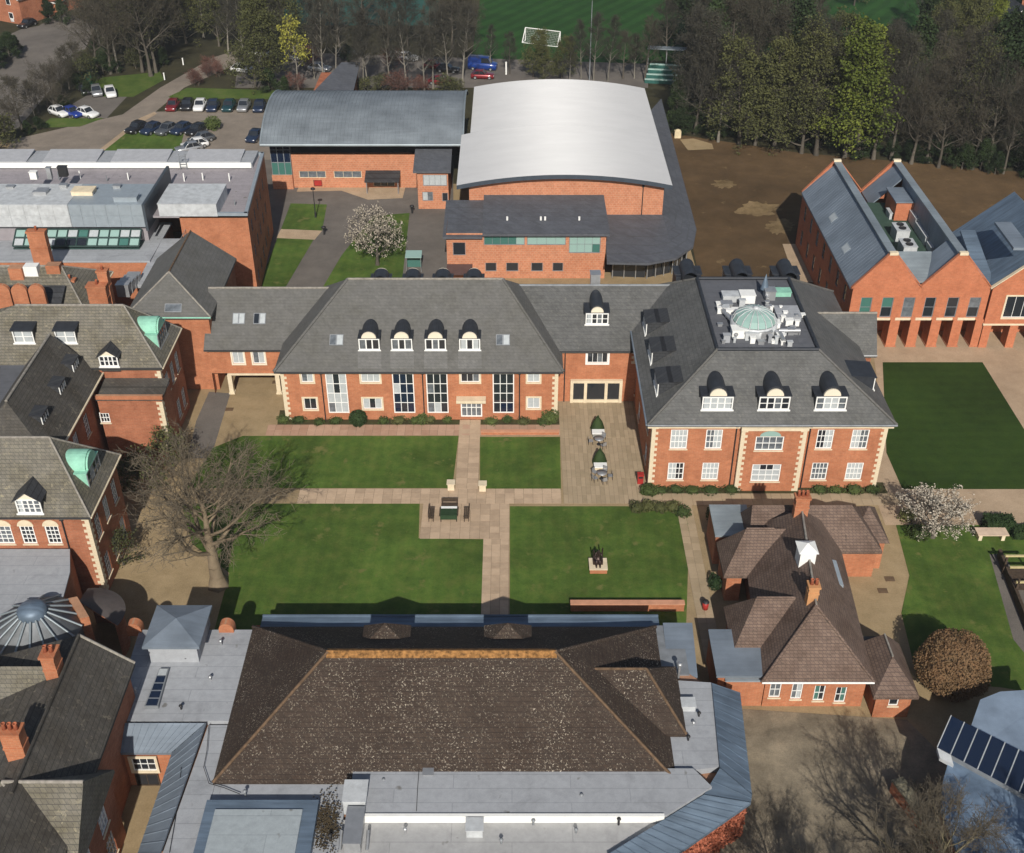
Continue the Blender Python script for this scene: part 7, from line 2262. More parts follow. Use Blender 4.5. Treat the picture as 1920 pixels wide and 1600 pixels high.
# behind the car park and the barrel-roofed hall
md_l = lab('behind the staff car park')
row(md_l, 'trees behind the staff car park', [(478, 165), (505, 168), (455, 130), (490, 120), (520, 110), (470, 100), (430, 100), (540, 95), (410, 88)], ['bare_c', 'bare_b', 'olive'], (12, 17))
row(lab('in the hedge by the drive'), 'reddish hedge by the drive', [(372, 158), (395, 150), (415, 142), (388, 138), (360, 162)], ['redscrub'], (2.6, 3.6), wide=1.2)
cn_l = lab('behind the grey barrel roof')
row(cn_l, 'trees behind the grey barrel roof', [(595, 150), (612, 158), (625, 150), (680, 172), (695, 176), (735, 172), (760, 172), (790, 172), (815, 172), (845, 168), (870, 160)], ['bare_c', 'bare_c', 'bare_a'], (12, 16))
row(cn_l, 'trees behind the grey barrel roof', [(560, 92), (600, 88), (640, 92), (690, 95), (730, 100), (770, 98), (810, 95), (850, 92), (880, 98), (620, 60), (680, 62), (820, 62), (855, 58)], ['bare_a', 'bare_b', 'bare_b'], (11, 15))
row(lab('in the shaded undergrowth behind the grey barrel roof'), 'undergrowth behind the grey barrel roof', [(500, 172), (530, 176), (550, 170), (690, 178), (720, 172), (750, 178), (790, 180), (830, 178), (860, 172), (580, 120), (650, 118), (740, 130)], ['dark', 'scrub', 'redscrub'], (2.5, 4.5), wide=1.4)
row(lab('behind the white-roofed hall'), 'trees behind the white-roofed hall', [(1000, 150), (1025, 152), (1048, 150)], ['olive'], (7, 9), wide=1.1)
row(lab('behind the white-roofed hall'), 'trees behind the white-roofed hall', [(1070, 152), (1090, 148), (1115, 150), (1140, 152), (1165, 148), (1190, 152), (1205, 150), (920, 138), (950, 140)], ['bare_a', 'bare_b', 'bare_c'], (7, 12))
row(lab('in shade right of the white-roofed hall'), 'trees right of the white-roofed hall', [(1268, 238), (1285, 225), (1280, 205)], ['dark', 'bare_a'], (5, 9))
world_row(lab('on the far side of the teal court'), 'trees beyond the teal court', [(-70 + 11 * i, 285 + (i % 3) * 7) for i in range(12)], ['bare_a', 'dark', 'bare_b'], (12, 16))
world_row(lab('far behind the right-hand wood'), 'far trees behind the right-hand wood', [(55 + 9 * i, 236 + (i % 3) * 8) for i in range(8)], ['dark', 'bare_a', 'olive'], (10, 14))

# clipped and round shrubs made of many leaves
def shrub(px, py, rx, rz, mat, label, name='shrub', n=700, ls=0.09, group=None, core=None, ry=None, box=False, cat='shrub', cone=False, z=0.0, lump=0.16):
    p = at(px, py)
    ry = ry or rx
    r = random.Random(int(px * 7 + py))
    m = MB()
    cz = rz if not box else rz / 2
    if box: m.box(p.x - rx * 0.93, p.x + rx * 0.93, p.y - ry * 0.93, p.y + ry * 0.93, 0, rz * 0.95)
    elif cone: m.lathe([(rx * 0.85, 0.02), (rx * 0.95, rz * 0.25), (rx * 0.6, rz * 1.2), (0.01, rz * 1.95)], 10, 0, p.x, p.y)
    else: m.ball((p.x, p.y, rz * 0.98), rx * (0.9 if lump < 0.1 else 0.72), ry * (0.9 if lump < 0.1 else 0.72), rz * (0.92 if lump < 0.1 else 0.75), 14, 9, jit=0.03, rnd=r)
    for _ in range(n):
        if box:
            f = r.randrange(4)
            c = Vector((p.x + r.uniform(-rx, rx), p.y + r.uniform(-ry, ry), rz * r.uniform(0.92, 1.05))) if f < 2 else Vector((p.x + r.uniform(-rx, rx), p.y - ry * r.uniform(0.95, 1.05), rz * r.random())) if f == 2 else Vector((p.x + rx * r.choice((-1, 1)) * r.uniform(0.95, 1.05), p.y + r.uniform(-ry, ry), rz * r.random()))
        elif cone:
            t = r.random() ** 1.4; a = r.uniform(0, 6.28)
            rr = rx * (1 - t) * (1.0 if t > 0.15 else 0.9) + 0.02
            c = Vector((p.x + rr * math.cos(a), p.y + rr * math.sin(a), rz * 2 * t))
        else:
            v = rvec(r); k = r.uniform(0.84, 1.08) * (1 + lump * (math.sin(3 * math.atan2(v.y, v.x) + px) * 0.6 + math.sin(5 * v.z + 4 * v.x + py) * 0.6))
            c = Vector((p.x + v.x * rx * k, p.y + v.y * ry * k, rz + v.z * rz * k))
        leaf(m, c, ls * r.uniform(0.6, 1.3), r)
    return single(m, name, mat, label, cat, (p.x, p.y, 0), group)
shrub(1777, 1288, 2.55, 2.45, RUST, 'huge round clipped rust-brown bush on the garden lawn', 'round_bush', n=15000, ls=0.08, lump=0.07)
shrub(672, 797, 0.85, 0.8, TOPIARY, 'dark round clipped shrub under the three-light window of the long block', 'clipped_shrub', lump=0.03, n=1100)
shrub(791, 795, 0.5, 0.55, SHRUBGREEN, 'small rounded shrub between the two middle tall windows', 'clipped_shrub', n=300)
shrub(1031, 793, 0.85, 0.7, SHRUBGREEN, 'pale green rounded shrub at the right corner of the long block', 'clipped_shrub')
shrub(1216, 926, 0.75, 0.45, SHRUBGREEN, 'low rounded shrub at the left corner of the grand hall', 'clipped_shrub')
for i in range(17):
    px = 535 + i * 30
    if 845 < px < 915 or abs(px - 672) < 18: continue
    shrub(px + RND.uniform(-5, 5), 793 + RND.uniform(-3, 3), RND.uniform(0.45, 0.85), RND.uniform(0.22, 0.4), RND.choice([SHRUBGREEN, SHRUBGREEN, LEAFOLIVE]), 'low green plant in the bed below the long block windows', 'bed_plant', n=220, ls=0.08, group='plants in the long block bed', cat='plant')
for i in range(13):
    px = 1235 + i * 33
    if 1370 < px < 1515: continue
    shrub(px + RND.uniform(-5, 5), 921 + RND.uniform(-2, 2), RND.uniform(0.6, 0.9), RND.uniform(0.2, 0.35), SHRUBGREEN, 'low green plant at the foot of the grand hall', 'bed_plant', n=220, ls=0.08, group='plants at the foot of the grand hall', cat='plant')
for i, (px, py) in enumerate(((1195, 957), (1215, 955), (1238, 957), (1262, 957), (1280, 966))):
    shrub(px, py, 0.75, 0.4, LEAFOLIVE if i < 4 else LEADGREY and SHRUBGREEN, ('greyish low bush in the border above the sculpture lawn' if i < 4 else 'silvery bush at the corner of the sculpture lawn border'), 'border_bush', n=350, group='bushes in the border above the sculpture lawn')
shrub(1334, 975, 0.6, 0.7, SHRUBGREEN, 'dark bush beside the pale flat roof of the cottage', 'border_bush', n=350)
shrub(1340, 1100, 0.55, 0.5, TOPIARY, 'round green bush on the path side of the cottage', 'border_bush', n=350, ry=0.9)
shrub(1340, 1205, 0.45, 0.5, TOPIARY, 'dark bush in shade beside the cottage path', 'border_bush', n=250)
shrub(1868, 993, 1.25, 1.3, TOPIARY, 'dark clipped block hedge beyond the pale table in the garden', 'clipped_hedge', n=900, box=True, ry=0.7, cat='hedge')
shrub(1925, 1005, 1.4, 0.9, TOPIARY, 'low dark hedge at the right edge of the garden', 'clipped_hedge', n=700, box=True, ry=0.6, cat='hedge')
shrub(1700, 975, 0.8, 0.5, LEAFOLIVE, 'straggly olive bush beside the low blossom tree', 'border_bush', n=350)
shrub(1720, 1008, 1.0, 0.6, SHRUBGREEN, 'green bush under the low blossom tree', 'border_bush', n=450)
shrub(400, 243, 1.3, 1.0, SHRUBGREEN, 'round olive bush at the end of the dark car row', 'round_bush', n=600, ls=0.14)
# red creeper on the wall at the bottom
def creeper(A, B, z0, z1, n, mat, label, name='creeper'):
    r = random.Random(3)
    m = MB()
    A, B = Vector(A), Vector(B)
    d = (B - A).normalized(); nn = Vector((d.y, -d.x, 0))
    for _ in range(n):
        p = A.lerp(B, r.random()) + nn * r.uniform(0.02, 0.25) + Vector((0, 0, z0 + (z1 - z0) * r.random()))
        leaf(m, p, r.uniform(0.07, 0.15), r)
    return single(m, name, mat, label, 'creeper', (A.x, A.y, 0), kind='stuff')
creeper((wa.x, wa.y, 0), (wb.x, wb.y, 0), 0, 3.4, 6000, varied('red_creeper_leaves', (0.20, 0.05, 0.025), (0.42, 0.14, 0.08), 0.8), 'red creeper covering the wall at the bottom edge')
# ---------------------------------------------------------------- cars
PAINT = {}
def paint(name, c, metal=0.3):
    if name not in PAINT:
        m, nt, b = newmat('car_paint_' + name, 0.3, metal, 0.5)
        b.inputs['Base Color'].default_value = (*c, 1)
        b.inputs['Coat Weight'].default_value = 0.6
        b.inputs['Coat Roughness'].default_value = 0.08
        PAINT[name] = m
    return PAINT[name]
paint('white', (0.75, 0.75, 0.74), 0.0); paint('black', (0.02, 0.02, 0.022)); paint('navy', (0.02, 0.035, 0.075)); paint('blue', (0.02, 0.05, 0.30)); paint('red', (0.22, 0.02, 0.025)); paint('silver', (0.42, 0.43, 0.44), 0.6)
paint('teal', (0.015, 0.06, 0.07)); paint('grey', (0.14, 0.15, 0.16), 0.5); paint('green', (0.02, 0.09, 0.05)); paint('bright_blue', (0.008, 0.04, 0.22), 0.0)
TYRE = flat('tyre_rubber', (0.02, 0.02, 0.02), 0.9)
LAMP = flat('lamp_glass', (0.7, 0.72, 0.75), 0.15, 0.0, 0.8)
TAIL = flat('tail_lamp_red', (0.35, 0.02, 0.02), 0.25)
def car_meshes(L, W, H, van=False):
    """profile stations along y (front at -L/2): half width, sill z, shoulder z; cabin on top"""
    b = MB()
    hw = W / 2
    sh = H * 0.58
    st = [(-L / 2, 0.80, 0.28, 0.46 * H), (-L / 2 + 0.12, 0.92, 0.2, 0.50 * H), (-L * 0.30, 1.0, 0.18, 0.56 * H), (-L * 0.1, 1.0, 0.18, sh), (L * 0.3, 1.0, 0.18, sh + 0.03), (L / 2 - 0.1, 0.93, 0.22, sh), (L / 2, 0.84, 0.3, 0.52 * H)]
    vs = []
    for y, k, z0, z1 in st:
        x = hw * k
        vs += [(-x * 0.94, y, z0), (-x, y, (z0 + z1) / 2), (-x * 0.96, y, z1 - 0.03), (-x * 0.80, y, z1 + 0.02), (x * 0.80, y, z1 + 0.02), (x * 0.96, y, z1 - 0.03), (x, y, (z0 + z1) / 2), (x * 0.94, y, z0)]
    fs = []
    for j in range(len(st) - 1):
        for i in range(7): fs.append((j * 8 + i, j * 8 + i + 1, (j + 1) * 8 + i + 1, (j + 1) * 8 + i))
        fs.append((j * 8 + 7, j * 8, (j + 1) * 8, (j + 1) * 8 + 7))
    fs += [tuple(range(7, -1, -1)), tuple(range((len(st) - 1) * 8, len(st) * 8))]
    b.add(vs, fs, 0, True)
    ya, yb, yc, ye = (-L * 0.17, -L * 0.02, L * 0.28, L * 0.44) if not van else (-L * 0.33, -L * 0.22, L * 0.46, L * 0.49)
    rw = hw * 0.74
    z0, z1 = sh - 0.02, H
    g = MB()
    lo = [(-hw * 0.86, ya, z0), (hw * 0.86, ya, z0), (hw * 0.86, ye, z0 + 0.03), (-hw * 0.86, ye, z0 + 0.03)]
    hi = [(-rw, yb, z1 - 0.05), (rw, yb, z1 - 0.05), (rw, yc, z1 - 0.05), (-rw, yc, z1 - 0.05)]
    g.add(lo + hi, [(0, 1, 5, 4), (1, 2, 6, 5), (2, 3, 7, 6), (3, 0, 4, 7)])
    b.add([(-rw * 1.02, yb - 0.05, z1 - 0.06), (rw * 1.02, yb - 0.05, z1 - 0.06), (rw * 1.02, yc + 0.08, z1 - 0.06), (-rw * 1.02, yc + 0.08, z1 - 0.06), (-rw * 0.9, yb + 0.1, z1), (rw * 0.9, yb + 0.1, z1), (rw * 0.9, yc - 0.05, z1), (-rw * 0.9, yc - 0.05, z1)],
          [(0, 1, 5, 4), (1, 2, 6, 5), (2, 3, 7, 6), (3, 0, 4, 7), (4, 5, 6, 7)], 0, True)
    for (p, q) in ((0, 0), (1, 1), (2, 2), (3, 3)): b.tube(lo[p], hi[q], 0.045, 0.045, 4, caps=False)
    for s in (-1, 1): b.tube((s * hw * 0.86, (ya + ye) / 2, z0), (s * rw, (yb + yc) / 2, z1 - 0.05), 0.05, 0.05, 4, caps=False)
    if van: b.box(-hw * 0.9, hw * 0.9, L * 0.02, L * 0.48, sh, H - 0.02)
    w_ = MB(); w_.tube((-0.11, 0, 0), (0.11, 0, 0), 0.32, 0.32, 14); w_.tube((-0.115, 0, 0), (0.115, 0, 0), 0.19, 0.19, 10, mi=1)
    hl = MB(); hl.ball((0, 0, 0), 0.2, 0.08, 0.09, 8, 5)
    res = {}
    for k, m_, mt in (('body', b, PAINT['white']), ('glass', g, GLASS), ('wheel', w_, [TYRE, STEEL]), ('headlight', hl, LAMP), ('tail_light', hl, TAIL)):
        me = m_.mesh(k); setmats(me, mt); res[k] = me
    res['dims'] = (L, W, H)
    return res
HATCH = car_meshes(4.1, 1.78, 1.5)
VAN = car_meshes(5.2, 2.0, 2.3, True)
def car(px, py, ang, color, label, kind=HATCH, group='parked cars', name='parked_car', cat='car'):
    p = at(px, py)
    r = thing(name, label, cat, p, group, ang)
    L, W, H = kind['dims']
    inst(kind['body'], 'body', r, (0, 0, 0), world=False, mat=PAINT[color])
    inst(kind['glass'], 'window', r, (0, 0, 0), world=False)
    for x in (-W / 2 + 0.1, W / 2 - 0.1):
        for y in (-L * 0.31, L * 0.31):
            inst(kind['wheel'], 'wheel', r, (x, y, 0.32), world=False)
    for x in (-W * 0.33, W * 0.33):
        inst(kind['headlight'], 'headlight', r, (x, -L / 2 + 0.06, H * 0.43), world=False)
        inst(kind['tail_light'], 'tail_light', r, (x, L / 2 - 0.05, H * 0.46), world=False)
for i, (px, py, c, lb_) in enumerate(((325, 204, 'red', 'dark red car at the left end of the back parking row'), (352, 203, 'black', 'black car between the dark red and white cars'), (376, 204, 'white', 'white car in the back parking row'), (400, 205, 'navy', 'navy car right of the white car in the back row'),
                                       (430, 205, 'teal', 'dark teal car in the back parking row'), (458, 205, 'silver', 'silver car in the back parking row'), (487, 206, 'navy', 'navy car at the right end of the back row'))):
    car(px, py, RND.uniform(-0.05, 0.05), c, lb_, group='cars in the back parking row')
for px, py, c, lb_ in ((257, 246, 'black', 'black car at the left end of the front parking row'), (285, 248, 'navy', 'dark blue car second in the front parking row'), (313, 249, 'grey', 'dark grey car third in the front parking row'), (341, 248, 'navy', 'navy car fourth in the front parking row'), (370, 250, 'black', 'black car fifth in the front parking row')):
    car(px, py, -0.45, c, lb_, group='cars in the front parking row')
car(378, 266, -0.95, 'grey', 'grey car parked across below the front row')
car(366, 277, -1.1, 'white', 'white car just behind the flat-roofed block edge')
car(355, 284, -1.1, 'silver', 'silver car half hidden by the flat-roofed block', )
car(478, 262, -0.2, 'navy', 'navy car beside the corner of the grey barrel-roofed hall')
car(112, 216, 0.9, 'white', 'white car at the left of the three on the verge')
car(137, 217, 0.9, 'blue', 'bright blue car between two white cars on the verge')
car(165, 218, 1.0, 'white', 'white car at the right of the three on the verge')
car(161, 174, 0.5, 'black', 'black car left in the small bay under the trees')
car(182, 177, 0.4, 'silver', 'pale silver car in the middle of the small bay')
car(208, 179, 0.4, 'white', 'white car at the right of the small bay by the drive')
car(44, 38, -0.4, 'white', 'white van parked at the top left house', VAN, name='parked_van', cat='van')
car(52, 50, -0.4, 'black', 'black car in front of the white van at the top left')
car(905, 130, 1.4, 'bright_blue', 'bright blue van behind the white-roofed hall', VAN, name='parked_van', cat='van')
car(905, 147, 1.5, 'red', 'dark red car in front of the bright blue van')
for px, py, c, lb_ in ((455, 135, 'white', 'white car under the trees by the drive end'), (488, 105, 'white', 'white car far back under the bare trees'), (600, 133, 'silver', 'silver car beside the dark-roofed store'), (570, 110, 'black', 'black car in the shaded car park left of the pair of trunks'), (545, 112, 'grey', 'grey car beside the black car in the shaded car park'),
                       (745, 112, 'silver', 'silver car in the shaded car park behind the grey roof'), (765, 113, 'white', 'white car next to the silver one in the shaded car park'), (815, 128, 'red', 'red car in the shaded car park near the white roof'), (840, 135, 'black', 'black car right of the red car in the shaded car park'), (650, 105, 'black', 'black car in the middle of the shaded car park'), (825, 158, 'red', 'dark red car close behind the grey barrel roof')):
    car(px, py, 1.35 + RND.uniform(-0.1, 0.1), c, lb_, group='cars in the shaded car park')

# ---------------------------------------------------------------- people, furniture and small things
# green box by the small bay
p = at(160, 160)
r = thing('storage_container', 'dark green storage container beside the small parking bay', 'container', p)
m = MB(); m.box(-1.3, 1.3, 0, 2.6, 0, 2.4)
part(m, 'body', PAINT['green'], r, local=True)
m = MB()
for i in range(8): m.box(-1.2 + i * 0.32, -1.08 + i * 0.32, -0.05, -0.003, 0.1, 2.3)
part(m, 'ribs', PAINT['green'], r, local=True, kind='stuff')
part(MB().box(-1.35, 1.35, -0.05, 2.65, 2.402, 2.5), 'roof', PAINT['green'], r, local=True)

def lamp_post(px, py, h, label):
    p = at(px, py)
    r = thing('lamp_post', label, 'lamp post', p)
    part(MB().tube((0, 0, 0), (0, 0, h), 0.08, 0.05, 8).tube((0, 0, 0), (0, 0, 0.8), 0.13, 0.12, 8), 'post', BLACK, r, local=True)
    part(MB().lathe([(0.1, h), (0.32, h + 0.05), (0.3, h + 0.22), (0.05, h + 0.35), (0.0, h + 0.36)], 10), 'lamp_head', BLACK, r, local=True)
lamp_post(592, 408, 4.0, 'black lamp post on the small court lawn')
lamp_post(608, 440, 0.9, 'short black bollard lamp beside the court path')
lamp_post(773, 400, 0.9, 'short black bollard lamp near the slate-roofed lobby')
for px, py, hh, lb_ in ((430, 178, 1.2, 'white'), ):
    pass
def post(px, py, h, label, mat=WHITE, w=0.12, name='marker_post'):
    p = at(px, py)
    m = MB(); m.box(p.x - w, p.x + w, p.y - w, p.y + w, 0, h); m.box(p.x - w * 1.3, p.x + w * 1.3, p.y - w * 1.3, p.y + w * 1.3, h, h + 0.06)
    single(m, name, mat, label, 'post', (p.x, p.y, 0))
post(309, 150, 1.2, 'white marker post by the grass bank beside the drive', WHITE, 0.09)
post(344, 122, 1.2, 'white marker post at the far end of the drive', WHITE, 0.09)
post(846, 917, 0.75, 'pale stone gatepost left of the path up to the entrance', STONE, 0.3, 'stone_gatepost')
post(905, 919, 0.75, 'pale stone gatepost right of the path up to the entrance', STONE, 0.3, 'stone_gatepost')
post(949, 140, 2.2, 'white post behind the white-roofed hall', WHITE, 0.12)

def floodlight(px, py, h, label):
    p = at(px, py)
    r = thing('mast', label, 'mast', p)
    part(MB().tube((0, 0, 0), (0, 0, h), 0.12, 0.06, 8), 'pole', LEADGREY, r, local=True)
    part(MB().tube((0, 0, h), (0, 0, h + 0.6), 0.03, 0.02, 6), 'finial', LEADGREY, r, local=True)
floodlight(1105, 150, 13.5, 'tall thin mast behind the white-roofed hall')

# wooden table with benches and a green parasol folded over it
p = at(842, 972)
r = thing('picnic_table', 'dark wooden table with green cloth and pale edge on the slab patio', 'table', p)
m = MB()
for i in range(5): m.box(-0.85, 0.85, -0.62 + i * 0.25, -0.40 + i * 0.25, 0.72, 0.78)
part(m, 'tabletop', WOOD, r, local=True)
part(MB().slab([(-0.75, -0.72, 0.45), (0.75, -0.72, 0.45), (0.75, -0.62, 0.8), (-0.75, -0.62, 0.8)], 0.03).box(-0.75, 0.75, -0.615, 0.4, 0.785, 0.81), 'cloth', flat('dark_green_cloth', (0.02, 0.045, 0.018), 0.9), r, local=True)
part(MB().box(-0.72, 0.72, 0.42, 0.7, 0.785, 0.82), 'table_edge', WHITE, r, local=True)
for x in (-0.7, 0.7):
    for y in (-0.5, 0.5):
        part(MB().box(x - 0.05, x + 0.05, y - 0.05, y + 0.05, 0, 0.718), 'leg', WOOD, r, local=True)
def bench(p, ang, label, L=1.5, group=None):
    r = thing('bench', label, 'bench', p, group, ang)
    for i in range(3): part(MB().box(-L / 2, L / 2, -0.22 + i * 0.15, -0.09 + i * 0.15, 0.42, 0.46), 'seat_slat', WOOD, r, local=True)
    for i in range(3): part(MB().box(-L / 2, L / 2, 0.26, 0.3, 0.55 + i * 0.14, 0.66 + i * 0.14), 'back_slat', WOOD, r, local=True)
    for x in (-L / 2 + 0.08, L / 2 - 0.08):
        part(MB().box(x - 0.04, x + 0.04, -0.2, -0.12, 0, 0.418), 'leg', WOOD, r, local=True)
        part(MB().box(x - 0.04, x + 0.04, 0.2, 0.258, 0, 0.95), 'leg', WOOD, r, local=True)
        part(MB().box(x - 0.04, x + 0.04, -0.24, 0.256, 0.6, 0.64), 'arm_rest', WOOD, r, local=True)
bench(p + Vector((-1.55, 0.15, 0)), math.pi / 2, 'dark wooden bench left of the patio table')
bench(p + Vector((1.55, 0.15, 0)), -math.pi / 2, 'dark wooden bench right of the patio table')
bench(p + Vector((0, 1.45, 0)), 0, 'dark wooden bench behind the patio table')

# cafe yard: clipped cones with tables and chairs
def chair(p, ang, label, group):
    r = thing('chair', label, 'chair', p, group, ang)
    part(MB().box(-0.22, 0.22, -0.22, 0.22, 0.43, 0.46), 'seat', STEEL, r, local=True)
    part(MB().box(-0.21, 0.21, 0.2, 0.23, 0.5, 0.85), 'backrest', STEEL, r, local=True)
    for x in (-0.2, 0.2):
        part(MB().tube((x, -0.2, 0), (x, -0.2, 0.43), 0.02, 0.02, 5), 'leg', BLACK, r, local=True)
        part(MB().tube((x, 0.21, 0), (x, 0.215, 0.86), 0.02, 0.02, 5), 'leg', BLACK, r, local=True)
for k, (px, py, wd, wh) in enumerate(((1120, 806, 'back', 'rear'), (1124, 868, 'front', 'front'))):
    q = at(px, py)
    sh = shrub(px, py, 0.75, 0.85, TOPIARY, 'dark green clipped cone in the %s half of the cafe yard' % wd, 'clipped_cone', n=900, ls=0.07, cone=True)
    r = thing('planter_bench', 'white topped stone bench in front of the %s clipped cone' % wh, 'bench', q + Vector((0, -1.15, 0)))
    part(MB().box(-0.55, 0.55, -0.32, 0.32, 0, 0.5), 'base', flat('grey_stone_base', (0.24, 0.23, 0.21), 0.9) if k == 0 else STONE, r, local=True)
    part(MB().box(-0.62, 0.62, -0.38, 0.38, 0.502, 0.6), 'top', WHITE, r, local=True)
    tp = q + Vector((0.05 * k, -2.55, 0))
    r = thing('cafe_table', 'round metal cafe table in the %s half of the yard' % wd, 'table', tp)
    part(MB().lathe([(0.0, 0.72), (0.48, 0.72), (0.48, 0.75), (0.0, 0.75)], 14), 'tabletop', STEEL, r, local=True)
    part(MB().tube((0, 0, 0.03), (0, 0, 0.72), 0.04, 0.04, 6), 'stem', BLACK, r, local=True)
    part(MB().lathe([(0.0, 0.0), (0.28, 0.0), (0.25, 0.04), (0.0, 0.05)], 10), 'foot', BLACK, r, local=True)
    for j in range(5 if k else 3):
        a = j * 2 * math.pi / (5 if k else 3) + 0.5 + k
        chair(tp + Vector((0.8 * math.sin(a), -0.8 * math.cos(a), 0)), a + math.pi, 'metal cafe chair around the %s yard table' % wd, 'cafe chairs around the %s table' % wd)
# red litter bin
p = at(1200, 906)
r = thing('litter_bin', 'red litter bin at the left corner of the grand hall', 'bin', p)
part(MB().box(-0.27, 0.27, -0.25, 0.25, 0.06, 1.0), 'body', REDPAINT, r, local=True)
part(MB().box(-0.3, 0.3, -0.28, 0.28, 1.002, 1.1), 'lid', REDPAINT, r, local=True)
part(MB().box(-0.2, 0.2, -0.265, -0.252, 0.7, 0.9), 'slot', BLACK, r, local=True)
part(MB().box(-0.22, 0.22, -0.2, 0.2, 0, 0.058), 'foot', BLACK, r, local=True)
p = at(1322, 1142)
r = thing('litter_bin', 'small red bin beside the cottage path', 'bin', p)
part(MB().lathe([(0.0, 0.0), (0.24, 0.0), (0.27, 0.75), (0.0, 0.75)], 12), 'body', REDPAINT, r, local=True)
part(MB().lathe([(0.29, 0.752), (0.2, 0.9), (0.0, 0.93)], 12), 'lid', BLACK, r, local=True)

# sculpture on a brick plinth
p = at(1121, 1072)
r = thing('sculpture', 'dark bronze seated figure sculpture on an orange brick plinth', 'sculpture', p)
part(MB().box(-0.7, 0.75, -0.3, 1.1, 0, 0.45), 'plinth', BRICK, r, local=True)
part(MB().box(-0.75, 0.8, -0.35, 1.15, 0.452, 0.53), 'plinth_cap', STONE, r, local=True)
fig = bpy.data.meshes.new('figure')
sk = [(0.0, 0.45, 1.05), (0.0, 0.5, 1.35), (0.0, 0.45, 1.68), (0.02, 0.4, 1.85), (0.03, 0.36, 2.05), (-0.2, 0.42, 1.66), (-0.32, 0.2, 1.45), (-0.15, -0.02, 1.3), (0.2, 0.42, 1.66), (0.33, 0.22, 1.45), (0.2, -0.02, 1.35), (-0.14, 0.1, 1.02), (-0.15, -0.05, 0.62), (-0.15, -0.2, 0.58), (0.14, 0.1, 1.02), (0.16, -0.05, 0.62), (0.16, -0.22, 0.58)]
ed = [(0, 1), (1, 2), (2, 3), (3, 4), (2, 5), (5, 6), (6, 7), (2, 8), (8, 9), (9, 10), (0, 11), (11, 12), (12, 13), (0, 14), (14, 15), (15, 16)]
ra_ = [0.2, 0.19, 0.18, 0.08, 0.13, 0.09, 0.075, 0.055, 0.09, 0.075, 0.055, 0.12, 0.085, 0.06, 0.12, 0.085, 0.06]
fig.from_pydata(sk, ed, [])
fo = bpy.data.objects.new('figure', fig)
col.objects.link(fo)
fo.parent = r
fig.materials.append(BRONZE)
md = fo.modifiers.new('skin', 'SKIN')
for i, q in enumerate(fig.skin_vertices[0].data):
    q.radius = (ra_[i], ra_[i]); q.use_root = (i == 0)
fo.modifiers.new('sub', 'SUBSURF').levels = 2
fo.modifiers['sub'].render_levels = 2
part(MB().box(-0.42, 0.42, 0.25, 0.75, 0.532, 0.92).box(-0.42, -0.3, 0.7, 0.8, 0.92, 1.7).box(0.3, 0.42, 0.7, 0.8, 0.92, 1.95), 'seat_block', BRONZE, r, local=True)
post(1142, 1072, 0.0, 'x') if False else None

# pale table top and timber frames in the right-hand garden
p = at(1857, 1012)
r = thing('garden_table', 'long pale stone table in the garden below the dark hedge', 'table', p)
part(MB().box(-1.35, 1.35, -0.4, 0.7, 0.72, 0.8), 'tabletop', flat('pale_pink_stone', (0.62, 0.47, 0.35), 0.8), r, local=True)
for x in (-1.0, 1.0): part(MB().box(x - 0.15, x + 0.15, -0.2, 0.5, 0, 0.718), 'leg', STONE, r, local=True)
p = at(1905, 1100)
r = thing('timber_climbing_frame', 'timber play frame with pale rails at the right edge of the garden', 'climbing frame', p)
for x in (-0.6, 1.6):
    for y in (-1.2, 1.6):
        part(MB().box(x - 0.08, x + 0.08, y - 0.08, y + 0.08, 0, 1.9), 'post', WOOD, r, local=True)
for y, z in ((1.6, 1.9), (0.4, 1.7), (-1.2, 1.5)):
    part(MB().box(-0.8, 1.9, y - 0.08, y + 0.08, z, z + 0.14), 'rail', WOODPALE, r, local=True)
part(MB().box(-0.5, 1.5, -1.1, 1.5, 0.6, 0.68), 'deck', WOOD, r, local=True)
for i in range(7): part(MB().box(-0.5, 1.5, -1.05 + i * 0.36, -0.75 + i * 0.36, 0.682, 0.72), 'plank', WOOD, r, local=True)
a, b = at(1868, 1045), at(1935, 1215)
m = MB(); m.slab([Vector((a.x, a.y, 0.9)), Vector((a.x + 0.25, a.y, 0.9)), Vector((b.x + 0.25, b.y, 0.9)), Vector((b.x, b.y, 0.9))], 0.9)
single(m, 'timber_fence', WOOD, 'low dark timber fence beside the garden path on the right', 'fence', (a.x, a.y, 0))
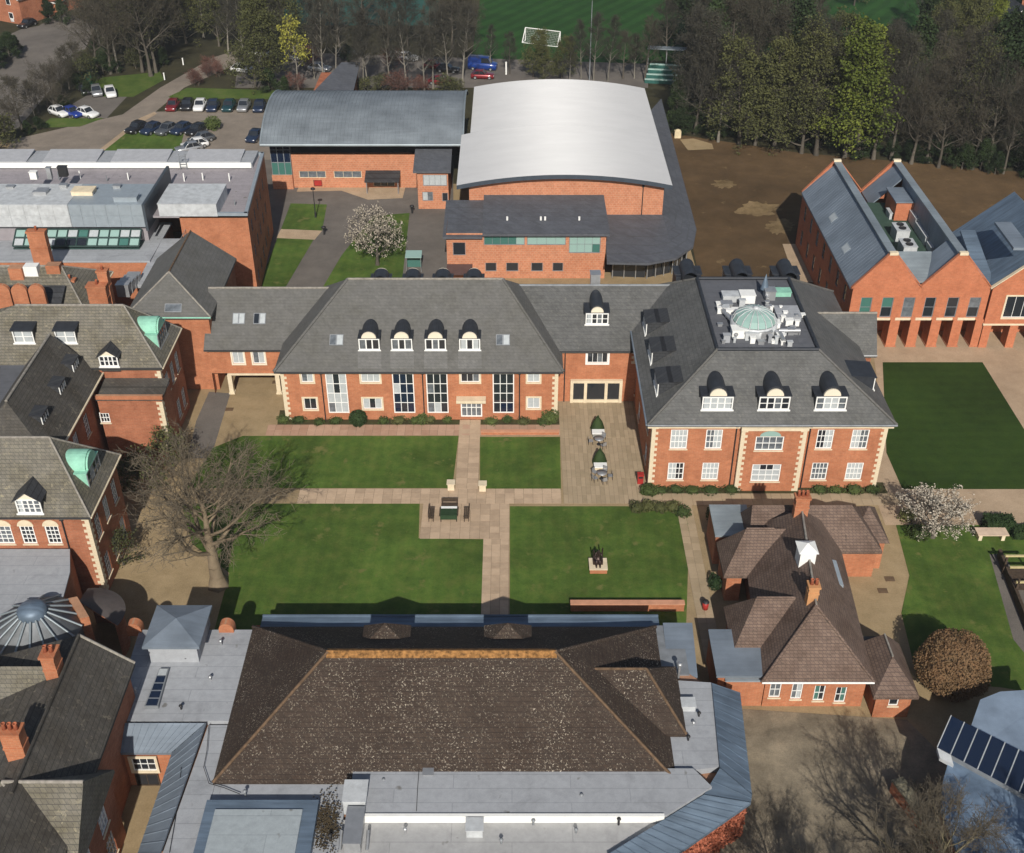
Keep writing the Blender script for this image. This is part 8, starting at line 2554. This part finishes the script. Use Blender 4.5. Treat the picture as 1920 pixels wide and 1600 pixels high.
# garden waste by the field edge
p = at(1270, 258)
r = thing('sand_bag', 'pale bulk bag standing at the wood edge of the brown field', 'bag', p)
part(MB().box(-0.5, 0.5, -0.4, 0.4, 0, 1.1).ball((0, 0, 1.1), 0.45, 0.38, 0.25), 'body', flat('pale_sack', (0.62, 0.52, 0.34), 0.9), r, local=True)
p = at(777, 505)
r = thing('green_shelter', 'small green-roofed shelter on the court beside the blossom lawn', 'shelter', p)
part(MB().box(-0.9, 0.9, 0.6, 0.7, 0, 1.9), 'back', GLASSGREEN, r, local=True)
part(MB().slab([(-1.0, -0.8, 2.0), (1.0, -0.8, 2.0), (1.0, 0.8, 2.2), (-1.0, 0.8, 2.2)], 0.08), 'roof', GLASSTEAL, r, local=True)
for x in (-0.9, 0.9): part(MB().tube((x, -0.7, 0), (x, -0.7, 1.95), 0.04, 0.04, 6), 'post', STEEL, r, local=True)
# drain covers on the drive
for px, py, lb_ in ((430, 768, 'rusty drain cover on the tan drive before the archway'), (518, 717, 'small drain cover under the carriage arch'), (1668, 1086, 'dark drain cover on the gravel beside the cottage'), (1655, 1108, 'small round drain cover near the cottage porch')):
    p = at(px, py)
    single(MB().box(p.x - 0.4, p.x + 0.4, p.y - 0.3, p.y + 0.3, 0.0, 0.035).box(p.x - 0.33, p.x + 0.33, p.y - 0.23, p.y + 0.23, 0.035, 0.045), 'drain_cover', flat('rusty_iron', (0.13, 0.085, 0.05), 0.8), lb_, 'drain cover', (p.x, p.y, 0))

# ---------------------------------------------------------------- tell look-alike trees apart by their order in the picture
ORD = ['leftmost', 'second', 'third', 'fourth', 'fifth', 'sixth', 'seventh', 'eighth', 'ninth', 'tenth', 'eleventh', 'twelfth', 'thirteenth', 'fourteenth', 'fifteenth']
same = {}
for o in col.objects:
    if o.parent is None and o.get('category') == 'tree' and o.get('group') and not any(k in o['group'] for k in ('undergrowth', 'deep', 'far ', 'beyond')):
        same.setdefault(o['label'], []).append(o)
for lb_, os_ in same.items():
    if 1 < len(os_) <= len(ORD):
        os_.sort(key=lambda o: o.location.x / (o.location.y * CP + HC * SP))
        for i, o in enumerate(os_):
            o['label'] = (ORD[i] + ' ' if i == 0 else ORD[i] + ' from left, ') + lb_

# ---------------------------------------------------------------- thin spring haze
hz_mat = bpy.data.materials.new('thin_haze')
hz_mat.use_nodes = True
hn = hz_mat.node_tree
hn.nodes.clear()
ho = hn.nodes.new('ShaderNodeOutputMaterial')
hv = hn.nodes.new('ShaderNodeVolumePrincipled')
hv.inputs['Color'].default_value = (0.86, 0.92, 1.0, 1)
hv.inputs['Density'].default_value = 0.00014
hv.inputs['Anisotropy'].default_value = 0.0
hn.links.new(hv.outputs[0], ho.inputs['Volume'])
hzo = part(MB().box(-1000, 1000, -400, 1700, -1.0, 72.0), 'haze', hz_mat)
tag(hzo, 'thin pale spring haze over the whole school', 'haze', kind='stuff')
